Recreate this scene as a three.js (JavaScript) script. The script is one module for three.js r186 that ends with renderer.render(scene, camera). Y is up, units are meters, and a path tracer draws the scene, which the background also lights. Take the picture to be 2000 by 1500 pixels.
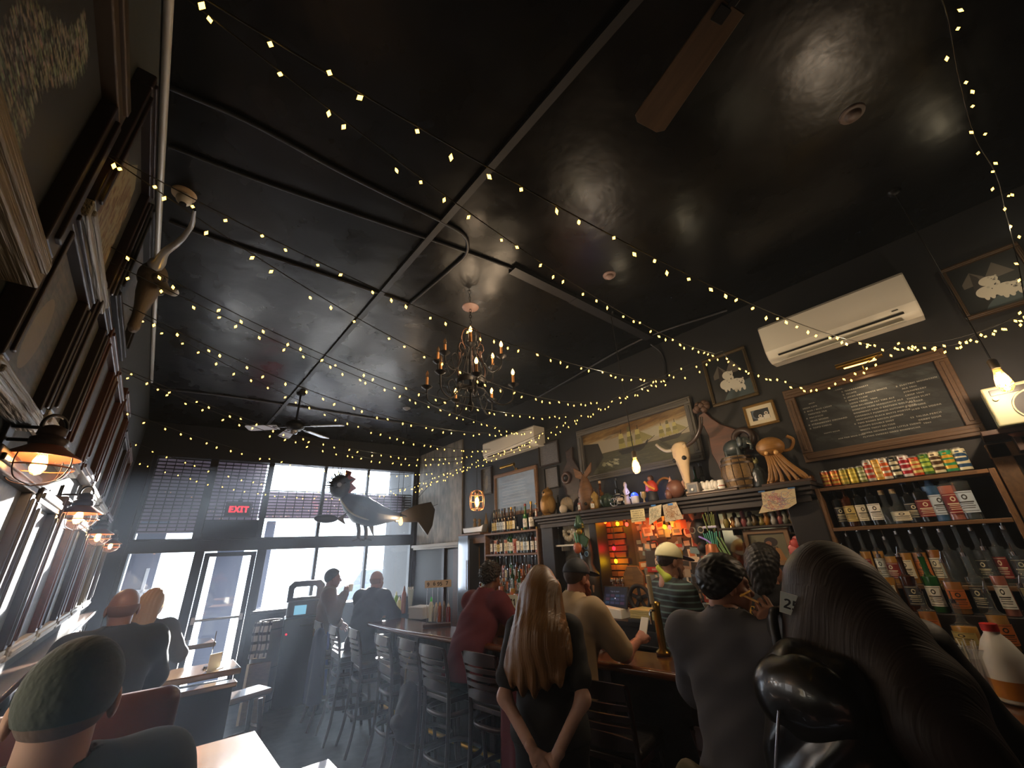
import * as THREE from 'three';
import { mergeGeometries } from 'three/addons/utils/BufferGeometryUtils.js';
import { RoundedBoxGeometry } from 'three/addons/geometries/RoundedBoxGeometry.js';

// ---------- camera, sky, sun, exposure ----------
const scene = new THREE.Scene();
const camera = new THREE.PerspectiveCamera(2 * Math.atan(750 / 770) * 180 / Math.PI, 2000 / 1500, 0.05, 200);
const D2R = Math.PI / 180, EYE = new THREE.Vector3(0, 1.8, 0);
camera.rotation.order = 'YXZ';
camera.position.copy(EYE);
camera.rotation.set(22.95 * D2R, -41.4 * D2R, -2.7 * D2R);
camera.updateMatrixWorld(true);
const renderer = new THREE.WebGLRenderer({ antialias: true });
renderer.toneMapping = THREE.LinearToneMapping;
renderer.toneMappingExposure = 1.0;
renderer.shadowMap.enabled = true;
scene.background = new THREE.Color(0.78, 0.89, 1.0);
scene.backgroundIntensity = 7;
const sun = new THREE.DirectionalLight(new THREE.Color(1.0, 0.97, 0.93), 105);
sun.name = 'sun';
sun.position.set(2.2 + 8.4, 1.2 + 4.8, -4 - 20);
sun.target.position.set(2.2, 1.2, -4);
sun.castShadow = true; sun.shadow.radius = 1; sun.shadow.mapSize.set(2048, 2048);
Object.assign(sun.shadow.camera, { left: -9, right: 9, top: 8, bottom: -8, near: 1, far: 60 });
scene.add(sun, sun.target);
scene.fog = new THREE.FogExp2(new THREE.Color(0.66, 0.8, 1.0), 0.008);  // thin haze added to give the bluish veil around the windows

// ---------- helpers ----------
let seed = 7;
const rnd = () => { seed = (seed * 1664525 + 1013904223) >>> 0; return seed / 4294967296; };
const rr = (a, b) => a + (b - a) * rnd();
const V = (x, y, z) => new THREE.Vector3(x, y, z);
const used = new Map();
function numbered(n) { const k = used.get(n) || 0; used.set(n, k + 1); return k ? n + '_' + String(k).padStart(3, '0') : n; }
// where the sight line through a pixel of the survey photograph meets a plane of the room
function ray(px, py) { return V((px - 1000) / 770, -(py - 750) / 770, -1).applyEuler(camera.rotation); }
const meet = (px, py, ax, w) => { const d = ray(px, py), t = (w - EYE[ax]) / d[ax]; return EYE.clone().addScaledVector(d, t); };
const onX = (px, py, x) => meet(px, py, 'x', x), onY = (px, py, y) => meet(px, py, 'y', y), onZ = (px, py, z) => meet(px, py, 'z', z);
const RW = 4.0, LW = -0.45, H = 3.95;           // right wall, left wall, ceiling
const FA = -7.6 * D2R, FP = V(2, 0, -8), FU = V(Math.cos(FA), 0, -Math.sin(FA)), FN = V(-FU.z, 0, FU.x); // street front: a slightly skewed wall; FN points into the room
function onF(px, py, off = 0) { const d = ray(px, py), p0 = FP.clone().addScaledVector(FN, off), t = FN.dot(p0.sub(EYE)) / FN.dot(d); return EYE.clone().addScaledVector(d, t); }
const Fu = (p) => p.clone().sub(FP).dot(FU);
function thing(name, label, category, pos = [0, 0, 0], ry = 0, group) {
  const o = new THREE.Group(); o.name = numbered(name); o.position.set(...(pos.isVector3 ? pos.toArray() : pos)); o.rotation.y = ry;
  o.userData = { label, category }; if (group) o.userData.group = group; scene.add(o); return o;
}
function tag(o, label, category, group) { Object.assign(o.userData, { label, category }); if (group) o.userData.group = group; return o; }
const merge = (gs) => { gs = [].concat(gs); if (gs.length === 1) return gs[0]; gs = gs.map((g) => { g = g.index ? g.toNonIndexed() : g; for (const k of Object.keys(g.attributes)) if (!['position', 'normal', 'uv'].includes(k)) g.deleteAttribute(k); if (!g.attributes.uv) g.setAttribute('uv', new THREE.BufferAttribute(new Float32Array(g.attributes.position.count * 2), 2)); return g; }); return mergeGeometries(gs); };
function mesh(name, geos, mat, parent, pos, rot) {
  const m = new THREE.Mesh(merge(geos), mat); m.name = parent && parent !== scene ? name : numbered(name); m.castShadow = m.receiveShadow = true;
  if (pos) m.position.set(...(pos.isVector3 ? pos.toArray() : pos)); if (rot) m.rotation.set(...rot);
  (parent || scene).add(m); return m;
}
function struct(name, geos, mat, parent) { const m = mesh(name, geos, mat, parent); if (!parent) m.userData.kind = 'structure'; return m; }
const tr = (g, x = 0, y = 0, z = 0) => g.translate(x, y, z);
function box(w, h, d, x = 0, y = 0, z = 0, r = 0.004, seg = 1) { const k = Math.min(r, w / 2.1, h / 2.1, d / 2.1); return (k > 0.0005 ? new RoundedBoxGeometry(w, h, d, seg, k) : new THREE.BoxGeometry(w, h, d)).translate(x, y, z); }
const cyl = (r1, r2, h, x = 0, y = 0, z = 0, s = 16) => new THREE.CylinderGeometry(r1, r2, h, s).translate(x, y, z);
const sph = (r, x = 0, y = 0, z = 0, s = 14, sx = 1, sy = 1, sz = 1) => new THREE.SphereGeometry(r, s, Math.max(6, s * 0.7 | 0)).scale(sx, sy, sz).translate(x, y, z);
const lathe = (pts, s = 20) => new THREE.LatheGeometry(pts.map((p) => new THREE.Vector2(p[0], p[1])), s);
const vv = (p) => p.isVector3 ? p : V(...p);
function tube(pts, r, seg = 24, rs = 6, closed = false) { return new THREE.TubeGeometry(new THREE.CatmullRomCurve3(pts.map(vv), closed), seg, r, rs, closed); }
function bar(a, b, r, s = 6, r2 = r) { a = vv(a); b = vv(b); const d = b.clone().sub(a), l = d.length(); const g = new THREE.CylinderGeometry(r2, r, l, s); g.applyQuaternion(new THREE.Quaternion().setFromUnitVectors(V(0, 1, 0), d.normalize())); return g.translate((a.x + b.x) / 2, (a.y + b.y) / 2, (a.z + b.z) / 2); }
function beam(a, b, w, h) { a = vv(a); b = vv(b); const d = b.clone().sub(a), l = d.length(); const m = new THREE.Matrix4().lookAt(a, b, V(0, 1, 0)); return new THREE.BoxGeometry(w, h, l).applyMatrix4(m).translate((a.x + b.x) / 2, (a.y + b.y) / 2, (a.z + b.z) / 2); }
function ext(pts, depth, bevel = 0.004, holes) {
  const s = new THREE.Shape(pts.map((p) => new THREE.Vector2(p[0], p[1]))); for (const h of holes || []) s.holes.push(new THREE.Path(h.map((p) => new THREE.Vector2(p[0], p[1]))));
  return new THREE.ExtrudeGeometry(s, { depth, bevelEnabled: bevel > 0, bevelSize: bevel, bevelThickness: bevel, bevelSegments: 1, curveSegments: 8, steps: 1 });
}
const lin = (hex) => new THREE.Color(hex);
const mats = new Map();
function M(hex, rough = 0.6, metal = 0, o = {}) {
  const k = [hex, rough, metal, JSON.stringify(o, (q, v) => v && v.isTexture ? v.uuid : v)].join();
  if (!mats.has(k)) { const phys = ['transmission', 'clearcoat', 'sheen', 'specularIntensity', 'ior', 'thickness'].some((q) => q in o); const m = new (phys ? THREE.MeshPhysicalMaterial : THREE.MeshStandardMaterial)({ color: lin(hex), roughness: rough, metalness: metal, ...o }); mats.set(k, m); }
  return mats.get(k);
}
function glow(hex, s) { return M('#000000', 1, 0, { emissive: lin(hex), emissiveIntensity: s }); }
// ---------- procedural textures ----------
function hash2(x, y, s) { let h = Math.imul(x | 0, 374761393) ^ Math.imul(y | 0, 668265263) ^ Math.imul(s | 0, 2147483647 - 40503); h = Math.imul(h ^ (h >>> 13), 1274126177); return ((h ^ (h >>> 16)) >>> 0) / 4294967296; }
function vnoise(x, y, p, s) { const xi = Math.floor(x), yi = Math.floor(y), fx = x - xi, fy = y - yi, u = fx * fx * (3 - 2 * fx), v = fy * fy * (3 - 2 * fy), w = (a) => ((a % p) + p) % p; const a = hash2(w(xi), w(yi), s), b = hash2(w(xi + 1), w(yi), s), c = hash2(w(xi), w(yi + 1), s), d = hash2(w(xi + 1), w(yi + 1), s); return a + (b - a) * u + (c - a) * v + (a - b - c + d) * u * v; }
function fbm(x, y, p, s, o = 4) { let t = 0, a = 0.5, n = 0; for (let i = 0; i < o; i++) { t += a * vnoise(x, y, p, s + i); n += a; x *= 2; y *= 2; p *= 2; a *= 0.5; } return t / n; }
function dtex(n, m, f, srgb, rep = 1) {
  const d = new Uint8Array(n * m * 4);
  for (let j = 0; j < m; j++) for (let i = 0; i < n; i++) { const c = f(i / n, j / m), k = (j * n + i) * 4; for (let q = 0; q < 3; q++) d[k + q] = Math.max(0, Math.min(255, 255 * (c.length ? c[q] : c))); d[k + 3] = 255; }
  const t = new THREE.DataTexture(d, n, m); t.wrapS = t.wrapT = THREE.RepeatWrapping; t.magFilter = THREE.LinearFilter; t.minFilter = THREE.LinearMipmapLinearFilter; t.generateMipmaps = true; if (srgb) t.colorSpace = THREE.SRGBColorSpace; t.repeat.set(rep, rep); t.needsUpdate = true; return t;
}
function canvasTex(w, h, draw) { const c = document.createElement('canvas'); c.width = w; c.height = h; draw(c.getContext('2d'), w, h); const t = new THREE.CanvasTexture(c); t.colorSpace = THREE.SRGBColorSpace; return t; }
const mixc = (a, b, t) => a.map((v, i) => v + (b[i] - v) * t);
const T = {
  bump: dtex(256, 256, (u, v) => fbm(u * 8, v * 8, 8, 3, 5), false),
  rough: dtex(256, 256, (u, v) => 0.55 + 0.45 * fbm(u * 6, v * 6, 6, 9, 4), false),
  wood: dtex(256, 256, (u, v) => { const g = fbm(u * 3 + 0.4 * fbm(u * 4, v * 4, 4, 5), v * 24, 24, 21, 4), f = fbm(u * 8, v * 96, 96, 31, 2); const t = 0.65 * g + 0.35 * f; return mixc([0.55, 0.55, 0.55], [1, 1, 1], t); }, true),
  floor: dtex(512, 512, (u, v) => { const a = fbm(u * 4, v * 4, 4, 41, 5), b = fbm(u * 24, v * 24, 24, 51, 3); const t = 0.6 * a + 0.4 * b; return mixc([0.30, 0.31, 0.33], [0.62, 0.62, 0.62], t); }, true),
  leather: dtex(128, 128, (u, v) => fbm(u * 24, v * 24, 24, 61, 2), false),
  strand: dtex(256, 64, (u, v) => fbm(u * 48, v * 2 + 0.3 * Math.sin(u * 40), 48, 81, 3), false),
  canvas: dtex(128, 128, (u, v) => 0.5 + 0.25 * Math.sin(u * 128 * Math.PI) * Math.sin(v * 128 * Math.PI) + 0.25 * fbm(u * 8, v * 8, 8, 71, 3), false),
};
const uvm = (g, s = 1) => { // box-mapped uv in metres
  const p = g.attributes.position, n = g.attributes.normal, uv = new Float32Array(p.count * 2);
  for (let i = 0; i < p.count; i++) { const ax = Math.abs(n.getX(i)), ay = Math.abs(n.getY(i)), az = Math.abs(n.getZ(i)); let a, b; if (ay >= ax && ay >= az) { a = p.getX(i); b = p.getZ(i); } else if (ax >= az) { a = p.getZ(i); b = p.getY(i); } else { a = p.getX(i); b = p.getY(i); } uv[2 * i] = a / s; uv[2 * i + 1] = b / s; }
  g.setAttribute('uv', new THREE.BufferAttribute(uv, 2)); return g;
};
const C = {
  ceil: M('#0a0b0d', 0.38, 0, { specularIntensity: 0.45, bumpMap: T.bump, bumpScale: 0.004, roughnessMap: T.rough }),
  blackwall: M('#161617', 0.62, 0, { bumpMap: T.bump, bumpScale: 0.002 }),
  leftwall: M('#34342b', 0.75, 0, { bumpMap: T.bump, bumpScale: 0.002 }),
  floor: M('#b4bccb', 0.45, 0, { map: T.floor, bumpMap: T.bump, bumpScale: 0.001 }),
  blackpaint: M('#1b1b1e', 0.5), frontpaint: M('#1c1d21', 0.55),
  darkwood: M('#3a2216', 0.4, 0, { map: T.wood }), redwood: M('#5a2f1b', 0.38, 0, { map: T.wood }), tanwood: M('#a9784a', 0.5, 0, { map: T.wood }), stool: M('#33180f', 0.36, 0, { map: T.wood, clearcoat: 0.3, clearcoatRoughness: 0.3 }),
  barwood: M('#6a3d1f', 0.25, 0, { map: T.wood, clearcoat: 0.6, clearcoatRoughness: 0.15 }),
  iron: M('#191512', 0.45, 0.6), blackmetal: M('#111114', 0.4, 0.5), steel: M('#b9b9bb', 0.3, 1), brass: M('#b08a3e', 0.3, 1), chrome: M('#d5d5d8', 0.15, 1),
  gold: M('#a8813f', 0.4, 0.7), white: M('#e6e2d6', 0.5), paper: M('#d8d2bd', 0.8), glass: M('#ffffff', 0.02, 0, { transmission: 1, thickness: 0, ior: 1.5 }),
  skin: M('#b98b72', 0.55), skin2: M('#8a5a42', 0.55), black: M('#0d0d0e', 0.6), cable: M('#15130f', 0.6), bone: M('#b9a17c', 0.7, 0, { bumpMap: T.bump, bumpScale: 0.004 }),
};
// ---------- the room ----------
const FL = Fu(V(LW, 0, FP.z + (LW - FP.x) / FU.x * FU.z)), FR = (RW - FP.x) / FU.x;   // ends of the street front along FU
const BZ = 4.2;
struct('floor', uvm(box(RW - LW + 0.6, 0.2, 13.4, (RW + LW) / 2, -0.1, -2.4, 0), 1.6), C.floor);
struct('ceiling', uvm(box(RW - LW + 0.6, 0.2, 13.4, (RW + LW) / 2, H + 0.1, -2.4, 0), 1.3), C.ceil);
struct('wall_right', uvm(box(0.2, H, 13.4, RW + 0.1, H / 2, -2.4, 0), 1.1), C.blackwall);
struct('wall_left', uvm(box(0.2, H, 13.4, LW - 0.1, H / 2, -2.4, 0), 1.1), C.leftwall);
struct('wall_back', uvm(box(RW - LW + 0.6, H, 0.2, (RW + LW) / 2, H / 2, BZ, 0), 1.1), C.blackwall);
// street front, in its own axes: u along the wall, y up, z out into the room
const front = new THREE.Group(); front.name = 'wall_front'; front.userData.kind = 'structure'; front.position.copy(FP); front.rotation.y = FA; scene.add(front);
const fu = (px, py) => { const p = onF(px, py); return [Fu(p), p.y]; };
const FTOP = fu(560, 908)[1], TRB = 2.0, TRT = 2.16, SILL = 1.12;
const u0 = FL, u1 = FR, uA = fu(279, 980)[0], uM1 = fu(400, 985)[0], uM2 = fu(517, 985)[0], uM3 = fu(627, 985)[0], uM4 = fu(716, 960)[0], uE = fu(806, 990)[0];
const uD1 = fu(385, 1100)[0], uD2 = fu(507, 1100)[0], uL3 = fu(613, 1110)[0], uL4 = fu(711, 1110)[0];
const fb = (a, b, y0, y1, d = 0.12, z = 0) => box(b - a, y1 - y0, d, (a + b) / 2, (y0 + y1) / 2, z, 0.006);
struct('header', [fb(u0, u1, FTOP, H, 0.2)], C.frontpaint, front);
struct('pier', [fb(u0, uA - 0.02, 0, FTOP, 0.2)], C.frontpaint, front);
struct('pier', [fb(uE + 0.02, u1 + 0.05, 0, FTOP, 0.2)], C.frontpaint, front);
struct('transom', [fb(uA, uE, TRB, TRT, 0.16), fb(uA, uE, TRT, TRT + 0.03, 0.22)], C.frontpaint, front);
for (const [u, w, y0, y1] of [[uM1, 0.11, TRT, FTOP], [uM2, 0.08, TRT, FTOP], [uM3, 0.05, TRT, FTOP], [uD1, 0.12, 0, TRB], [uD2, 0.13, 0, TRB], [uL3, 0.05, SILL, TRB], [uL4, 0.05, SILL, TRB], [uA, 0.06, 0, FTOP], [uE, 0.07, 0, FTOP]]) struct('mullion', fb(u - w / 2, u + w / 2, y0, y1, 0.14), C.frontpaint, front);
struct('mullion', fb(uM4 - 0.02, uM4 + 0.02, 2.85, FTOP, 0.1), C.frontpaint, front);
struct('wainscot', [fb(uD2, uE, 0, SILL - 0.04, 0.16)], C.frontpaint, front);
struct('sill', [fb(uD2, uE, SILL - 0.05, SILL, 0.34, 0.06)], C.frontpaint, front);
struct('kick_rail', [fb(uA, uD1, 0, 0.35, 0.12)], C.frontpaint, front);
// panes
let wn = 0;
function pane(a, b, y0, y1) { const g = struct('pane', fb(a, b, y0, y1, 0.008, -0.02), C.glass, front); g.castShadow = false; return g; }
for (const [a, b, y0, y1] of [[uA, uM1, TRT, FTOP], [uM1, uM2, TRT, FTOP], [uM2, uM3, TRT, FTOP], [uM3, uE, TRT, FTOP], [uA, uD1, 0.35, TRB], [uD2, uL3, SILL, TRB], [uL3, uL4, SILL, TRB], [uL4, uE, SILL, TRB]]) pane(a, b, y0, y1);
// the glazed door
{ const d = new THREE.Group(); d.name = 'door_1'; d.userData.kind = 'structure'; d.position.copy(front.position); d.rotation.copy(front.rotation); scene.add(d);
  const a = uD1 + 0.07, b = uD2 - 0.07;
  struct('door_frame', [fb(a, a + 0.07, 0.03, TRB - 0.02, 0.05), fb(b - 0.07, b, 0.03, TRB - 0.02, 0.05), fb(a, b, TRB - 0.08, TRB - 0.02, 0.05), fb(a, b, 0.03, 0.26, 0.05)], C.frontpaint, d);
  struct('pane', fb(a + 0.06, b - 0.06, 0.25, TRB - 0.07, 0.008), C.glass, d);
  struct('push_bar', [bar([a + 0.04, 1.06, 0.07], [b - 0.04, 1.06, 0.07], 0.018), box(0.05, 0.09, 0.07, b - 0.05, 1.06, 0.05), box(0.05, 0.09, 0.07, a + 0.05, 1.06, 0.05)], C.steel, d);
}
// wire grilles behind the upper panes and the corrugated awning box that closes them from outside
function grille(name, label, a, b, y0, y1, dx = 0.055, dy = 0.055) {
  const t = thing(name, label, 'window grille', front.position.toArray(), front.rotation.y);
  const nx = Math.round((b - a) / dx), ny = Math.round((y1 - y0) / dy);
  for (let j = 0; j <= ny; j++) mesh('bar', new THREE.BoxGeometry(b - a, 0.016, 0.01).translate((a + b) / 2, y0 + (y1 - y0) * j / ny, 0.03), C.blackmetal, t);
  for (let i = 0; i <= nx; i++) mesh('rod', new THREE.BoxGeometry(0.012, y1 - y0, 0.008).translate(a + (b - a) * i / nx, (y0 + y1) / 2, 0.022), C.blackmetal, t);
}
grille('window_grille', 'fine black wire grille over the upper window left of the exit sign', uA + 0.03, uM1 - 0.05, TRT + 0.14, FTOP - 0.02, 0.11, 0.055);
grille('window_grille', 'black wire grille over the upper window behind the exit sign', uM1 + 0.05, uM2 - 0.04, TRT + 0.3, FTOP - 0.02, 0.11, 0.055);
grille('window_grille', 'black wire grille across the middle of the upper window right of the exit sign', uM2 + 0.04, uM3 - 0.02, 2.5, 2.95, 0.14, 0.05);
grille('window_grille', 'black wire grille across the upper window behind the hanging fish-tailed creature', uM3 + 0.03, uE - 0.05, 2.5, 2.95, 0.14, 0.05);
struct('sign_band', [fb(uM1 + 0.05, uM2 - 0.04, TRT, TRT + 0.3, 0.06, -0.02)], C.frontpaint, front);
// ---------- outside ----------
{ const s = M('#b9b6b0', 0.85, 0, { bumpMap: T.bump, bumpScale: 0.004 });
  const o = new THREE.Group(); o.name = 'street'; o.userData.kind = 'structure'; scene.add(o);
  mesh('sidewalk', uvm(box(22, 0.15, 4.2, 2, -0.08, -10.9, 0.02)), s, o);
  mesh('road', uvm(box(22, 0.1, 7, 2, -0.2, -16.5, 0)), M('#6d6e72', 0.9), o);
  // the shed of boards and posts that stands before the front
  const shed = new THREE.Group(); shed.name = 'street_shed'; shed.userData.kind = 'structure'; shed.position.copy(FP); shed.rotation.y = FA; scene.add(shed);
  const sb = M('#6e6578', 0.8), post = M('#56607a', 0.7), zo = -0.62, k = 1.078, Y = (y) => 1.8 + (y - 1.8) * k;
  for (let i = 0; i < 11; i++) { const y0 = Y(2.28), y1 = Y(FTOP + 0.15), d = (y1 - y0) / 11; mesh('board', box((uM2 - uA) * 1.02 + 0.1, d + 0.012, 0.03, (uA + uM2) / 2 - 0.12, y0 + d * (i + 0.5), zo - 0.008 * (i % 2), 0.003), sb, shed); }
  for (let i = 0; i < 5; i++) { const y0 = Y(2.5), y1 = Y(2.93), d = (y1 - y0) / 5; mesh('board', box(uE - uM2 + 0.5, d + 0.012, 0.03, (uM2 + uE) / 2 + 0.2, y0 + d * (i + 0.5), zo - 0.008 * (i % 2), 0.003), M('#7d7086', 0.8), shed); }
  const pu = (px, py) => { const p = onF(px, py, zo); return Fu(p); };
  for (const [a, b] of [[pu(408, 1150), pu(462, 1150)], [pu(236, 1150), pu(296, 1150)], [pu(497, 1150), pu(516, 1150)]]) mesh('post', box(b - a, 2.6, 0.12, (a + b) / 2, 1.2, zo - 0.05, 0.01), post, shed);
  mesh('post_rail', [box(0.5, 0.05, 0.04, pu(262, 1160), 1.48, zo + 0.03), box(0.04, 0.6, 0.04, pu(279, 1150), 1.5, zo + 0.03)], M('#aab4c4', 0.6), shed);
  // a parked car across the road
  const c = thing('parked_car', 'dark blue car parked across the road, washed out behind the right window', 'car', [7.6, -0.12, -17.6], 0.1), cb = M('#3a4a66', 0.3, 0.2);
  mesh('body', ext([[-2.1, 0.3], [2.1, 0.3], [2.15, 0.7], [1.9, 0.85], [1.2, 0.92], [-1.9, 0.95], [-2.1, 0.8]], 1.6, 0.05).translate(0, 0, -0.8), cb, c); mesh('cabin', ext([[-1.5, 0.93], [1.1, 0.92], [0.5, 1.42], [-1.1, 1.45]], 1.4, 0.05).translate(0, 0, -0.7), M('#1c2430', 0.15), c);
  for (const x of [-1.3, 1.35]) for (const z of [-0.75, 0.75]) mesh('wheel', new THREE.CylinderGeometry(0.33, 0.33, 0.2, 24).rotateX(Math.PI / 2).translate(x, 0.33, z), C.black, c);
}
// ---------- ceiling: battens, conduits, detectors ----------
const cy = (px, py, y = H - 0.012) => onY(px, py, y);
function conduit(label, pts, r, name = 'conduit', cat = 'conduit', mat = C.blackpaint) { tag(mesh(name, tube(pts.map((p) => cy(p[0], p[1], H - r * 1.05)), r, pts.length * 8, 8), mat), label, cat); }
conduit('black conduit across the ceiling that turns a corner toward the chandelier', [[330, 170], [480, 235], [660, 332], [780, 392], [862, 432], [908, 462], [912, 492], [880, 525], [797, 596]], 0.013);
conduit('straight black conduit crossing the ceiling below the bent conduit', [[330, 285], [500, 350], [700, 420], [900, 488], [1000, 524]], 0.011);
conduit('black conduit over the fan side of the ceiling ending at the conduit corner', [[330, 432], [380, 452], [600, 525], [796, 592]], 0.011);
conduit('pale grey conduit crossing the ceiling above the far fan', [[300, 758], [430, 772], [580, 794], [760, 822], [890, 842]], 0.013, 'conduit', 'conduit', M('#55565c', 0.35, 0.4));
conduit('thin conduit running along the bar side of the ceiling to the far wall', [[1420, 606], [1260, 660], [1100, 748], [940, 840]], 0.012, 'conduit', 'conduit', M('#3a3a3e', 0.4, 0.3));
tag(mesh('ceiling_batten', beam(V(1.06, H - 0.012, 2.5), V(1.06, H - 0.012, -7.9), 0.045, 0.024), C.blackpaint), 'long black batten running down the middle of the ceiling to the far fan', 'batten');
tag(mesh('ceiling_batten', [beam(cy(1000, 524), cy(1120, 583), 0.09, 0.05), beam(cy(1118, 582), cy(1268, 658), 0.1, 0.06)], C.blackpaint), 'thick black boxed batten on the ceiling right of the chandelier', 'batten');
tag(mesh('conduit', tube([onX(1268, 658, 3.9).setY(H - 0.014), onX(1292, 690, 3.97), onX(1302, 745, 3.97)], 0.012, 16, 8), C.blackpaint), 'black conduit dropping down the bar wall from the ceiling corner', 'conduit');
// pipe high on the left wall, window light put into its pale colour
tag(mesh('pipe', bar([LW + 0.02, H - 0.045, 3], [LW + 0.02, H - 0.045, -6.2], 0.017, 12), M('#b9b4a8', 0.35, 0.2)), 'pale pipe along the left wall just under the ceiling', 'pipe');
function disc(label, px, py, r, mat, cat = 'smoke detector', name = 'smoke_detector') { const p = onY(px, py, H), t = thing(name, label, cat, p); mesh('base', lathe([[0, -0.012], [r * 0.92, -0.012], [r, 0]], 24), mat, t); mesh('cap', lathe([[0, -0.036], [r * 0.45, -0.034], [r * 0.6, -0.022], [r * 0.66, -0.011]], 24), mat, t); return t; }
disc('small pinkish ceiling detector between the light strings and the air conditioner', 1190, 537, 0.055, M('#9a7f78', 0.5));
disc('dim brown ceiling detector in the dark near corner of the ceiling', 1664, 222, 0.06, M('#54423a', 0.5));
disc('small pale round ceiling vent left of the chandelier', 794, 797, 0.06, M('#8d8f96', 0.4), 'vent', 'ceiling_vent');
{ const p = onY(360, 378, H), t = thing('security_camera', 'tan dome security camera on the ceiling by the left wall', 'security camera', p); mesh('base', lathe([[0, -0.02], [0.06, -0.02], [0.065, 0]], 24), M('#b99f7e', 0.5), t); mesh('eye', sph(0.042, 0.01, -0.05, 0.01, 16), M('#d8d2c6', 0.3), t); mesh('lens', [cyl(0.018, 0.018, 0.02, 0.012, -0.09, 0.012)], M('#22262e', 0.1), t); }
// ---------- ceiling fans ----------
function fan(label, c, drop, R, angles, mBlade, mHub) {
  const t = thing('ceiling_fan', label, 'ceiling fan', [c.x, H, c.z]);
  mesh('canopy', lathe([[0.02, -0.06], [0.05, -0.05], [0.07, 0]], 20), mHub, t); mesh('rod', cyl(0.013, 0.013, drop - 0.05, 0, -drop / 2, 0, 10), mHub, t);
  mesh('motor', lathe([[0, -drop - 0.08], [0.07, -drop - 0.075], [0.115, -drop - 0.03], [0.12, -drop + 0.01], [0.07, -drop + 0.05], [0.02, -drop + 0.06]], 24), mHub, t);
  mesh('light_cap', lathe([[0, -drop - 0.13], [0.035, -drop - 0.12], [0.045, -drop - 0.08]], 20), M('#c8c8cc', 0.2, 0.8), t);
  for (const a of angles) {
    const g = new THREE.Group(); g.name = 'blade'; g.position.y = -drop - 0.02; g.rotation.y = a; t.add(g);
    const b = ext([[0.22, -0.055], [R - 0.02, -0.075], [R, -0.05], [R, 0.05], [R - 0.02, 0.075], [0.22, 0.055]], 0.006, 0.002); b.rotateX(Math.PI / 2 + 0.2);
    const bm = mesh('board', b, mBlade, g); bm.name = 'blade_board';
    mesh('blade_iron', [box(0.18, 0.008, 0.03, 0.16, -0.004, 0), box(0.05, 0.008, 0.08, 0.25, -0.006, 0)], mHub, g);
  }
  const ch = mesh('pull_chain', [bar([0.05, -drop - 0.08, 0.02], [0.055, -drop - 0.26, 0.02], 0.0025, 5), sph(0.008, 0.055, -drop - 0.265, 0.02, 8)], mHub, t);
  return t;
}
const fanC = V(1.09, H, -5.7);
{ const y = 3.47, hub = onY(577, 830, y), ang = [[475, 833], [650, 828], [648, 857], [540, 863]].map((p) => { const q = onY(p[0], p[1], y).sub(hub); return Math.atan2(-q.z, q.x); });
  fan('white-bladed ceiling fan hanging on a long rod before the street windows', hub, H - y, 0.62, ang, M('#c9ccd6', 0.35), C.blackmetal); }
{ const y = 3.5, t1 = onY(1262, 240, y), t2 = onY(1400, 40, y), d = t2.clone().sub(t1).normalize(), hub = t1.clone().addScaledVector(d, 0.66); const a0 = Math.atan2(-(t1.z - hub.z), t1.x - hub.x);
  fan('dark ceiling fan overhead with a brown blade reaching into view', hub, H - y, 0.66, [0, 1, 2].map((k) => a0 + k * Math.PI * 2 / 3), M('#6e5236', 0.45, 0, { map: T.wood }), C.blackmetal); }
// ---------- fairy lights ----------
const bulbG = new THREE.OctahedronGeometry(0.0078, 0).scale(0.85, 1.45, 0.85).translate(0, -0.011, 0), bulbM = glow('#ffc04d', 10), capG = cyl(0.0042, 0.0042, 0.012, 0, 0.006, 0, 6);
let bulbCount = 0;
function lightString(label, pts, n, lamp = 1, jit = 0.02) {
  const c = new THREE.CatmullRomCurve3(pts.map(vv)), t = thing('string_light', label, 'string lights', [0, 0, 0]);
  mesh('cable', [new THREE.TubeGeometry(c, Math.max(24, n * 2), 0.0026, 4), ], C.cable, t);
  for (let i = 0; i < n; i++) {
    const p = c.getPointAt(Math.min(1, Math.max(0, (i + 0.5 + rr(-0.3, 0.3)) / n))); const b = mesh('bulb', bulbG, bulbM, t, [p.x + rr(-jit, jit) * 0.6, p.y - 0.008 - rnd() * jit, p.z + rr(-jit, jit) * 0.6]); b.rotation.set(rr(-0.7, 0.7), 0, rr(-0.7, 0.7)); b.castShadow = false;
    if (lamp && bulbCount++ % 60 === 30) { const l = new THREE.PointLight(new THREE.Color(1, 0.82, 0.52), 0.13, 6, 2); l.position.copy(b.position); l.position.y -= 0.012; l.castShadow = true; l.shadow.radius = 0.3; l.name = 'string_bulb_light'; scene.add(l); }
  }
  return t;
}
const sag = (A, B, s, n = 9) => { const r = []; for (let i = 0; i <= n; i++) { const t = i / n, p = vv(A).clone().lerp(vv(B), t); p.y -= 4 * s * t * (1 - t); r.push(p); } return r; };
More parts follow.
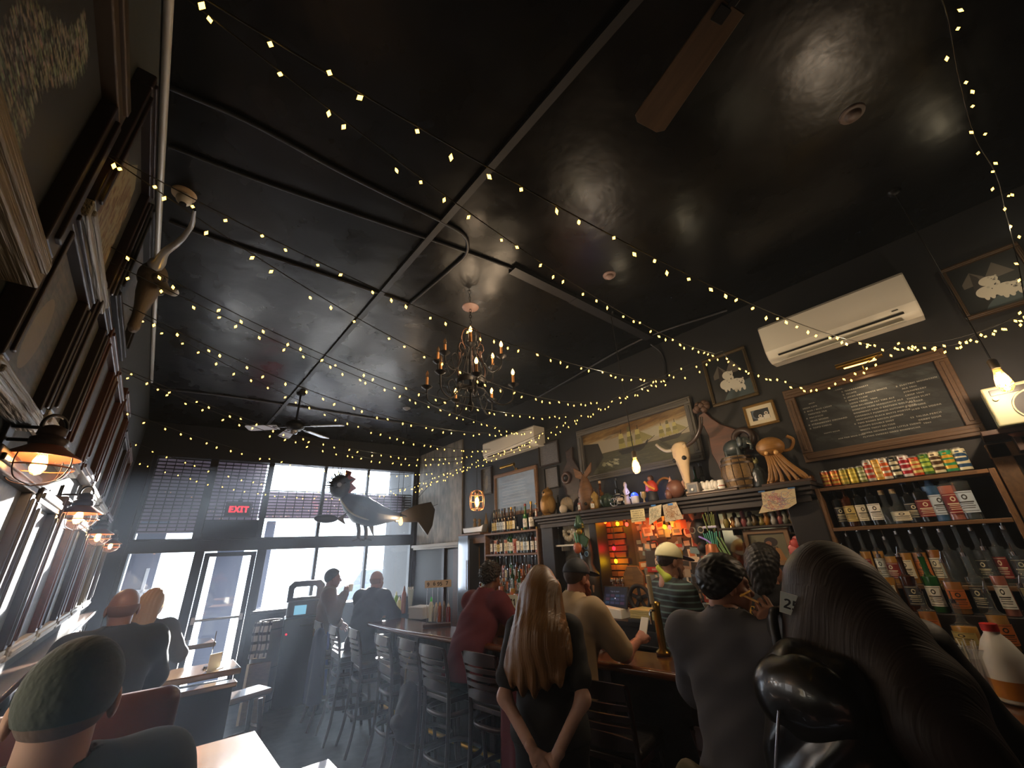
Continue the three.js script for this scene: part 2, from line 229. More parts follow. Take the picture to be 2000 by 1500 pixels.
const XB = 3.3, SL = [[2.94, -0.77, 2.94, -0.18, 0.17, 34, 'fairy light string nearest the camera, crossing the ceiling to the air conditioner'], [3.12, -0.87, 3.27, -1.12, 0.19, 32, 'second fairy light string from the camera, crossing above the chandelier'], [3.10, -1.55, 3.20, -1.59, 0.20, 34, 'fairy light string passing just in front of the chandelier chain'], [3.09, -1.54, 3.23, -2.35, 0.29, 28, 'fairy light string passing through the left candles of the chandelier'], [3.12, -2.16, 3.21, -2.80, 0.26, 32, 'upper fairy light string from the horned skull to the chandelier base'], [3.09, -2.24, 3.16, -3.55, 0.10, 30, 'lower fairy light string from the horned skull, behind the chandelier'], [3.07, -2.54, 3.18, -3.41, 0.28, 32, 'fairy light string from below the horned skull passing over the far fan rod'], [3.30, -3.10, 3.11, -4.26, 0.26, 32, 'fairy light string starting under the pale pipe and crossing above the far fan'], [3.14, -3.75, 3.11, -4.62, 0.26, 30, 'upper fairy light string crossing just behind the far fan blades'], [3.12, -3.76, 3.08, -4.90, 0.26, 30, 'lower fairy light string crossing just under the far fan blades'], [3.03, -4.47, 3.06, -5.82, 0.22, 32, 'fairy light string running along the top of the street windows'], [3.19, -6.35, 2.95, -6.86, 0.27, 24, 'fairy light string hung across the upper window grilles'], [3.11, -7.04, 2.93, -7.51, 0.24, 26, 'fairy light string lowest on the window grilles, above the exit sign']];
for (const [ya, za, yb, zb, s, n, lab] of SL) lightString(lab, sag([LW + 0.015, ya, za], [XB, yb, zb], s), n);
lightString('dense fairy light cord along the bar from far corner to bear picture', [[3.3, 2.92, -7.3], [3.3, 2.98, -5.8], [3.3, 3.03, -4.8], [3.32, 3.08, -3.6], [3.3, 3.16, -2.6], [3.3, 3.24, -1.7], [3.3, 3.27, -1.05]], 62, 1, 0.05);
lightString('second cord of fairy lights twisted along the bar beside the dense cord', [[3.36, 2.87, -6.6], [3.34, 2.96, -5.2], [3.32, 3.0, -4.2], [3.34, 3.1, -3.1], [3.32, 3.19, -2.1], [3.3, 3.23, -1.15]], 52, 1, 0.05);
lightString('fairy lights looping below the polar bear picture to the large chalkboard', [onX(1412, 690, 3.3), onX(1440, 715, 3.35), onX(1500, 735, 3.4), onX(1580, 752, 3.45), onX(1660, 728, 3.55), onX(1760, 672, 3.6), onX(1860, 674, 3.6), onX(1930, 640, 3.6), onX(2010, 615, 3.6)], 40, 1, 0.035);
lightString('fairy lights strung from the air conditioner over the chalkboard lamp', [onX(1690, 668, 3.62), onX(1755, 668, 3.6), onX(1830, 668, 3.55), onX(1905, 650, 3.55), onX(1960, 630, 3.5), onX(2010, 600, 3.5)], 22, 0, 0.04);
lightString('near fairy light string dropping down the right edge of the room', [onY(1700, -230, 3.62), onY(1840, 0, 3.62), onY(1872, 150, 3.6), onY(1905, 270, 3.58), onY(1945, 340, 3.57), onX(1965, 420, 3.5), onX(1985, 500, 3.5), onX(1998, 565, 3.5), onX(2006, 620, 3.5)], 26, 1, 0.05);
// ---------- chandelier ----------
{ const c = V(1.82, 0, -2.61), t = thing('chandelier', 'black iron candle chandelier with scrolled arms hanging from the ceiling', 'chandelier', [c.x, 0, c.z]);
  const va = Math.atan2(c.x, -c.z); t.rotation.y = -va;                    // +x runs across the view, +z toward the camera
  mesh('canopy', lathe([[0, H - 0.02], [0.03, H - 0.02], [0.075, H - 0.008], [0.08, H]], 28), M('#6e544c', 0.5), t);
  { const g = []; for (let k = 0; k < 7; k++) { const r = new THREE.TorusGeometry(0.014, 0.003, 5, 10); r.scale(0.7, 1.4, 1); if (k % 2) r.rotateY(Math.PI / 2); g.push(r.translate(0, H - 0.04 - k * 0.032, 0)); } mesh('chain', g, C.iron, t); }
  mesh('stem', [cyl(0.012, 0.012, 0.75, 0, 3.35, 0, 10), sph(0.03, 0, 3.1, 0), sph(0.022, 0, 3.72, 0), lathe([[0, 2.9], [0.02, 2.92], [0.03, 2.96], [0.012, 3.0]], 14)], C.iron, t);
  for (let k = 0; k < 8; k++) { const a = k * Math.PI / 4 + 0.2, p = (r, y) => [r * Math.cos(a), y, r * Math.sin(a)]; mesh('scroll', [tube([p(0.015, 3.72), p(0.07, 3.68), p(0.095, 3.58), p(0.06, 3.48), p(0.1, 3.38), p(0.13, 3.27), p(0.115, 3.18)], 0.005, 22, 5), tube([p(0.05, 3.5), p(0.1, 3.54), p(0.12, 3.48), p(0.095, 3.44)], 0.004, 12, 5), box(0.02, 0.07, 0.006, 0.1 * Math.cos(a + 0.3), 3.42, 0.1 * Math.sin(a + 0.3)).rotateY(0)], k % 3 ? C.iron : M('#4a2c18', 0.5, 0.4), t); }
  mesh('ring', [tube(Array.from({ length: 24 }, (_, k) => [0.125 * Math.cos(k * Math.PI / 12), 3.2, 0.125 * Math.sin(k * Math.PI / 12)]), 0.006, 48, 6, true), tube(Array.from({ length: 24 }, (_, k) => [0.125 * Math.cos(k * Math.PI / 12), 3.08, 0.125 * Math.sin(k * Math.PI / 12)]), 0.006, 48, 6, true), lathe([[0.12, 3.15], [0.124, 3.175], [0.12, 3.195]], 28)], C.iron, t);
  const arm = (deg, r, yc, lit, y0, cand = 0.09) => {
    const a = deg * D2R, ca = Math.sin(a), sa = Math.cos(a), p = (q, y) => [q * ca, y, q * sa];
    const am = mesh('arm', [tube([p(0.1, y0), p(r * 0.45, y0 - 0.1), p(r * 0.7, y0 - 0.17), p(r * 0.95, y0 - 0.13), p(r, yc - 0.02)], 0.0065, 24, 6), tube([p(r * 0.62, y0 - 0.15), p(r * 0.75, y0 - 0.05), p(r * 0.6, y0), p(r * 0.5, y0 - 0.06)], 0.004, 14, 5)], C.iron, t);
    mesh('drip_pan', lathe([[0.008, yc - 0.025], [0.02, yc - 0.02], [0.045, yc], [0.047, yc + 0.004], [0.02, yc - 0.008]], 18).translate(r * ca, 0, r * sa), C.iron, am);
    mesh('candle', cyl(0.0115, 0.0125, cand, r * ca, yc + cand / 2, r * sa, 12), M('#c98a4a', 0.6), am);
    const bp = V(r * ca, yc + cand, r * sa), bg = lathe([[0.004, 0], [0.012, 0.012], [0.0155, 0.026], [0.012, 0.042], [0.006, 0.056], [0, 0.066]], 14);
    if (lit) { mesh('bulb', bg, glow('#ffb257', 16), am, bp); const l = new THREE.PointLight(new THREE.Color(1, 0.74, 0.48), 0.3, 12, 2); l.position.copy(bp).y += 0.03; l.position.applyEuler(t.rotation).add(t.position); l.shadow.radius = 0.6; l.castShadow = true; l.name = 'chandelier_bulb_light'; scene.add(l); }
    else mesh('bulb', bg, M('#e8c9a8', 0.05, 0, { transmission: 0.7, thickness: 0 }), am, bp);
  };
  arm(-90, 0.375, 3.13, false, 3.13); arm(-157, 0.36, 3.13, true, 3.13, 0.06); arm(148, 0.38, 3.13, true, 3.13, 0.06); arm(90, 0.375, 3.15, true, 3.13); arm(8, 0.33, 3.1, true, 3.13); arm(-42, 0.36, 3.15, false, 3.13);
  arm(-92, 0.29, 3.38, false, 3.4); arm(-48, 0.29, 3.36, false, 3.4, 0.08); arm(135, 0.3, 3.42, true, 3.42); arm(78, 0.28, 3.4, true, 3.42); arm(0, 0.16, 3.46, true, 3.5, 0.12);
}
// ---------- pendant bulbs over the bar ----------
function pendant(label, p, len, cage, power, cord = true) {
  const t = thing('pendant_lamp', label, 'pendant lamp', p);
  mesh('cord', bar([0, 0.1, 0], [0, len, 0], 0.004, 6), C.cable, t); mesh('ceiling_cup', lathe([[0.006, len - 0.03], [0.03, len - 0.02], [0.04, len]], 16), C.blackmetal, t);
  mesh('socket', lathe([[0.012, 0.11], [0.02, 0.1], [0.02, 0.055], [0.015, 0.05]], 16), M('#5b4a30', 0.4, 0.5), t);
  const g = mesh('bulb', lathe([[0, -0.085], [0.018, -0.08], [0.03, -0.062], [0.0335, -0.04], [0.028, -0.005], [0.018, 0.03], [0.014, 0.055]], 22), M('#ffe2b0', 0.05, 0, { transmission: 0.85, thickness: 0, emissive: lin('#ff9a35'), emissiveIntensity: 1.6 }), t); g.castShadow = false;
  const f = []; for (let k = 0; k < 6; k++) { const a = k * Math.PI / 3; f.push(bar([0.006 * Math.cos(a), 0.03, 0.006 * Math.sin(a)], [0.014 * Math.cos(a + 0.5), -0.055, 0.014 * Math.sin(a + 0.5)], 0.0022, 5)); }
  mesh('filament', f, glow('#ffb04a', 120), g);
  if (cage) for (let k = 0; k < 10; k++) { const a = k * Math.PI / 5, r = 0.075; mesh('cage_wire', [tube([[0.02 * Math.cos(a), 0.12, 0.02 * Math.sin(a)], [r * Math.cos(a), 0.09, r * Math.sin(a)], [r * Math.cos(a), -0.11, r * Math.sin(a)], [0.03 * Math.cos(a), -0.13, 0.03 * Math.sin(a)]], 0.003, 20, 5)], M('#7a4a1c', 0.4, 0.6), t); }
  if (cage) for (const y of [0.06, -0.02, -0.1]) mesh('cage_ring', new THREE.TorusGeometry(0.075, 0.003, 5, 28).rotateX(Math.PI / 2).translate(0, y, 0), M('#7a4a1c', 0.4, 0.6), t);
  const l = new THREE.PointLight(new THREE.Color(1, 0.83, 0.62), power, 14, 2); l.position.copy(p); l.position.y -= 0.01; l.shadow.radius = 1.2; l.castShadow = true; l.name = 'pendant_bulb_light'; scene.add(l); return t;
}
pendant('amber pendant bulb in a wire cage at the far end of the bar', V(3.0, 2.41, -4.17), H - 2.41, true, 1.2);
pendant('bare amber filament bulb hanging before the tall ship painting', V(3.0, 2.44, -1.86), H - 2.44, false, 1.3);
pendant('bare amber filament bulb hanging beside the old radio', onX(1955, 737, 3.35), H - onX(1955, 737, 3.35).y, false, 1.1);
// ---------- left wall: wainscot, lanterns, frames, skull ----------
const WC = 1.30;
struct('wainscot_left', [uvm(box(0.05, WC, 11, LW + 0.025, WC / 2, -2.9, 0.002))], C.darkwood);
{ const g = []; for (let z = -8.2; z < 2.4; z += 0.42) g.push(box(0.014, WC - 0.25, 0.05, LW + 0.055, WC / 2, z, 0.003)); struct('trim_1', g, C.darkwood); }
struct('trim_2', uvm(box(0.12, 0.035, 11, LW + 0.06, WC + 0.015, -2.9, 0.006)), M('#6d4c33', 0.22, 0, { map: T.wood, clearcoat: 0.6, clearcoatRoughness: 0.25 }));
function lantern(label, p, power) {
  const t = thing('wall_lantern', label, 'wall lantern', p), w = LW - p.x, iron = M('#2a170d', 0.5, 0.5);
  mesh('bracket', [bar([w, 0.1, -0.03], [-0.02, 0.1, -0.005], 0.006, 8), bar([w, 0.055, -0.03], [-0.03, 0.055, -0.005], 0.006, 8), box(0.012, 0.14, 0.07, w + 0.008, 0.08, -0.03)], C.iron, t);
  mesh('handle', new THREE.TorusGeometry(0.04, 0.0055, 8, 24, Math.PI * 1.15).rotateZ(-0.22).rotateY(0.9).translate(0, 0.105, 0), C.iron, t);
  mesh('cap', lathe([[0.012, 0.11], [0.034, 0.1], [0.036, 0.075], [0.03, 0.072], [0.046, 0.062], [0.046, 0.045], [0.04, 0.03]], 20), iron, t);
  mesh('shade', lathe([[0.038, 0.042], [0.052, 0.03], [0.094, 0.0], [0.096, -0.004], [0.092, -0.004], [0.05, 0.024], [0.036, 0.034]], 28), M('#7a4020', 0.4, 0.45), t);
  mesh('glass_bowl', lathe([[0.072, 0.0], [0.08, -0.018], [0.079, -0.04], [0.066, -0.064], [0.04, -0.08], [0, -0.086]], 28), M('#ffffff', 0.04, 0, { transmission: 1, thickness: 0 }), t).castShadow = false;
  for (let k = 0; k < 4; k++) { const a = k * Math.PI / 2 + 0.5, c = Math.cos(a), s = Math.sin(a); mesh('guard_wire', tube([[0.085 * c, 0.004, 0.085 * s], [0.088 * c, -0.03, 0.088 * s], [0.07 * c, -0.072, 0.07 * s], [0.002 * c, -0.094, 0.002 * s]], 0.002, 18, 5), iron, t); }
  mesh('guard_ring', new THREE.TorusGeometry(0.086, 0.0025, 5, 32).rotateX(Math.PI / 2).translate(0, -0.036, 0), M('#8a4a1e', 0.4, 0.6), t);
  const b = mesh('bulb', lathe([[0, -0.06], [0.012, -0.055], [0.02, -0.038], [0.018, -0.012], [0.01, 0.012], [0.009, 0.03]], 16), M('#ffe0b0', 0.05, 0, { transmission: 0.8, thickness: 0, emissive: lin('#ff9a3a'), emissiveIntensity: 3 }), t); b.castShadow = false;
  mesh('filament', [bar([0.005, 0.005, 0], [0.007, -0.045, 0], 0.002, 5), bar([-0.005, 0.005, 0], [-0.007, -0.045, 0], 0.002, 5), bar([0, 0.005, 0.005], [0, -0.045, 0.007], 0.002, 5)], glow('#ffb45a', 110), b);
  const l = new THREE.PointLight(new THREE.Color(1, 0.72, 0.46), power, 8, 2); l.position.copy(p); l.position.y -= 0.02; l.shadow.radius = 0.8; l.castShadow = true; l.name = 'lantern_bulb_light'; scene.add(l);
}
const LX = -0.34;
[[[82, 893], 'wall lantern nearest the camera, copper shade over a caged glass bowl'], [[156, 1002], 'second wall lantern from the camera on the picture wall'], [[193, 1043], 'third wall lantern from the camera, partly hiding the farthest one'], [[217, 1062], 'farthest wall lantern, nearest the street windows']].forEach(([p, l]) => lantern(l, onX(p[0], p[1], LX), 0.5));
// paintings
const artT = {
  map: canvasTex(512, 512, (g, w, h) => { g.fillStyle = '#1d1c19'; g.fillRect(0, 0, w, h); g.fillStyle = '#4a2412'; g.beginPath(); g.moveTo(w * 0.3, 0); g.lineTo(w * 0.72, 0); g.quadraticCurveTo(w * 0.6, h * 0.35, w * 0.64, h * 0.55); g.lineTo(w * 0.3, h * 0.8); g.fill(); for (let i = 0; i < 1400; i++) { const t = rnd(), x = w * (0.84 - 0.1 * t + 0.02 * Math.sin(t * 9) + rr(-0.05, 0.05) * (0.7 + 1.1 * t)), y = h * (0.1 + 0.9 * t); g.fillStyle = `rgba(${120 + 60 * rnd() | 0},${115 + 55 * rnd() | 0},${90 + 50 * rnd() | 0},0.35)`; g.fillRect(x, y, 3 + 9 * rnd(), 2 + 6 * rnd()); } g.strokeStyle = '#8d836a'; g.lineWidth = 3; g.beginPath(); g.moveTo(w * 0.68, 20); g.bezierCurveTo(w * 0.6, h * 0.4, w * 0.66, h * 0.5, w * 0.6, h); g.stroke(); }),
  cream: canvasTex(256, 256, (g, w, h) => { g.fillStyle = '#35332c'; g.fillRect(0, 0, w, h); g.fillStyle = '#8f8567'; g.beginPath(); g.moveTo(20, h); g.lineTo(60, 90); g.lineTo(110, 60); g.lineTo(150, 20); g.lineTo(200, 40); g.lineTo(235, h); g.fill(); for (let i = 0; i < 500; i++) { g.fillStyle = rnd() > 0.5 ? 'rgba(160,140,100,.35)' : 'rgba(85,50,30,.35)'; g.fillRect(40 + 180 * rnd(), 60 + 190 * rnd(), 3 + 8 * rnd(), 6 + 22 * rnd()); } }),
  dim: canvasTex(256, 256, (g, w, h) => { g.fillStyle = '#4a4438'; g.fillRect(0, 0, w, h); for (let i = 0; i < 900; i++) { const c = ['#5d5442', '#393a34', '#6f6650', '#2d2a24', '#6a5a48', '#4a5147'][rnd() * 6 | 0]; g.globalAlpha = 0.3; g.fillStyle = c; g.fillRect(w * rnd(), h * rnd(), 8 + 40 * rnd(), 3 + 16 * rnd()); } g.globalAlpha = 0.8; g.fillStyle = '#7b6a4c'; g.beginPath(); g.ellipse(120, 150, 40, 75, 0.2, 0, 7); g.fill(); }),
  grey: canvasTex(256, 256, (g, w, h) => { g.fillStyle = '#54555a'; g.fillRect(0, 0, w, h); for (let i = 0; i < 1200; i++) { const v = 60 + 60 * rnd() | 0; g.globalAlpha = 0.3; g.fillStyle = `rgb(${v},${v},${v + 4})`; g.fillRect(w * rnd(), h * rnd(), 2 + 20 * rnd(), 2 + 10 * rnd()); } }),
};
function frame(label, side, z0, z1, y0, y1, fw, fd, mF, mP, o = {}) { // a framed picture on a long wall; side +1 left wall, -1 right wall
  const x = side > 0 ? LW : RW, W = Math.abs(z1 - z0), Hh = y1 - y0, t = thing(o.name || 'framed_picture', label, o.cat || 'picture', [x, (y0 + y1) / 2, (z0 + z1) / 2], side * Math.PI / 2, o.group);
  if (o.lean) t.rotation.order = 'YXZ', t.rotation.x = o.lean;
  const off = (o.off || 0) + fd / 2 + (o.lean ? 0.5 * Hh * Math.abs(Math.tan(o.lean)) + 0.005 : 0);
  const rail = (w, h, px, py, m) => mesh('frame_rail', [box(w, h, fd, px, py, off, 0.006), box(Math.max(0.012, w > h ? w - 2 * fw * 0.3 : fw * 0.35), Math.max(0.012, w > h ? fw * 0.35 : h - 2 * fw * 0.3), fd * 0.5, px, py, off + fd * 0.42, 0.005)], m, t);
  rail(W, fw, 0, Hh / 2 - fw / 2, o.mTop || mF); rail(W, fw, 0, -Hh / 2 + fw / 2, o.mBot || mF);
  rail(fw, Hh - 2 * fw, -W / 2 + fw / 2, 0, mF); rail(fw, Hh - 2 * fw, W / 2 - fw / 2, 0, mF);
  if (o.mat) mesh('mount_board', ext([[-W / 2 + fw, -Hh / 2 + fw], [W / 2 - fw, -Hh / 2 + fw], [W / 2 - fw, Hh / 2 - fw], [-W / 2 + fw, Hh / 2 - fw]], 0.004, 0, [[[-W / 2 + fw + o.mat, -Hh / 2 + fw + o.mat], [-W / 2 + fw + o.mat, Hh / 2 - fw - o.mat], [W / 2 - fw - o.mat, Hh / 2 - fw - o.mat], [W / 2 - fw - o.mat, -Hh / 2 + fw + o.mat]]]).translate(0, 0, off), M('#c9c0a6', 0.8), t);
  mesh('canvas', new THREE.PlaneGeometry(W - 2 * fw + 0.004, Hh - 2 * fw + 0.004).translate(0, 0, off - 0.004), mP, t);
  mesh('back_board', box(W - fw, Hh - fw, 0.008, 0, 0, off - fd / 2 + 0.006), C.black, t);
  return t;
}
const P = (t, r = 0.55) => M('#ffffff', r, 0, { map: t });
const fDark = M('#2c1810', 0.4, 0, { map: T.wood }), fRed = M('#5b2d18', 0.35, 0, { map: T.wood }), fSilver = M('#8d877b', 0.45, 0.25, { bumpMap: T.bump, bumpScale: 0.006 }), fGold = M('#9a7840', 0.42, 0.55, { bumpMap: T.bump, bumpScale: 0.006 }), fPale = M('#bdb6a6', 0.5, 0, { bumpMap: T.bump, bumpScale: 0.005 });
frame('large dark painting of a map-like coast, nearest high on the left wall', 1, 0.35, -1.47, 2.5, 3.24, 0.1, 0.07, fDark, P(artT.map), { mTop: M('#3d2c14', 0.5, 0.3), mBot: M('#6a5633', 0.45, 0.4, { bumpMap: T.bump, bumpScale: 0.006 }) });
frame('pale weathered painting high on the left wall beside the large coast painting', 1, -1.6, -2.32, 2.86, 3.6, 0.07, 0.06, fDark, P(artT.cream), { mBot: fSilver });
frame('dark picture high on the left wall behind the horned skull', 1, -2.42, -3.3, 3.02, 3.62, 0.06, 0.06, C.black, P(artT.grey));
const Lf = [[-1.52, -2.12, 2.26, 2.84, fDark, 'dim', fSilver, 'landscape in a dark frame with a silvered lower rail under the pale painting'], [-2.18, -2.62, 2.3, 2.96, fDark, 'dim', fPale, 'brown portrait in a narrow dark frame with a pale lower rail'], [-2.7, -3.28, 2.28, 2.98, fRed, 'grey', fSilver, 'grey picture in a glossy red-brown frame below the skull'], [-3.36, -3.98, 2.34, 3.0, fRed, 'grey', fRed, 'narrow picture in a red-brown frame beyond the skull'], [-4.06, -4.8, 2.3, 3.1, fRed, 'dim', fPale, 'tall brown picture in a red frame halfway along the left wall'], [-4.9, -5.7, 2.3, 3.0, fDark, 'grey', fSilver, 'grey picture in a dark frame near the street end of the left wall'], [-5.8, -6.7, 2.3, 3.05, fRed, 'dim', fRed, 'red framed picture closest to the street on the upper left wall'],
  [-0.5, -1.15, 1.45, 2.3, fDark, 'dim', fPale, 'large dim picture low on the left wall beside the nearest lantern'], [-1.22, -1.75, 1.42, 2.16, fPale, 'cream', fPale, 'pale framed cream picture right below the nearest lantern bracket'], [-1.84, -2.5, 1.44, 2.16, fDark, 'grey', fSilver, 'grey picture in a thick dark frame behind the nearest lantern'], [-2.6, -3.15, 1.42, 2.14, fDark, 'grey', fPale, 'grey picture low on the left wall between the first and second lanterns'], [-3.24, -3.9, 1.42, 2.18, fRed, 'grey', fPale, 'grey picture in a red frame behind the second lantern'], [-4.0, -4.7, 1.42, 2.14, fDark, 'dim', fPale, 'brown picture in a dark frame between the second and third lanterns'], [-4.8, -5.5, 1.42, 2.14, fRed, 'cream', fSilver, 'cream picture in a red frame behind the third lantern'], [-5.6, -6.4, 1.42, 2.14, fSilver, 'grey', fSilver, 'silver framed grey picture before the farthest lantern'], [-6.5, -7.4, 1.42, 2.2, fDark, 'dim', fDark, 'dark framed picture beside the street windows low on the left wall']];
for (const [z0, z1, y0, y1, m, a, mb, l] of Lf) frame(l, 1, z0, z1, y0, y1, 0.065, 0.055, m, P(artT[a]), { mBot: mb });  // pale lower rails hold the window light on the frame edges as colour
// horned skull
{ const p = onX(292, 558, -0.33), t = thing('horned_skull', 'longhorn cattle skull with dark curved horns on the left wall', 'animal skull', p, 0);
  mesh('skull', [sph(0.085, 0, 0.06, 0, 18, 0.8, 1, 1.15), lathe([[0, -0.3], [0.03, -0.295], [0.045, -0.27], [0.04, -0.22], [0.05, -0.15], [0.078, -0.06], [0.09, 0.03], [0.06, 0.1], [0, 0.12]], 18).scale(0.6, 1, 1), box(0.06, 0.05, 0.2, 0, 0.11, 0, 0.02, 3), sph(0.03, 0.03, 0.02, 0.075, 10), sph(0.03, 0.03, 0.02, -0.075, 10)], M('#6a5d4c', 0.8, 0, { bumpMap: T.bump, bumpScale: 0.004 }), t);
  mesh('eye_socket', [sph(0.022, 0.045, 0.02, 0.072, 10), sph(0.022, 0.045, 0.02, -0.072, 10)], C.black, t);
  const horn = (pts) => { const c = new THREE.CatmullRomCurve3(pts.map(vv)); const g = new THREE.TubeGeometry(c, 28, 1, 10); const P0 = g.attributes.position, pt = V(); for (let i = 0; i <= 28; i++) { c.getPointAt(i / 28, pt); const r = 0.034 * (1 - i / 28) + 0.004; for (let j = 0; j <= 10; j++) { const k = i * 11 + j; P0.setXYZ(k, pt.x + (P0.getX(k) - pt.x) * r, pt.y + (P0.getY(k) - pt.y) * r, pt.z + (P0.getZ(k) - pt.z) * r); } } g.computeVertexNormals(); return g; };
  const q = (px, py, x) => onX(px, py, x).sub(p).toArray();
  mesh('horn', horn([[0, 0.11, 0.06], q(312, 512, -0.24), q(325, 490, -0.19), q(352, 470, -0.15), q(372, 445, -0.13), q(380, 410, -0.12)]), M('#8f8778', 0.3), t);
  mesh('horn', horn([[0, 0.11, -0.06], q(316, 556, -0.28), q(326, 566, -0.24), q(338, 572, -0.21), q(346, 565, -0.18)]), M('#b9b1a0', 0.3), t);
}
// ---------- bar wall: air conditioners, paintings, boards ----------
function airCon(label, pTL, pTR, pBR) {
  const a = onX(...pTL, 3.78), b = onX(...pTR, 3.78), c = onX(...pBR, 3.78), L = Math.abs(b.z - a.z), y1 = (a.y + b.y) / 2, y0 = c.y, h = y1 - y0, t = thing('air_conditioner', label, 'air conditioner', [RW, y0, (a.z + b.z) / 2], -Math.PI / 2);
  const prof = [[0, 0.01], [0.13, 0], [0.19, 0.03], [0.215, 0.09], [0.215, h - 0.02], [0.2, h], [0, h]], g = ext(prof.map((p) => [p[0], p[1]]), L, 0.004).rotateY(-Math.PI / 2).translate(L / 2, 0, 0);
  mesh('casing', g, M('#d9d4c6', 0.45), t);
  mesh('louver', box(L * 0.82, 0.008, 0.085, 0, 0.014, 0.165, 0.003).rotateX(0.18), M('#cfcabb', 0.5), t);
  mesh('outlet_slot', box(L * 0.84, 0.012, 0.02, 0, 0.036, 0.2, 0.002), M('#14130f', 0.9), t);
  mesh('panel_seam', box(L * 0.99, 0.003, 0.004, 0, h * 0.36, 0.2165, 0), M('#7c776b', 0.8), t);
  mesh('badge', box(0.06, 0.012, 0.002, L * 0.1, h * 0.42, 0.2175, 0), M('#8f8a7e', 0.5), t);
  mesh('display', box(0.035, 0.008, 0.002, L * 0.38, h * 0.2, 0.217, 0), M('#55524a', 0.4), t);
  for (const s of [-1, 1]) mesh('end_cap', ext(prof, 0.006, 0.003).rotateY(-Math.PI / 2).translate(s * (L / 2 + 0.003) + 0.003, 0, 0), M('#d2ccbd', 0.5), t);
  return t;
}
airCon('white wall air conditioner above the large chalkboard', [1481, 642], [1757, 530], [1800, 607]);
airCon('cream wall air conditioner above the smaller slate board', [943, 869], [1040, 828], [1048, 866]);
const shipT = canvasTex(1024, 512, (g, w, h) => {
  let q = g.createLinearGradient(0, 0, 0, h); g.fillStyle = '#4a3a20'; g.fillRect(0, 0, w, h);
  g.fillStyle = '#8d8570'; g.fillRect(0, 90, w, 190); g.fillStyle = '#9a957f'; g.fillRect(w * 0.55, 110, w * 0.45, 130);
  for (let i = 0; i < 260; i++) { g.globalAlpha = 0.18; g.fillStyle = ['#6b4a1c', '#3a2a14', '#a08a5a', '#7d5a24'][i % 4]; g.beginPath(); g.ellipse(w * rnd(), 120 * rnd(), 30 + 110 * rnd(), 8 + 18 * rnd(), -0.2, 0, 7); g.fill(); }
  g.globalAlpha = 1; g.fillStyle = '#3c3c28'; g.fillRect(0, 285, w, h); for (let i = 0; i < 500; i++) { g.globalAlpha = 0.2; g.fillStyle = ['#6d6a48', '#25271b', '#807a55', '#4b4c34'][i % 4]; g.fillRect(w * rnd(), 285 + 227 * rnd(), 20 + 90 * rnd(), 2 + 4 * rnd()); } g.globalAlpha = 1;
  g.fillStyle = '#1f1c14'; g.beginPath(); g.moveTo(0, 120); g.lineTo(170, 150); g.lineTo(210, 330); g.lineTo(60, 512); g.lineTo(0, 512); g.fill();
  g.fillStyle = '#b2b08e'; for (let i = 0; i < 26; i++) { g.globalAlpha = 0.5; g.beginPath(); g.ellipse(200 + 160 * rnd(), 380 + 60 * rnd(), 6 + 26 * rnd(), 4 + 9 * rnd(), rnd(), 0, 7); g.fill(); } g.globalAlpha = 1;
  const ship = (x, y, s) => { g.save(); g.translate(x, y); g.scale(s, s); g.fillStyle = '#1c150c'; g.beginPath(); g.moveTo(-110, -10); g.lineTo(120, -22); g.quadraticCurveTo(100, 26, 60, 34); g.lineTo(-80, 34); g.fill(); g.strokeStyle = '#1c150c'; g.lineWidth = 5; for (const m of [-70, 0, 66]) { g.beginPath(); g.moveTo(m, 0); g.lineTo(m + 6, -210); g.stroke(); } g.beginPath(); g.moveTo(110, -18); g.lineTo(190, -70); g.stroke(); for (const [m, t, n] of [[-70, 150, 3], [0, 190, 4], [66, 160, 3]]) for (let k = 0; k < n; k++) { const yy = -30 - k * 48, ww = 62 - k * 10; g.fillStyle = ['#8a8346', '#6d6838', '#a39a5c', '#55502c'][k % 4]; g.beginPath(); g.moveTo(m - ww / 2, yy); g.quadraticCurveTo(m, yy + 10, m + ww / 2, yy); g.lineTo(m + ww / 2 - 6, yy - 42); g.lineTo(m - ww / 2 + 6, yy - 42); g.fill(); } g.fillStyle = '#7c7646'; g.beginPath(); g.moveTo(80, -150); g.lineTo(180, -62); g.lineTo(90, -40); g.fill(); g.restore(); };
  ship(500, 310, 1.2); ship(850, 285, 0.85); g.fillStyle = '#1a1710'; g.beginPath(); g.moveTo(625, 305); g.quadraticCurveTo(640, 260, 668, 246); g.lineTo(650, 300); g.fill();
});
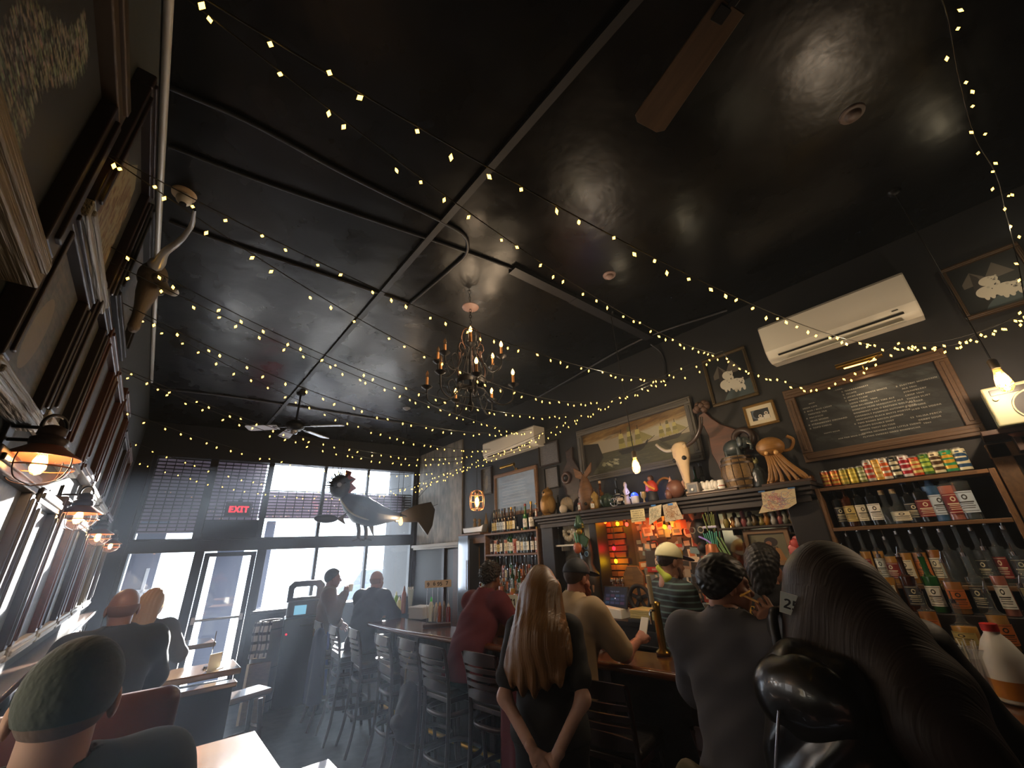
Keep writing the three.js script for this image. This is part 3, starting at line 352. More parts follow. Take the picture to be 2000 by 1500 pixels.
const bearT = canvasTex(512, 512, (g, w, h) => {
  g.fillStyle = '#111415'; g.fillRect(0, 0, w, h); g.fillStyle = '#55504a'; g.beginPath(); g.moveTo(60, 190); g.lineTo(150, 90); g.lineTo(240, 180); g.lineTo(330, 60); g.lineTo(440, 210); g.lineTo(60, 240); g.fill(); g.fillStyle = '#2b2624'; g.beginPath(); g.moveTo(150, 100); g.lineTo(190, 160); g.lineTo(220, 330); g.lineTo(120, 300); g.fill();
  g.fillStyle = '#3d4a4e'; g.beginPath(); g.moveTo(120, 512); g.quadraticCurveTo(200, 360, 512, 330); g.lineTo(512, 512); g.fill();
  const bear = (x, y, s) => { g.fillStyle = '#bdb9ab'; g.beginPath(); g.ellipse(x, y, 70 * s, 50 * s, 0.1, 0, 7); g.fill(); g.beginPath(); g.ellipse(x + 42 * s, y - 8 * s, 36 * s, 32 * s, 0, 0, 7); g.fill(); for (const q of [-20, 14, 60]) { g.beginPath(); g.ellipse(x + q * s, y + 42 * s, 15 * s, 26 * s, 0, 0, 7); g.fill(); } g.fillStyle = '#8b877c'; g.beginPath(); g.ellipse(x + 46 * s, y + 2, 13 * s, 10 * s, 0, 0, 7); g.fill(); g.fillStyle = '#1b1a18'; for (const q of [32, 58]) { g.beginPath(); g.arc(x + q * s, y - 14 * s, 4 * s, 0, 7); g.fill(); } g.beginPath(); g.ellipse(x + 48 * s, y + 1, 6 * s, 4 * s, 0, 0, 7); g.fill(); g.fillStyle = '#a5a194'; for (const q of [16, 70]) { g.beginPath(); g.arc(x + q * s, y - 34 * s, 9 * s, 0, 7); g.fill(); } };
  bear(240, 230, 0.95); bear(200, 330, 1.2); bear(325, 355, 1.3);
});
const astroT = canvasTex(256, 192, (g, w, h) => { g.fillStyle = '#2c3138'; g.fillRect(0, 0, w, h); g.fillStyle = '#5e6a78'; g.beginPath(); g.arc(90, 80, 56, 0, 7); g.fill(); g.fillStyle = '#23272d'; g.beginPath(); g.arc(104, 84, 46, 0, 7); g.fill(); g.fillStyle = '#cfcabd'; for (const [x, y] of [[120, 110], [180, 92]]) { g.beginPath(); g.ellipse(x, y, 18, 18, 0, 0, 7); g.fill(); g.fillRect(x - 30, y + 16, 58, 60); g.fillStyle = '#7a6a5c'; g.beginPath(); g.arc(x, y, 10, 0, 7); g.fill(); g.fillStyle = '#cfcabd'; } g.fillStyle = '#9aa0a2'; g.fillRect(0, 165, w, 30); });
const wallRect = (tl, tr, br, bl, x = RW - 0.03) => { const p = [tl, tr, br, bl].map((q) => onX(q[0], q[1], x)); return [(p[0].z + p[3].z) / 2, (p[1].z + p[2].z) / 2, (p[2].y + p[3].y) / 2, (p[0].y + p[1].y) / 2]; };
const fr = (label, q, fw, fd, m, art, o) => frame(label, -1, ...wallRect(...q), fw, fd, m, art, o);
fr('large painting of tall ships at sea in a carved grey frame', [[1123, 848], [1340, 773], [1386, 901], [1143, 940]], 0.075, 0.06, M('#55514a', 0.5, 0.1, { bumpMap: T.bump, bumpScale: 0.006 }), P(shipT, 0.4));
fr('painting of polar bears on snow in a thin gilt frame, under the ceiling', [[1370, 706], [1452, 674], [1483, 768], [1393, 798]], 0.03, 0.035, M('#4b3c20', 0.4, 0.3), P(bearT, 0.35));
fr('small gilt-framed picture of two figures in white suits with a pale mount', [[1449, 796], [1507, 779], [1523, 822], [1461, 839]], 0.022, 0.03, fGold, P(astroT, 0.3), { mat: 0.035 });
fr('dark framed picture hung high beside the far air conditioner', [[1050, 872], [1088, 856], [1092, 904], [1053, 914]], 0.02, 0.03, fDark, P(artT.grey));
fr('small black framed print between the slate board and the wooden mask', [[1061, 915], [1088, 908], [1092, 951], [1064, 957]], 0.016, 0.03, C.black, P(artT.grey));
fr('narrow dark framed print left of the slate board', [[938, 915], [958, 909], [961, 964], [940, 968]], 0.025, 0.03, fDark, P(artT.dim));
fr('dark framed picture with pale animal shapes in the upper right corner', [[1838, 520], [2010, 470], [2040, 585], [1876, 627]], 0.03, 0.04, M('#3c2a14', 0.45), P(bearT, 0.5));
// chalkboards
const chalkT = canvasTex(1024, 768, (g, w, h) => {
  g.fillStyle = '#17191a'; g.fillRect(0, 0, w, h); for (let i = 0; i < 160; i++) { g.globalAlpha = 0.05; g.fillStyle = '#9aa0a0'; g.beginPath(); g.ellipse(w * rnd(), h * rnd(), 30 + 90 * rnd(), 10 + 30 * rnd(), rnd(), 0, 7); g.fill(); } g.globalAlpha = 0.6;
  g.fillStyle = '#c9c6b8'; const L = (s, x, y, z = 25) => { g.font = `bold ${z}px sans-serif`; g.fillText(s, x, y); };
  L('- CANS -', 320, 50, 22); ['HIGH LIFE', '5  BUD / BUD LIGHT', '    TWISTED TEA', '6  PACIFICO', '    BLUE MOON', '8  STRAWBERRY ORCHARD', '8  TOPO CHICO'].forEach((s, i) => L(s, 34, 190 + i * 46)); L('HAPPY HOUR', 130, 560, 20); L('ASK FOR MUG PASS', 220, 660, 22); L('-BEER-', 90, 140, 20);
  ['6  NARRAGANSETT', '5  TECATE', '5  JACKS ABBY HOUSE WHITE', '7  WHITE CLAW', '    LONG TRAIL   16oz', '    NEW BELGIUM FAT TIRE ALE', '    DOGFISH HEAD SEAQUENCH ALE', '    DOWNEAST CAN O EASTERN GOLD ALE', '    CIDERBOLT PUMPKIN AUTUMN CIDER', '    DESCHUTES BLACK BUTTE PORTER', '9  TWO ROADS BACON JOHNNY', '    SLOOPS DOUBLE DUST', '    WHITE TWIST SELTZER', '    SIERRA NEVADA HAZY LITTLE THING', '    FLYING EMBERS HARD KOMBUCHA'].forEach((s, i) => L(s, 372, 92 + i * 43, 23));
  ['8  ELECTRIC MOUNTAIN', '     ALE 16oz', '     STRAWBERRY', '     CRISP 16oz', '     THREES VLIET', '     PILSNER', '9  SURFSIDE', '     ICED TEA VODKA', '', '13  TALISA PERCH', '       DERBY SOUR', '          16oz'].forEach((s, i) => L(s, 740, 190 + i * 43, 23));
});
const slateGlareT = canvasTex(512, 384, (g, w, h) => { g.fillStyle = '#8399b4'; g.fillRect(0, 0, w, h); for (let i = 0; i < 70; i++) { g.globalAlpha = 0.1; g.fillStyle = i % 2 ? '#b3bcc6' : '#66727f'; g.beginPath(); g.ellipse(w * rnd(), h * rnd(), 30 + 80 * rnd(), 10 + 30 * rnd(), 0, 0, 7); g.fill(); } g.globalAlpha = 0.5; g.strokeStyle = '#d5dbe2'; g.lineWidth = 3; for (let l = 0; l < 9; l++) { g.beginPath(); let x = 60 + 20 * rnd(); const y = 70 + l * 32; g.moveTo(x, y); while (x < 430 - 60 * rnd()) { x += 7; g.lineTo(x, y + rr(-6, 6)); } g.stroke(); } });  // dark board; window glare is put into its blue-grey base colour
fr('large wood-framed chalkboard covered in a chalked drinks list', [[1522, 766], [1845, 680], [1927, 847], [1580, 905]], 0.075, 0.045, M('#6a4c30', 0.55, 0, { map: T.wood }), P(chalkT, 0.75), { name: 'chalkboard', cat: 'chalkboard' });
fr('smaller slate board with blue-grey glare in its colour and faint chalk lines, wooden frame', [[960, 932], [1043, 907], [1057, 996], [972, 1013]], 0.05, 0.04, M('#9b7452', 0.5, 0, { map: T.wood }), P(slateGlareT, 0.35), { name: 'chalkboard', cat: 'chalkboard' });
function pictureLamp(label, a, b, drop, lit) { // a brass trough lamp on an arm
  const t = thing('picture_lamp', label, 'picture lamp', [(a.x + b.x) / 2, (a.y + b.y) / 2, (a.z + b.z) / 2]), L = a.distanceTo(b);
  mesh('shade', [cyl(0.022, 0.022, L, 0, 0, 0, 16).rotateX(Math.PI / 2)], C.brass, t);
  mesh('arm', [tube([[0.02, 0, 0], [(RW - t.position.x) * 0.6, 0.02, 0], [RW - t.position.x - 0.01, -drop, 0]], 0.006, 14, 6), cyl(0.03, 0.03, 0.012, 0, 0, 0, 16).rotateZ(Math.PI / 2).translate(RW - t.position.x - 0.006, -drop, 0)], C.brass, t);
  if (lit) { mesh('tube_bulb', box(0.022, 0.006, L * 0.7, 0.008, -0.0225, 0, 0.002), glow('#ffb35a', 8), t); const l = new THREE.SpotLight(new THREE.Color(1, 0.74, 0.45), 0.7, 4, 1.0, 0.8, 2); l.position.copy(t.position).add(V(0.012, -0.03, 0)); l.target.position.copy(t.position).add(V(0.12, -0.5, 0)); l.castShadow = true; l.shadow.radius = 1; l.name = 'picture_lamp_light'; scene.add(l, l.target); }
}
pictureLamp('lit brass picture lamp over the large chalkboard', onX(1632, 716, 3.82), onX(1724, 694, 3.82), 0.09, true);
pictureLamp('brass picture lamp over the smaller slate board', onX(978, 914, 3.82), onX(1004, 906, 3.82), 0.04, false);
// ---------- mantel over the back bar ----------
const MX = 3.64, MY = 2.19, mz0 = onX(1040, 1016, MX).z, mz1 = onX(1580, 934, MX).z;
const agedW = M('#3a3230', 0.55, 0, { map: T.wood });
{ const t = thing('mantel_shelf', 'long dark wooden mantel shelf running over the back bar', 'shelf', [0, 0, 0]);
  mesh('board', uvm(box(RW - MX, 0.03, mz1 - mz0, (RW + MX) / 2, MY - 0.015, (mz0 + mz1) / 2, 0.005)), agedW, t);
  mesh('molding', [box(RW - MX - 0.03, 0.035, mz1 - mz0 - 0.02, (RW + MX + 0.03) / 2, MY - 0.047, (mz0 + mz1) / 2, 0.01), box(RW - MX - 0.06, 0.03, mz1 - mz0 - 0.05, (RW + MX + 0.06) / 2, MY - 0.08, (mz0 + mz1) / 2, 0.008)], agedW, t);
  mesh('frieze', box(0.04, 0.05, mz1 - mz0 - 0.1, MX + 0.1, MY - 0.118, (mz0 + mz1) / 2, 0.004), M('#4b4543', 0.6, 0, { map: T.wood }), t);
  for (const [z, w] of [[mz0 + 0.14, 0.2], [-3.0, 0.1], [mz1 - 0.12, 0.22]]) mesh('post', box(0.2, 1.0, w, RW - 0.16, 1.56, z, 0.01), M('#1c1614', 0.5, 0, { map: T.wood }), t);
}
const CY = 1.16;
{ const t = thing('back_bar', 'dark painted back bar counter with open cupboards below', 'counter', [0, 0, 0]), z0 = -5.0, z1 = 1.3, k = M('#26262a', 0.5, 0, { map: T.wood });
  mesh('top', uvm(box(0.5, 0.04, z1 - z0, RW - 0.25, CY - 0.02, (z0 + z1) / 2)), k, t);
  mesh('back', box(0.03, CY - 0.04, z1 - z0, RW - 0.02, (CY - 0.04) / 2, (z0 + z1) / 2), k, t);
  for (let z = z0; z <= z1 + 0.01; z += 0.7) mesh('divider', box(0.44, CY - 0.04, 0.05, RW - 0.26, (CY - 0.04) / 2, Math.min(z1 - 0.03, z + 0.025)), k, t);
  mesh('rail', box(0.04, 0.16, z1 - z0, RW - 0.47, CY - 0.12, (z0 + z1) / 2), k, t);
  mesh('drawer', [box(0.03, 0.11, 0.42, RW - 0.505, CY - 0.115, -2.2), box(0.02, 0.012, 0.44, RW - 0.525, CY - 0.17, -2.2)], M('#33353a', 0.4, 0.3), t);
  mesh('lower_shelf', box(0.44, 0.03, z1 - z0 - 0.1, RW - 0.26, 0.55, (z0 + z1) / 2), k, t);
}
// ---------- bottles and cans ----------
const lblT = ['#d9d0b4', '#c9b26a', '#7a1f1c', '#26292e', '#b9c7d2', '#3f5e3a', '#c46a2a', '#e8e4d8'].map((c, i) => canvasTex(128, 128, (g, w, h) => { g.fillStyle = c; g.fillRect(0, 0, w, h); const d = i === 3 || i === 2 || i === 5 ? '#d8cfae' : '#2b2620'; g.fillStyle = d; g.fillRect(8, 8, w - 16, 3); g.fillRect(8, h - 12, w - 16, 3); for (let k = 0; k < 4; k++) g.fillRect(20 + 8 * (k % 2), 62 + k * 12, w - 40 - 16 * (k % 2), k ? 4 : 7); g.beginPath(); g.arc(w / 2, 36, 16, 0, 7); g.fill(); g.fillStyle = c; g.beginPath(); g.arc(w / 2, 36, 9, 0, 7); g.fill(); }));
const lblM = lblT.map((t) => M('#ffffff', 0.6, 0, { map: t })), lblN = ['cream', 'gold', 'dark red', 'black', 'pale blue', 'green', 'orange', 'white'];
const glassOf = { clear: M('#e4eaea', 0.03, 0, { transmission: 0.96, thickness: 0 }), amber: M('#a85a14', 0.05, 0, { transmission: 0.55, thickness: 0 }), green: M('#2c6a2c', 0.05, 0, { transmission: 0.5, thickness: 0 }), brown: M('#4a2410', 0.08, 0, { transmission: 0.4, thickness: 0 }), dark: M('#15181a', 0.08), blue: M('#5d86b8', 0.05, 0, { transmission: 0.5, thickness: 0 }) };
const liq = { amber: M('#b9701c', 0.15), gold: M('#c98a2e', 0.15), red: M('#7a1c14', 0.15), dark: M('#2a1408', 0.15), clear: null, pink: M('#c9705a', 0.15), green: M('#2f7a34', 0.15) };
const profile = (R, hb, ht, rn, foot = 0.006) => { const p = [[0, 0.004], [R * 0.8, 0.002], [R * 0.95, 0.0], [R, foot], [R, hb * 0.5], [R, hb]]; const d = R - rn; for (let k = 1; k <= 6; k++) { const a = k / 6 * Math.PI / 2; p.push([rn + d * (1 - Math.sin(a) * (k < 6 ? 1 : 1)) * (k < 6 ? 1 : 0) + (k === 6 ? 0 : 0), hb + d * 1.05 * (1 - Math.cos(a))]); } const y = hb + d * 1.05; p.push([rn, y + (ht - y) * 0.5], [rn, ht - 0.012], [rn + 0.002, ht - 0.01], [rn + 0.002, ht]); return p; };
const shapes = { tall: profile(0.038, 0.19, 0.3, 0.0145), square: profile(0.042, 0.17, 0.268, 0.015), squat: profile(0.056, 0.105, 0.215, 0.018), wine: profile(0.037, 0.19, 0.315, 0.0135), slim: profile(0.031, 0.205, 0.33, 0.0125) };
const geoCache = new Map(); const cache = (k, f) => { if (!geoCache.has(k)) geoCache.set(k, f()); return geoCache.get(k); };
const capM = [M('#111111', 0.4), M('#b08a3e', 0.35, 0.8), M('#7a1a16', 0.4), M('#c9a777', 0.7), M('#c8c8ca', 0.3, 0.8), M('#2b4a7a', 0.4)];
function bottle(label, group, pos, kind, gl, lq, li, ci, spout, sc = 1) {
  const S = shapes[kind], top = S[S.length - 1][1], R = S[3][0], HB = S[5][1], t = thing('bottle', label, 'bottle', pos, -Math.PI / 2 + rr(-0.5, 0.5), group); t.scale.setScalar(sc);
  mesh('glass', cache('b' + kind, () => lathe(S, 16)), glassOf[gl], t);
  if (liq[lq]) mesh('liquid', cache('l' + kind, () => { const h = HB * 0.96; return lathe([[0, 0.004], [R * 0.93, 0.004], [R * 0.93, h], [0, h]], 14); }), liq[lq], t);
  if (li >= 0) mesh('label', cache('p' + kind, () => new THREE.CylinderGeometry(R + 0.0008, R + 0.0008, HB * 0.56, 14, 1, true, -1.1, 2.2).translate(0, HB * 0.46, 0)), lblM[li], t);
  if (spout) mesh('pourer', cache('s' + kind, () => merge([cyl(0.013, 0.012, 0.022, 0, top + 0.008, 0, 10), bar([0, top + 0.015, 0], [0.008, top + 0.06, 0.012], 0.0045, 6, 0.003)])), C.chrome, t);
  else mesh('cap', cache('c' + kind, () => cyl(0.0165, 0.0165, 0.03, 0, top - 0.004, 0, 12)), capM[ci], t);
  return t;
}
const ord = ['first', 'second', 'third', 'fourth', 'fifth', 'sixth', 'seventh', 'eighth', 'ninth', 'tenth', 'eleventh', 'twelfth', 'thirteenth', 'fourteenth', 'fifteenth', 'sixteenth', 'seventeenth', 'eighteenth', 'nineteenth'];
const liqN = { amber: 'amber', gold: 'golden', red: 'red', dark: 'dark', clear: 'clear', pink: 'pink', green: 'green' };
function row(where, group, list, z0, z1, x, y, o = {}) { // bottles in a row from the street end (z0) toward the camera end (z1)
  list.forEach((s, i) => { const [kind, gl, lq, li, ci, sc] = s; const z = list.length > 1 ? z0 + (z1 - z0) * i / (list.length - 1) : z0; const look = gl === 'clear' ? `${liqN[lq]} bottle` : `${gl} glass bottle`; bottle(`${look}${li >= 0 ? ' with ' + lblN[li] + ' label' : ''}, ${ord[i]} from street end, ${where}`, group, [x + rr(-0.012, 0.012), y, z + rr(-0.006, 0.006)], kind, gl, lq, li, ci, o.spout, sc || 1); });
}
const pick = (a) => a[rnd() * a.length | 0];
const rndRow = (n, kinds, gls, sc = 1) => Array.from({ length: n }, () => { const gl = pick(gls), lq = gl === 'clear' ? pick(['clear', 'clear', 'amber', 'gold', 'pink']) : 'none'; return [pick(kinds), gl, lq, rnd() * 8 | 0, rnd() * 6 | 0, sc * rr(0.94, 1.06)]; });
function rack(name, label, z0, z1, y0, y1, depth, shelves, mat, back) {
  const t = thing(name, label, 'shelf', [0, 0, 0]), x = RW - depth / 2;
  for (const z of [z0, z1]) mesh('side', box(depth, y1 - y0, 0.03, x, (y0 + y1) / 2, z), mat, t);
  for (const y of shelves) mesh('shelf_board', uvm(box(depth, 0.025, z1 - z0 - 0.03, x, y - 0.0125, (z0 + z1) / 2)), mat, t);
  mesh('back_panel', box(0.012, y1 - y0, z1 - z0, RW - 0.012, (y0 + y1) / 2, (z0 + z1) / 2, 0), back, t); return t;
}
// far rack, by the slate board
{ const x = 3.82, a = onX(955, 1045, x), b = onX(1056, 1030, x), s2 = (onX(953, 1086, x).y + onX(1062, 1075, x).y) / 2, y1 = (a.y + b.y) / 2, z0 = a.z, z1 = b.z;
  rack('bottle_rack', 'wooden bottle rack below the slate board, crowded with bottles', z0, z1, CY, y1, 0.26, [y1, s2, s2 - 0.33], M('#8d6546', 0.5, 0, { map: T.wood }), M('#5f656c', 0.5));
  row('far rack top shelf', 'bottles on the top shelf of the far rack', [['wine', 'dark', 'none', 1, 0], ['wine', 'brown', 'none', 1, 0], ['wine', 'dark', 'none', 4, 0], ['wine', 'dark', 'none', 4, 5], ['wine', 'brown', 'none', 7, 0], ['wine', 'dark', 'none', 1, 0], ['wine', 'brown', 'none', 1, 1], ['wine', 'dark', 'none', 0, 0]], z0 + 0.12, z0 + 0.62, x, y1, {});
  bottle('green glass bottle with white label near the camera end of the far rack top', 'bottles on the top shelf of the far rack', [x, y1, z1 - 0.28], 'wine', 'green', 'none', 7, 2, false, 1.05); bottle('brown glass bottle with white label at the camera end of the far rack top', 'bottles on the top shelf of the far rack', [x, y1, z1 - 0.16], 'wine', 'brown', 'none', 7, 1, false, 1.1);
  row('far rack middle shelf', 'bottles on the middle shelf of the far rack', [['tall', 'brown', 'none', 7, 0], ['tall', 'clear', 'pink', 7, 0], ['square', 'brown', 'none', 1, 0], ['tall', 'clear', 'clear', 7, 0], ['tall', 'clear', 'pink', 0, 1], ['slim', 'green', 'none', 0, 0], ['tall', 'green', 'none', 7, 5], ['tall', 'clear', 'pink', 2, 2], ['slim', 'clear', 'clear', 7, 4], ['tall', 'clear', 'clear', 0, 1], ['tall', 'clear', 'clear', 4, 0], ['tall', 'dark', 'none', 7, 0], ['tall', 'brown', 'none', 7, 3], ['tall', 'clear', 'pink', 7, 1]], z0 + 0.1, z1 - 0.08, x, s2, {});
  const low = s2 - 0.33;
  row('far rack lower shelf', 'bottles on the lower shelf of the far rack', rndRow(14, ['tall', 'slim', 'wine'], ['clear', 'brown', 'green', 'dark', 'clear'], 0.95), z0 + 0.08, z1 - 0.08, x + 0.03, low, { spout: true });
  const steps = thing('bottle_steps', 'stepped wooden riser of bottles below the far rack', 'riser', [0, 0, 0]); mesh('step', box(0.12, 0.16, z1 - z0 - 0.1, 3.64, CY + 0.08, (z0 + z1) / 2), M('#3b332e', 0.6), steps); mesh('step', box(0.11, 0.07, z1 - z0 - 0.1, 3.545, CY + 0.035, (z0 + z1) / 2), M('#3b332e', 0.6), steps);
  row('upper step below far rack', 'bottles on the upper step below the far rack', rndRow(13, ['tall', 'square', 'slim'], ['clear', 'green', 'clear', 'amber'], 0.92), z0 + 0.1, z1 - 0.1, 3.64, CY + 0.16, { spout: true });
  row('lower step below far rack', 'bottles on the lower step below the far rack', rndRow(12, ['tall', 'square', 'squat'], ['clear', 'clear', 'amber', 'clear'], 0.9), z0 + 0.12, z1 - 0.12, 3.548, CY + 0.07, { spout: true });
}
// near rack, below the large chalkboard
const RZ = [0, 0];
{ const x = 3.82, a = onX(1605, 957, x), b = onX(1941, 913, x), c = onX(1621, 1034, x), d = onX(1977, 1008, x), y1 = (a.y + b.y) / 2, y2 = (c.y + d.y) / 2, z0 = (a.z + c.z) / 2, z1 = (b.z + d.z) / 2; RZ[0] = z0; RZ[1] = z1;
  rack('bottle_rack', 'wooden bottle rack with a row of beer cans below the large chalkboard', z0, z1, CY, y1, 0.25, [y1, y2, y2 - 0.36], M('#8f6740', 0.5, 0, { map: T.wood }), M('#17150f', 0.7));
  const cans = [['#a24a26', '#c9a84e', 'rust and gold', 0], ['#c05a1e', '#d8b35a', 'orange', 0], ['#8e8a3a', '#c9b04e', 'dull green', 0], ['#b3a02e', '#d8c860', 'yellow', 0], ['#6f7a3c', '#c9c8a0', 'olive', 0], ['#b5b0a2', '#b0402a', 'tall silver and red', 1], ['#cf9a3a', '#e0c27a', 'tall amber', 1], ['#c7c2b2', '#c75a22', 'tall grey and orange', 1], ['#1f2420', '#d0c8a8', 'tall black', 1], ['#d8cfc8', '#a01f2a', 'tall white and crimson', 1], ['#b5431f', '#d8c070', 'short red', 0.4], ['#3f6b2a', '#a9c04a', 'green', 0.7], ['#d6cba6', '#4a3520', 'cream and brown', 0.8], ['#2f8a5a', '#d0a030', 'teal and yellow', 0.8], ['#d8d2b0', '#2b4a6a', 'cream and navy', 0.8]];
  const ct = cans.map(([p, q]) => canvasTex(64, 64, (g) => { g.fillStyle = p; g.fillRect(0, 0, 64, 64); g.fillStyle = q; g.fillRect(0, 46, 64, 10); g.beginPath(); g.ellipse(32, 26, 16, 13, 0, 0, 7); g.fill(); g.fillStyle = p; g.fillRect(22, 23, 20, 5); g.fillStyle = q; for (let k = 0; k < 5; k++) g.fillRect(4 + 12 * k, 6 + 3 * (k % 2), 6, 4); }));
  const cz = [1622, 1640, 1657, 1674, 1692, 1708, 1724, 1738, 1757, 1776, 1796, 1816, 1836, 1860, 1885].map((px, i) => onX(px, 960 - i * 3.4, 3.79).z);
  cans.forEach(([p, q, n, tall], i) => { const t = thing('beer_can', `${n} beer can, ${ord[i]} in the row on top of the near rack`, 'can', [3.79, y1, cz[i]], -Math.PI / 2, 'beer cans on top of the near rack'); const h = 0.122 + 0.035 * tall, r = tall ? 0.033 : 0.029; mesh('body', new THREE.CylinderGeometry(r, r, h - 0.02, 20, 1, true, Math.PI).translate(0, h / 2, 0), M('#ffffff', 0.3, 0.35, { map: ct[i] }), t); mesh('lid', lathe([[0, h - 0.004], [r * 0.75, h - 0.004], [r * 0.8, h], [r * 0.85, h - 0.001], [r, h - 0.011]], 18), C.steel, t); mesh('foot', lathe([[r, 0.011], [r * 0.82, 0], [0, 0.002]], 18), C.steel, t); });
  row('near rack middle shelf', 'bottles on the middle shelf of the near rack', [['wine', 'dark', 'none', 3, 3], ['wine', 'brown', 'none', 1, 3], ['tall', 'dark', 'none', 0, 3], ['tall', 'dark', 'none', 7, 3], ['squat', 'clear', 'clear', -1, 3], ['squat', 'clear', 'clear', 0, 3], ['square', 'dark', 'none', 3, 5], ['square', 'dark', 'none', 2, 2, 1.1], ['tall', 'blue', 'none', 4, 3, 1.15], ['tall', 'clear', 'pink', 2, 2, 1.15], ['tall', 'clear', 'clear', 4, 3, 1.2]], z0 + 0.08, z1 - 0.16, x - 0.01, y2, {});
  const y3 = y2 - 0.36;
  row('near rack lower shelf', 'spirit bottles on the lower shelf of the near rack', [['tall', 'clear', 'amber', 7, 0], ['slim', 'clear', 'gold', 2, 0], ['slim', 'clear', 'gold', 7, 0], ['square', 'clear', 'gold', 2, 0], ['tall', 'clear', 'gold', 0, 0], ['tall', 'clear', 'amber', 6, 0], ['slim', 'clear', 'amber', 0, 0], ['tall', 'clear', 'clear', -1, 0], ['slim', 'clear', 'clear', -1, 0], ['tall', 'clear', 'clear', 3, 0], ['slim', 'clear', 'clear', 2, 0], ['tall', 'clear', 'clear', 3, 0]], z0 + 0.07, z1 - 0.07, x, y3, { spout: true });
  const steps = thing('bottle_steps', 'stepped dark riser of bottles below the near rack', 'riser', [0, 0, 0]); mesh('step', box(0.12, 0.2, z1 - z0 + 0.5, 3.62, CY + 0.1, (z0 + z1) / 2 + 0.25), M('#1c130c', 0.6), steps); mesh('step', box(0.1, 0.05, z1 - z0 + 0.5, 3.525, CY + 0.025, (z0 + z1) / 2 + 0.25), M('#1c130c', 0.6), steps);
  row('upper step below near rack', 'spirit bottles on the upper step below the near rack', [['slim', 'clear', 'gold', 3, 0], ['square', 'clear', 'gold', 3, 0], ['tall', 'clear', 'gold', 0, 0], ['tall', 'brown', 'none', 3, 0], ['tall', 'green', 'none', 7, 0], ['square', 'clear', 'amber', 6, 0], ['tall', 'clear', 'clear', 3, 0], ['slim', 'clear', 'pink', 7, 0], ['tall', 'clear', 'clear', 1, 0], ['slim', 'clear', 'gold', 0, 0], ['square', 'clear', 'gold', 6, 0], ['tall', 'clear', 'gold', 1, 0], ['tall', 'clear', 'amber', 0, 0]], z0 + 0.05, z1 + 0.3, 3.62, CY + 0.2, { spout: true });
  row('lower step below near rack', 'spirit bottles on the lower step below the near rack', [['square', 'clear', 'gold', 1, 0], ['square', 'clear', 'gold', 0, 0], ['square', 'clear', 'amber', 6, 0], ['squat', 'clear', 'gold', 1, 0], ['square', 'clear', 'gold', 6, 0], ['tall', 'clear', 'clear', 0, 0], ['square', 'clear', 'clear', 7, 0], ['tall', 'clear', 'gold', 0, 0], ['square', 'clear', 'amber', 0, 0]], z0 + 0.1, z1 + 0.3, 3.525, CY + 0.05, { spout: true });
}
// ---------- things on the mantel ----------
const mz = (px, py, x = 3.8) => onX(px, py, x).z, mh = (px, pyT, x = 3.8) => Math.max(0.03, onX(px, pyT, x).y - MY);
const mt = (name, label, cat, px, py, x = 3.8, ry = -Math.PI / 2) => thing(name, label, cat, [x, MY, mz(px, py, x)], ry);
const gilt = M('#8f6a30', 0.45, 0.3, { bumpMap: T.bump, bumpScale: 0.004 }), carved = M('#8a5f38', 0.55, 0, { map: T.wood, bumpMap: T.bump, bumpScale: 0.002 }), dkwood = M('#4a2c1a', 0.5, 0, { map: T.wood });
{ const h = mh(1072, 953), t = mt('owl_figure', 'golden carved owl figure looking back over its shoulder on the mantel', 'figurine', 1072, 1003); t.rotation.y -= 0.5;
  mesh('body', lathe([[0, 0.02], [h * 0.22, 0.03], [h * 0.3, h * 0.25], [h * 0.29, h * 0.5], [h * 0.2, h * 0.72], [0, h * 0.78]], 22), gilt, t); mesh('head', [sph(h * 0.21, 0, h * 0.8, 0, 18, 1, 0.95, 1), new THREE.ConeGeometry(h * 0.06, h * 0.12, 8).translate(-h * 0.12, h * 0.99, 0), new THREE.ConeGeometry(h * 0.06, h * 0.12, 8).translate(h * 0.12, h * 0.99, 0)], gilt, t);
  mesh('beak', new THREE.ConeGeometry(h * 0.05, h * 0.12, 8).rotateX(2.4).translate(0, h * 0.77, h * 0.21), dkwood, t); mesh('eye', [sph(h * 0.05, -h * 0.08, h * 0.83, h * 0.16, 10), sph(h * 0.05, h * 0.08, h * 0.83, h * 0.16, 10)], C.black, t); mesh('foot', [box(h * 0.16, h * 0.08, h * 0.24, -h * 0.12, h * 0.04, h * 0.1, 0.01), box(h * 0.16, h * 0.08, h * 0.24, h * 0.12, h * 0.04, h * 0.1, 0.01)], gilt, t);
  for (const s of [-1, 1]) mesh('wing', sph(h * 0.2, s * h * 0.24, h * 0.38, -h * 0.05, 12, 0.45, 1.5, 0.8), M('#8b6a30', 0.5, 0.3), t); }
{ const t = mt('shell', 'scalloped shell holding a pale egg on the mantel beside the owl', 'shell', 1105, 1000), g = []; for (let k = 0; k < 9; k++) { const a = (k - 4) * 0.26; g.push(sph(0.03, Math.sin(a) * 0.1, 0.05 + Math.cos(a) * 0.08, -0.03, 10, 0.6, 2.6, 0.5)); } mesh('valve', g, M('#8f8067', 0.5), t); mesh('egg', sph(0.05, 0, 0.055, 0.04, 18, 1, 1.1, 1), M('#cfc3b0', 0.35), t); }
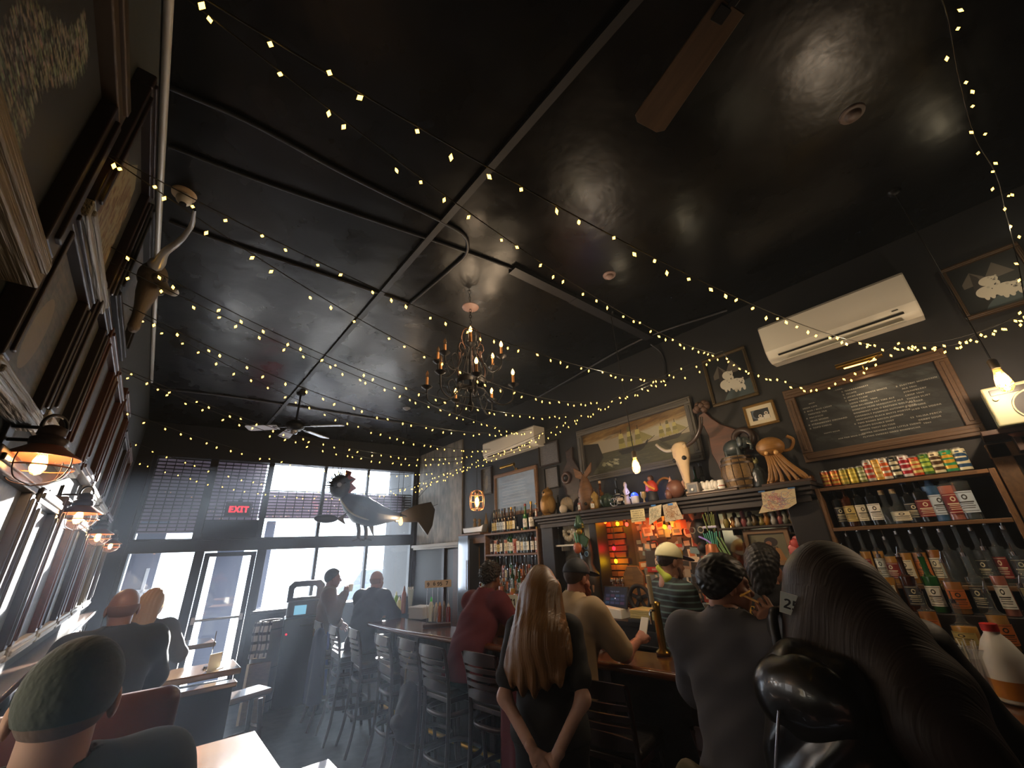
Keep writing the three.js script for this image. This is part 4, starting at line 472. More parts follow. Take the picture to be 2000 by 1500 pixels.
{ const x = RW - 0.02, a = onX(1118, 935, x), t = thing('wooden_plaque', 'dark shaped wooden plaque with a round cut horn base, left of the fish carving', 'plaque', [RW, a.y, a.z], -Math.PI / 2); mesh('board', ext([[-0.06, 0.36], [0.05, 0.4], [0.04, 0.25], [0.13, 0.1], [0.12, -0.2], [0.02, -0.34], [-0.1, -0.28], [-0.16, -0.05], [-0.13, 0.12], [-0.05, 0.22]], 0.03, 0.006), M('#4b3a36', 0.45, 0, { map: T.wood }), t); mesh('ring', new THREE.TorusGeometry(0.06, 0.02, 10, 24).translate(-0.08, 0.02, 0.05), M('#55403a', 0.4), t); mesh('knob', sph(0.04, -0.08, 0.02, 0.04, 12), C.black, t); }
{ const h = mh(1145, 905), t = mt('fish_carving', 'brown carved fish standing on its head with tail fins raised on the mantel', 'carving', 1148, 994); mesh('body', lathe([[0, 0], [h * 0.13, 0.02], [h * 0.2, h * 0.15], [h * 0.2, h * 0.38], [h * 0.12, h * 0.6], [h * 0.05, h * 0.75], [0, h * 0.8]], 20).scale(1, 1, 0.75), carved, t);
  mesh('tail', [ext([[0, h * 0.68], [h * 0.06, h * 0.82], [h * 0.24, h * 0.98], [h * 0.2, h * 0.8], [h * 0.06, h * 0.7]], 0.012, 0.006), ext([[0, h * 0.68], [-h * 0.06, h * 0.82], [-h * 0.26, h * 0.95], [-h * 0.22, h * 0.74], [-h * 0.06, h * 0.68]], 0.012, 0.006)], carved, t);
  mesh('fin', [ext([[h * 0.14, h * 0.2], [h * 0.36, h * 0.42], [h * 0.34, h * 0.2], [h * 0.18, h * 0.1]], 0.012, 0.005), ext([[-h * 0.16, h * 0.12], [-h * 0.3, h * 0.02], [-h * 0.26, 0.01], [-h * 0.1, 0.02]], 0.012, 0.005)], dkwood, t); mesh('eye', sph(h * 0.035, h * 0.07, h * 0.14, h * 0.13, 10), C.black, t); }
const mBot = (label, px, py, pyT, kind, gl, lq, li, ci, x = 3.76) => { const sh = shapes[kind], b = bottle(label, null, [x, MY, mz(px, py, x)], kind, gl, lq, li, ci, false, Math.max(0.5, mh(px, pyT, x) / sh[sh.length - 1][1])); delete b.userData.group; return b; };
mBot('small clear bottle with white label standing before the fish carving', 1133, 1000, 978, 'tall', 'clear', 'pink', 7, 0, 3.69); mBot('tiny amber bottle with white label on the mantel edge right of the fish carving', 1159, 996, 975, 'square', 'clear', 'amber', 7, 1, 3.69);
mBot('tall tan bottle leaning beside the yellow gourd on the mantel', 1177, 990, 940, 'slim', 'amber', 'none', 0, 3, 3.84); mBot('dark small bottle between the owl and the shell', 1092, 1000, 968, 'tall', 'dark', 'none', -1, 0, 3.86); mBot('slim pale bottle at the left end of the mantel before the owl', 1048, 1012, 993, 'slim', 'clear', 'pink', 7, 1, 3.7);
mBot('black and white liquor bottle on the model motorcycle', 1208, 975, 935, 'slim', 'dark', 'none', 7, 0, 3.8); mBot('dark bottle in the shadow right of the bull skull', 1377, 952, 905, 'wine', 'dark', 'none', -1, 0, 3.9); mBot('green bottle behind the bull skull', 1364, 955, 912, 'wine', 'green', 'none', -1, 0, 3.88);
{ const t = mt('gourd', 'yellow dried gourd beside the fish carving', 'gourd', 1164, 991, 3.77); const h = mh(1164, 958, 3.77); mesh('body', lathe([[0, 0], [h * 0.3, h * 0.05], [h * 0.34, h * 0.3], [h * 0.18, h * 0.55], [h * 0.22, h * 0.72], [h * 0.08, h * 0.92], [0, h]], 18), M('#9a7a3a', 0.45), t); mesh('stem', cyl(0.006, 0.008, 0.03, 0, h + 0.008, 0, 8), dkwood, t); }
{ const t = mt('melon_jar', 'round dark green melon-shaped jar on the mantel', 'jar', 1189, 990, 3.76), g = []; const h = mh(1189, 963, 3.76); for (let k = 0; k < 10; k++) { const a = k * Math.PI / 5; g.push(sph(h * 0.42, Math.cos(a) * h * 0.22, h * 0.46, Math.sin(a) * h * 0.22, 10, 1, 1.08, 1)); } mesh('body', g, M('#2f3d2c', 0.2), t); mesh('lid', cyl(0.02, 0.03, 0.02, 0, h * 0.94, 0, 14), M('#2a3526', 0.3), t); }
{ const t = mt('model_motorcycle', 'small pale metal model motorcycle carrying a bottle on the mantel', 'model', 1213, 983, 3.74); t.rotation.y = 0.3; for (const z of [-0.075, 0.075]) mesh('wheel', [new THREE.TorusGeometry(0.042, 0.006, 8, 22).rotateY(Math.PI / 2).translate(0, 0.048, z), bar([0, 0.01, z], [0, 0.086, z], 0.002, 5), bar([0, 0.048, z - 0.04], [0, 0.048, z + 0.04], 0.002, 5)], C.steel, t); mesh('frame', [tube([[0, 0.05, -0.075], [0, 0.1, -0.03], [0, 0.11, 0.03], [0, 0.05, 0.075]], 0.005, 16, 6), box(0.03, 0.04, 0.06, 0, 0.07, 0, 0.01), bar([-0.03, 0.15, 0.04], [0.03, 0.15, 0.04], 0.003, 6), bar([0, 0.05, 0.075], [0, 0.15, 0.04], 0.004, 6)], M('#b7a58a', 0.4, 0.5), t); mesh('seat', sph(0.03, 0, 0.115, -0.03, 10, 0.8, 0.4, 1.5), C.black, t); }
{ const t = mt('figurine', 'pale standing figurine beside the model motorcycle', 'figurine', 1226, 982, 3.74); const h = mh(1226, 940, 3.74); mesh('body', lathe([[0, 0], [0.03, 0], [0.034, 0.02], [0.022, h * 0.4], [0.03, h * 0.62], [0.014, h * 0.76], [0.02, h * 0.86], [0.012, h * 0.97], [0, h]], 14), M('#b29a82', 0.5), t); mesh('arm', tube([[0.025, h * 0.62, 0], [0.045, h * 0.5, 0.02], [0.02, h * 0.42, 0.04]], 0.008, 10, 6), M('#b29a82', 0.5), t); }
{ const t = mt('night_lamp', 'white dome lamp glowing blue on top, on the mantel', 'lamp', 1241, 978, 3.73); mesh('base', lathe([[0, 0], [0.035, 0], [0.04, 0.03], [0.04, 0.08]], 18), M('#cfcaca', 0.4), t); mesh('dome', new THREE.SphereGeometry(0.04, 18, 10, 0, 7, 0, Math.PI / 2).translate(0, 0.08, 0), M('#3350d0', 0.3, 0, { emissive: lin('#2a48ff'), emissiveIntensity: 1.4 }), t); const l = new THREE.PointLight(new THREE.Color(0.25, 0.35, 1), 0.1, 3, 2); l.position.copy(t.position).add(V(-0.05, 0.15, 0)); l.name = 'night_lamp_light'; l.castShadow = true; scene.add(l); }
{ const t = mt('cup', 'small tan goblet right of the blue glowing lamp', 'cup', 1258, 975, 3.73); mesh('bowl', lathe([[0, 0], [0.022, 0], [0.008, 0.02], [0.008, 0.04], [0.026, 0.06], [0.028, 0.11], [0.024, 0.11], [0.02, 0.065]], 16), M('#a58a5c', 0.4, 0.3), t); mesh('rim', new THREE.TorusGeometry(0.027, 0.002, 6, 20).rotateX(Math.PI / 2).translate(0, 0.11, 0), C.brass, t); }
{ const h = mh(1275, 928, 3.78), t = mt('saint_figure', 'robed figurine in red and orange with dark lower robe on the mantel', 'figurine', 1276, 972, 3.78); mesh('robe', lathe([[0, 0], [0.05, 0], [0.055, h * 0.1], [0.045, h * 0.42], [0, h * 0.45]], 16), M('#22242a', 0.6), t); mesh('mantle', lathe([[0.048, h * 0.38], [0.06, h * 0.44], [0.055, h * 0.65], [0.03, h * 0.8], [0, h * 0.82]], 16).scale(1.15, 1, 0.8), M('#b4301a', 0.5), t); mesh('sash', [tube([[-0.05, h * 0.78, 0.03], [0, h * 0.6, 0.055], [0.05, h * 0.45, 0.03]], 0.014, 12, 6)], M('#d08a2a', 0.5), t); mesh('head', sph(0.028, 0, h * 0.88, 0, 14, 0.9, 1.1, 1), C.skin2, t); mesh('hair', sph(0.033, 0, h * 0.895, -0.008, 14, 1, 1.1, 1), dkwood, t); }
{ const t = mt('horn_ring', 'curled tan horn on the mantel behind the robed figurine', 'horn', 1302, 965, 3.86); const p = []; for (let k = 0; k <= 12; k++) { const a = -0.6 + k * 0.32; p.push([Math.cos(a) * 0.1, 0.12 + Math.sin(a) * 0.11, 0]); } mesh('horn', tube(p, 0.013, 30, 8), M('#8a5a2a', 0.4), t); mesh('base', box(0.1, 0.02, 0.08, 0, 0.01, 0), dkwood, t); }
{ const t = mt('elephant_mask', 'pink and brown carved animal head lying on the mantel', 'carving', 1322, 966, 3.76); const h = mh(1322, 935, 3.76); mesh('head', [sph(h * 0.45, 0, h * 0.5, 0, 16, 1.1, 1.05, 0.9), sph(h * 0.2, -h * 0.3, h * 0.25, h * 0.25, 12, 1, 1.4, 1)], M('#6a4232', 0.5), t); mesh('ear', [sph(h * 0.3, h * 0.42, h * 0.6, -0.02, 10, 0.4, 1, 0.7), new THREE.ConeGeometry(h * 0.2, h * 0.5, 8).translate(-h * 0.2, h * 0.95, 0)], M('#b98a78', 0.5), t); }
{ const x = 3.72, p = onX(1340, 880, x), h = onX(1340, 868, x).y - MY + 0.02, t = thing('bull_skull', 'tan carved bull skull with spread horns standing on the mantel', 'animal skull', [x, MY, mz(1345, 955, x)], -Math.PI / 2 - 0.35);
  mesh('skull', [lathe([[0, 0], [0.028, 0.005], [0.04, 0.03], [0.034, h * 0.18], [0.046, h * 0.4], [0.068, h * 0.6], [0.092, h * 0.72], [0.098, h * 0.85], [0.085, h * 0.98], [0.05, h * 1.03], [0, h * 1.0]], 18).scale(1, 1, 0.6), box(0.2, 0.05, 0.07, 0, h * 0.92, 0, 0.02, 3)], C.bone, t); mesh('eye_socket', [sph(0.022, -0.062, h * 0.7, 0.035, 10), sph(0.022, 0.062, h * 0.7, 0.035, 10), sph(0.012, -0.015, h * 0.12, 0.03, 8), sph(0.012, 0.015, h * 0.12, 0.03, 8)], C.black, t);
  mesh('horn', tube([[-0.09, h * 0.92, 0], [-0.17, h * 0.94, 0.02], [-0.24, h * 1.04, 0.03], [-0.29, h * 1.12, 0.02]], 0.017, 18, 8), M('#b0a695', 0.3), t); mesh('horn', tube([[0.09, h * 0.92, 0], [0.2, h * 0.98, 0.0], [0.3, h * 1.16, 0.0], [0.33, h * 1.34, 0]], 0.019, 18, 8), M('#3a2f28', 0.3), t); }
{ const t = mt('box_frame', 'small grey box frame propped against the bull skull', 'frame', 1356, 962, 3.68); mesh('frame', box(0.11, 0.12, 0.03, 0, 0.06, 0, 0.005), M('#6b645c', 0.5), t); mesh('picture', box(0.07, 0.08, 0.004, 0, 0.06, 0.016, 0), M('#3b4248', 0.4), t); mesh('shell', sph(0.014, 0, 0.055, 0.02, 10), C.white, t); }
{ const t = mt('tray', 'shallow tray holding a white ornate dish and a mug on the mantel', 'tray', 1390, 953, 3.74); mesh('tray_base', box(0.44, 0.018, 0.16, 0.02, 0.012, 0), M('#6a5a4c', 0.5), t); mesh('rim', box(0.46, 0.008, 0.18, 0.02, 0.024, 0), M('#4d4038', 0.5), t); }
{ const t = thing('dish', 'white ornate lobed dish on the mantel tray', 'dish', [3.74, MY + 0.028, mz(1383, 949, 3.74)], -Math.PI / 2), g = []; for (let k = 0; k < 7; k++) g.push(sph(0.03, (k - 3) * 0.024, 0.045 + 0.012 * (k % 2), 0, 10, 1, 1.4, 1)); mesh('body', g, C.white, t); mesh('foot', box(0.13, 0.016, 0.06, 0, 0.008, 0), C.white, t); }
{ const t = thing('mug', 'small white mug at the right of the mantel tray', 'mug', [3.72, MY + 0.028, mz(1410, 947, 3.72)], -Math.PI / 2); mesh('cup', lathe([[0, 0], [0.032, 0], [0.036, 0.01], [0.036, 0.08], [0.032, 0.08], [0.032, 0.012]], 20), C.white, t); mesh('rim_band', cyl(0.0365, 0.0365, 0.01, 0, 0.03, 0, 20), M('#a05a4a', 0.5), t); }
{ const x = RW - 0.02, a = onX(1412, 862, x), t = thing('wooden_plaque', 'tall shield-shaped red-brown wooden plaque topped with antler bases', 'plaque', [RW, a.y, a.z], -Math.PI / 2); mesh('board', ext([[-0.16, 0.3], [-0.1, 0.32], [-0.05, 0.24], [0.02, 0.16], [0.14, 0.08], [0.12, -0.05], [0.03, -0.2], [0.02, -0.36], [-0.06, -0.42], [-0.09, -0.2], [-0.12, -0.1], [-0.11, 0.08]], 0.03, 0.006), M('#6b3c24', 0.45, 0, { map: T.wood }), t); const g = []; for (let k = 0; k < 9; k++) g.push(sph(0.035, -0.12 + rr(-0.07, 0.07), 0.38 + rr(-0.06, 0.06), 0.05 + rr(0, 0.03), 8)); mesh('antler_base', g, M('#5a4334', 0.6, 0, { bumpMap: T.bump, bumpScale: 0.004 }), t); }
{ const x = RW - 0.03, a = onX(1452, 856, x), t = thing('porthole', 'dark round wall plaque with a ring behind the barrel', 'plaque', [RW, a.y, a.z], -Math.PI / 2); mesh('ring', new THREE.TorusGeometry(0.075, 0.028, 12, 30).translate(0, 0, 0.04), M('#3a2a20', 0.4), t); mesh('disc', cyl(0.11, 0.13, 0.03, 0, 0, 0.016, 30).rotateX(0).applyMatrix4(new THREE.Matrix4().makeRotationX(Math.PI / 2)).translate(0, 0, 0), M('#2a1c14', 0.5), t); }
{ const x = 3.8, h = mh(1447, 893, x), t = mt('barrel', 'small wooden keg barrel with dark hoops on the mantel', 'barrel', 1452, 945, x), R = 0.155, n = 14; for (let k = 0; k < n; k++) { const a = k * 2 * Math.PI / n, p = lathe([[0.8 * R, 0], [0.93 * R, h * 0.25], [R, h * 0.5], [0.93 * R, h * 0.75], [0.8 * R, h]], 3); const g = new THREE.LatheGeometry([[0.8 * R, 0], [0.93 * R, h * 0.25], [R, h * 0.5], [0.93 * R, h * 0.75], [0.8 * R, h]].map((q) => new THREE.Vector2(...q)), 3, a, 2 * Math.PI / n - 0.04); mesh('stave', g, k % 3 ? M('#a5824e', 0.5, 0, { map: T.wood }) : M('#8f6e40', 0.5, 0, { map: T.wood }), t); } mesh('core', cyl(0.79 * R, 0.79 * R, h * 0.97, 0, h / 2, 0, 20), dkwood, t); for (const [y, r] of [[0.1, 0.865], [0.3, 0.96], [0.78, 0.93], [0.93, 0.85]]) mesh('hoop', cyl(r * R + 0.003, r * R + 0.003, 0.018, 0, y * h, 0, 28), M('#4a4038', 0.4, 0.6), t); mesh('head', cyl(0.8 * R, 0.8 * R, 0.012, 0, h, 0, 24), M('#4a4a44', 0.5), t); }
{ const b = MY + mh(1447, 893, 3.8) + 0.006, t = thing('elephant_figure', 'grey elephant figurine standing on the keg barrel', 'figurine', [3.8, b, mz(1452, 945, 3.8)], -Math.PI / 2 - 0.3), g = M('#3c4444', 0.35); mesh('body', [sph(0.075, 0, 0.085, 0, 16, 1.35, 0.95, 0.9)], g, t); for (const [x, z] of [[-0.06, 0.03], [-0.06, -0.03], [0.06, 0.03], [0.06, -0.03]]) mesh('leg', cyl(0.02, 0.022, 0.07, x, 0.035, z, 10), g, t); mesh('head', [sph(0.05, 0.11, 0.11, 0, 14), tube([[0.15, 0.11, 0], [0.175, 0.07, 0.01], [0.17, 0.03, 0.015]], 0.013, 12, 7)], g, t); mesh('ear', [sph(0.04, 0.1, 0.115, 0.05, 10, 0.7, 1.1, 0.25), sph(0.04, 0.1, 0.115, -0.05, 10, 0.7, 1.1, 0.25)], g, t); mesh('tusk', [bar([0.15, 0.09, 0.02], [0.19, 0.07, 0.03], 0.005, 6, 0.002)], C.white, t); }
{ const x = 3.76, h = mh(1486, 893, x), t = mt('vase', 'dark ribbed bottle vase with a small figure stopper beside the barrel', 'vase', 1488, 946, x); mesh('body', lathe([[0, 0], [0.05, 0], [0.062, 0.02], [0.062, h * 0.5], [0.05, h * 0.62], [0.02, h * 0.72], [0.016, h * 0.82]], 22), M('#2f3536', 0.3, 0, { bumpMap: T.leather, bumpScale: 0.003 }), t); mesh('stopper', [sph(0.022, 0, h * 0.88, 0, 12), new THREE.ConeGeometry(0.012, 0.04, 8).translate(-0.012, h * 0.97, 0), new THREE.ConeGeometry(0.012, 0.04, 8).translate(0.012, h * 0.97, 0)], M('#8f8a5a', 0.4), t); }
{ const x = 3.77, h = mh(1525, 853, x), t = mt('octopus_carving', 'carved wooden octopus with draped arms at the right end of the mantel', 'carving', 1540, 936, x), w = M('#bd8640', 0.5, 0, { map: T.wood, bumpMap: T.bump, bumpScale: 0.003 }); mesh('head', sph(h * 0.25, -h * 0.14, h * 0.82, 0.02, 20, 1.1, 0.85, 0.9), w, t); mesh('eye', [sph(h * 0.05, -h * 0.2, h * 0.68, h * 0.2, 10), sph(h * 0.05, -h * 0.02, h * 0.66, h * 0.22, 10)], M('#e0b070', 0.3), t);
  const S = [[-0.36, 0.8], [-0.3, 0.2], [-0.2, 0.1], [-0.08, 0.05], [0.08, 0.05], [0.2, 0.1], [0.34, 0.25], [0.4, 0.6]]; S.forEach(([e, m], k) => mesh('arm', tube([[-h * 0.14 + (k - 3.5) * 0.012, h * 0.66, 0.03], [h * (e * 0.45 - 0.06), h * 0.42, 0.06], [h * e * 0.8, h * 0.16, 0.06], [h * e, 0.02, 0.04 + 0.02 * (k % 2)], [h * (e + 0.06), 0.03, 0.07]], h * 0.042, 24, 8), w, t)); mesh('raised_arm', tube([[h * 0.02, h * 0.7, 0], [h * 0.2, h * 0.72, -0.01], [h * 0.3, h * 0.9, 0], [h * 0.22, h * 0.98, 0.02]], h * 0.035, 24, 8), w, t); mesh('base', box(h * 0.9, 0.02, 0.14, 0, 0.01, 0.03), dkwood, t); }
// ---------- back bar recess: stickers, notes, garlands, mirror ----------
const onW = (px, py, x) => onX(px, py, x);
{ // recess panels
  const a = onX(1205, 1020, 3.97), b = onX(1410, 1090, 3.97), c = onX(1570, 1080, 3.97);
  const bt = thing('brick_panel', 'dark brick wall section lit red behind the cash register', 'brick wall', [RW, 0, 0]); const bz0 = onX(1170, 1030, 3.98).z, bz1 = onX(1235, 1040, 3.98).z;
  const bm = [M('#5a2e1e', 0.75), M('#6b3823', 0.75), M('#4b271a', 0.8)], bg = box(0.03, 0.052, 0.158, 0, 0, 0, 0.004); mesh('mortar', box(0.012, 0.92, bz1 - bz0, -0.008, CY + 0.46, (bz0 + bz1) / 2, 0), M('#2a221e', 0.9), bt); const nz = Math.floor((bz1 - bz0) / 0.165);
  for (let j = 0; j < 14; j++) for (let i = 0; i < nz; i++) { const z = bz0 + 0.085 + i * 0.165 + (j % 2 ? 0.02 : 0); mesh('brick', bg, pick(bm), bt, [-0.02 + rr(-0.003, 0.003), CY + 0.04 + j * 0.064, z]); }
  const st = thing('sticker_wall', 'board densely covered in stickers and snapshots behind the bar', 'pinboard', [RW, 0, 0]); const z0 = bz1, z1 = b.z; mesh('board', box(0.02, 0.95, z1 - z0, -0.012, CY + 0.48, (z0 + z1) / 2), M('#3a332c', 0.7), st);
  const cs = ['#b9b4a6', '#7c8a94', '#8f3a2c', '#c2bba0', '#4b5a66', '#9a8f7c', '#2e2b2a', '#b06a3a', '#6b8f96', '#d0c8b4', '#55504a', '#8a7460'];
  for (let k = 0; k < 150; k++) { const w = rr(0.04, 0.11), h = rr(0.04, 0.1), m = M(pick(cs), 0.6), g = rnd() > 0.8 ? cyl(w * 0.5, w * 0.5, 0.002, 0, 0, 0, 18).rotateZ(Math.PI / 2) : box(0.002, h, w, 0, 0, 0, 0); const s = mesh('sticker', g, m, st, [-0.024 - k * 0.00006, CY + 0.06 + rnd() * 0.86, z0 + 0.06 + rnd() * (z1 - z0 - 0.12)]); s.rotation.x = rr(-0.15, 0.15); if (h > 0.06 && w > 0.07) mesh('print', box(0.001, h * 0.5, w * 0.62, -0.0016, h * 0.06, 0, 0), M(pick(cs), 0.6), s); }
  const kt = canvasTex(256, 192, (g, w, h) => { g.fillStyle = '#3a4148'; g.fillRect(0, 0, w, h); g.fillStyle = '#d8d4c8'; g.font = 'bold 64px sans-serif'; g.fillText('JPS', 110, 66); g.fillText('KAG', 96, 126); g.fillStyle = '#b03a3a'; g.fillRect(0, 146, w, 46); g.fillStyle = '#d8c8b8'; g.font = 'bold 24px sans-serif'; g.fillText('INDUSTRIES', 50, 178); });
  { const p = onX(1284, 1096, 3.95); mesh('poster', new THREE.PlaneGeometry(0.26, 0.2).rotateY(-Math.PI / 2), P(kt), st, [p.x - RW + 0.002, p.y, p.z]); }
  // mirror
  const mzA = z1 + 0.02, mzB = mz1 - 0.24, m = thing('bar_mirror', 'large dim mirror in the dark end of the back bar', 'mirror', [RW, 0, 0]); mesh('glass', box(0.012, 0.84, mzB - mzA, -0.02, CY + 0.5, (mzA + mzB) / 2, 0.002), M('#8a8468', 0.06, 1), m); mesh('frame', [box(0.03, 0.04, mzB - mzA, -0.03, CY + 0.93, (mzA + mzB) / 2), box(0.03, 0.04, mzB - mzA, -0.03, CY + 0.07, (mzA + mzB) / 2), box(0.03, 0.9, 0.03, -0.03, CY + 0.5, mzA + 0.015), box(0.03, 0.9, 0.03, -0.03, CY + 0.5, mzB - 0.015)], dkwood, m);
}
function sheetPaper(name, label, cat, quad, x, mat, tape, back) { // paper held by tape: the four corners are seen in the survey photograph
  const p = quad.map((q) => onX(q[0], q[1], x)), c = p.reduce((s, q) => s.add(q), V(0, 0, 0)).multiplyScalar(1 / p.length), t = thing(name, label, cat, c);
  const S = new THREE.Shape(p.map((q) => new THREE.Vector2(q.z - c.z, q.y - c.y))), g = new THREE.ExtrudeGeometry(S, { depth: 0.002, bevelEnabled: false }); const uv = g.attributes.uv, po = g.attributes.position; g.computeBoundingBox(); const bb = g.boundingBox; for (let i = 0; i < po.count; i++) uv.setXY(i, (po.getX(i) - bb.min.x) / (bb.max.x - bb.min.x), (po.getY(i) - bb.min.y) / (bb.max.y - bb.min.y)); g.rotateY(-Math.PI / 2); mesh('sheet', g, mat, t);
  if (tape) for (const q of tape) { const r = onX(q[0], q[1], x - 0.004); mesh('tape', box(0.003, 0.018, 0.05, r.x - c.x, r.y - c.y, r.z - c.z, 0), M('#3f78b8', 0.6), t); } return t;
}
const noteT = canvasTex(256, 256, (g, w, h) => { g.fillStyle = '#d9cc9a'; g.fillRect(0, 0, w, h); g.fillStyle = '#4b4436'; g.font = 'bold 34px serif'; g.textAlign = 'center'; ['WE HAVE A', 'CABOT AP', 'SPEND $15', 'MINIMUM FOR', 'CARDS ONLY'].forEach((s, i) => g.fillText(s, w / 2, 50 + i * 44)); });
const sketch = (bg, cols, s) => canvasTex(256, 256, (g, w, h) => { seed = s; g.fillStyle = bg; g.fillRect(0, 0, w, h); g.lineWidth = 3; for (let i = 0; i < 46; i++) { g.strokeStyle = pick(cols); g.globalAlpha = 0.65; g.beginPath(); let x = 50 + 150 * rnd(), y = 50 + 150 * rnd(); g.moveTo(x, y); for (let k = 0; k < 3; k++) g.quadraticCurveTo(x + rr(-60, 60), y + rr(-60, 60), x += rr(-50, 50), y += rr(-50, 50)); g.stroke(); } g.globalAlpha = 1; });
sheetPaper('paper_note', 'cream paper note with typed lines under the mantel edge', 'note', [[1231, 996], [1258, 993], [1261, 1017], [1234, 1021]], MX + 0.02, P(noteT, 0.8));
sheetPaper('drawing', 'torn pale paper with a pencil sketch taped under the mantel', 'drawing', [[1268, 992], [1292, 985], [1291, 1010], [1268, 1026]], MX + 0.02, P(sketch('#cfc4a4', ['#8a8068', '#6f7a6a', '#9a8a70'], 5), 0.8), [[1276, 987]]);
sheetPaper('drawing', 'brown crayon drawing of a shaggy shape on white paper, taped under the mantel', 'drawing', [[1294, 987], [1320, 979], [1335, 1013], [1300, 1020]], MX + 0.02, P(sketch('#b9ab90', ['#6a4426', '#8a5a30', '#5a3a22', '#a07040'], 9), 0.8), [[1309, 985]]);
sheetPaper('drawing', 'pale torn drawing in blue and red crayon, taped at the right end of the mantel', 'drawing', [[1487, 962], [1552, 951], [1556, 983], [1540, 993], [1482, 1003], [1490, 985]], MX + 0.02, P(sketch('#c9b994', ['#b06a5a', '#5a6aa0', '#a0506a', '#7a6a5a'], 13), 0.8), [[1487, 959], [1545, 952]]);
sheetPaper('picture_card', 'small white-edged picture card tilted on the mirror', 'card', [[1537, 1026], [1548, 1024], [1556, 1042], [1543, 1044]], 3.93, P(sketch('#b9b6a8', ['#3a3a42', '#5a5048', '#7a6a58'], 21), 0.6));
{ const z = onX(1505, 1077, 3.9), t = thing('framed_photo', 'framed photograph of a dark-haired figure leaning before the mirror', 'photograph', [3.9, CY, z.z], -Math.PI / 2); const ph = canvasTex(192, 192, (g, w, h) => { g.fillStyle = '#6f6a4e'; g.fillRect(0, 0, w, h); g.fillStyle = '#2a1a10'; g.beginPath(); g.ellipse(112, 64, 34, 32, 0, 0, 7); g.fill(); g.fillStyle = '#8a5a3a'; g.beginPath(); g.ellipse(98, 76, 16, 20, 0.3, 0, 7); g.fill(); g.fillStyle = '#2c1d14'; g.beginPath(); g.moveTo(92, 104); g.lineTo(140, 96); g.lineTo(150, 192); g.lineTo(70, 192); g.fill(); g.fillStyle = '#9a6a34'; g.beginPath(); g.moveTo(128, 100); g.lineTo(150, 110); g.lineTo(170, 192); g.lineTo(122, 192); g.fill(); }); const H0 = 0.135, by = z.y - CY - 0.1; t.position.y += by; mesh('riser', box(0.3, by, 0.06, 0, -by / 2, -0.02), C.black, t); mesh('frame', ext([[-0.17, 0], [0.17, 0], [0.17, H0 * 2], [-0.17, H0 * 2]], 0.02, 0.004, [[[-0.14, 0.03], [-0.14, H0 * 2 - 0.03], [0.14, H0 * 2 - 0.03], [0.14, 0.03]]]), M('#8a6a48', 0.5), t); mesh('photo', new THREE.PlaneGeometry(0.285, H0 * 2 - 0.055).translate(0, H0, 0.008), P(ph, 0.4), t); }
{ const t = thing('flower', 'red and pink silk flower standing at the right of the mirror', 'flower', onX(1562, 1100, 3.8).toArray()); const p = onX(1558, 1068, 3.8).sub(t.position); for (let k = 0; k < 7; k++) { const a = k * 0.9; mesh('petal', sph(0.045, p.x + Math.cos(a) * 0.04, p.y + Math.sin(a) * 0.04, p.z + 0.02 * Math.sin(k), 10, 0.5, 1, 1), M(k % 2 ? '#b8443e' : '#c9706a', 0.6), t); } mesh('stem', bar([p.x, p.y, p.z], [0, CY - t.position.y + 0.005, 0], 0.005, 6), M('#3b5a2a', 0.6), t); }
// shelf and clutter inside the mirror bay
{ const y = onX(1520, 1024, 3.85).y, z0 = onX(1408, 1040, 3.85).z, z1 = onX(1566, 1020, 3.85).z; const t = thing('glass_shelf', 'narrow dark shelf across the mirror crowded with trinkets', 'shelf', [0, 0, 0]); mesh('board', box(0.14, 0.018, z1 - z0, 3.9, y - 0.009, (z0 + z1) / 2), M('#2c2118', 0.5), t); for (const z of [z0 + 0.1, z1 - 0.1]) mesh('bracket', box(0.1, 0.05, 0.015, 3.92, y - 0.04, z), C.blackmetal, t);
  const tr_ = [['#8a7a3a', 'olive'], ['#a5702c', 'amber'], ['#b8b4a6', 'white'], ['#8a4a4a', 'dull red'], ['#6a6a5a', 'grey'], ['#5a4a2a', 'brown']]; for (let i = 0; i < 12; i++) { const [c, n] = tr_[i % 6], z = z0 + 0.06 + (z1 - z0 - 0.12) * i / 11, h = rr(0.05, 0.12); const b = thing('trinket', `${n} trinket pot, ${ord[i]} from the sticker wall on the mirror shelf`, 'trinket', [3.88 + rr(-0.02, 0.02), y, z], 0, 'trinkets on the mirror shelf'); mesh('pot', lathe([[0, 0], [0.022, 0], [0.03, h * 0.4], [0.016, h * 0.7], [0.02, h], [0.016, h]], 12), M(c, 0.35), b); mesh('top', sph(0.018, 0, h + 0.005, 0, 10), M(c, 0.5), b); } }
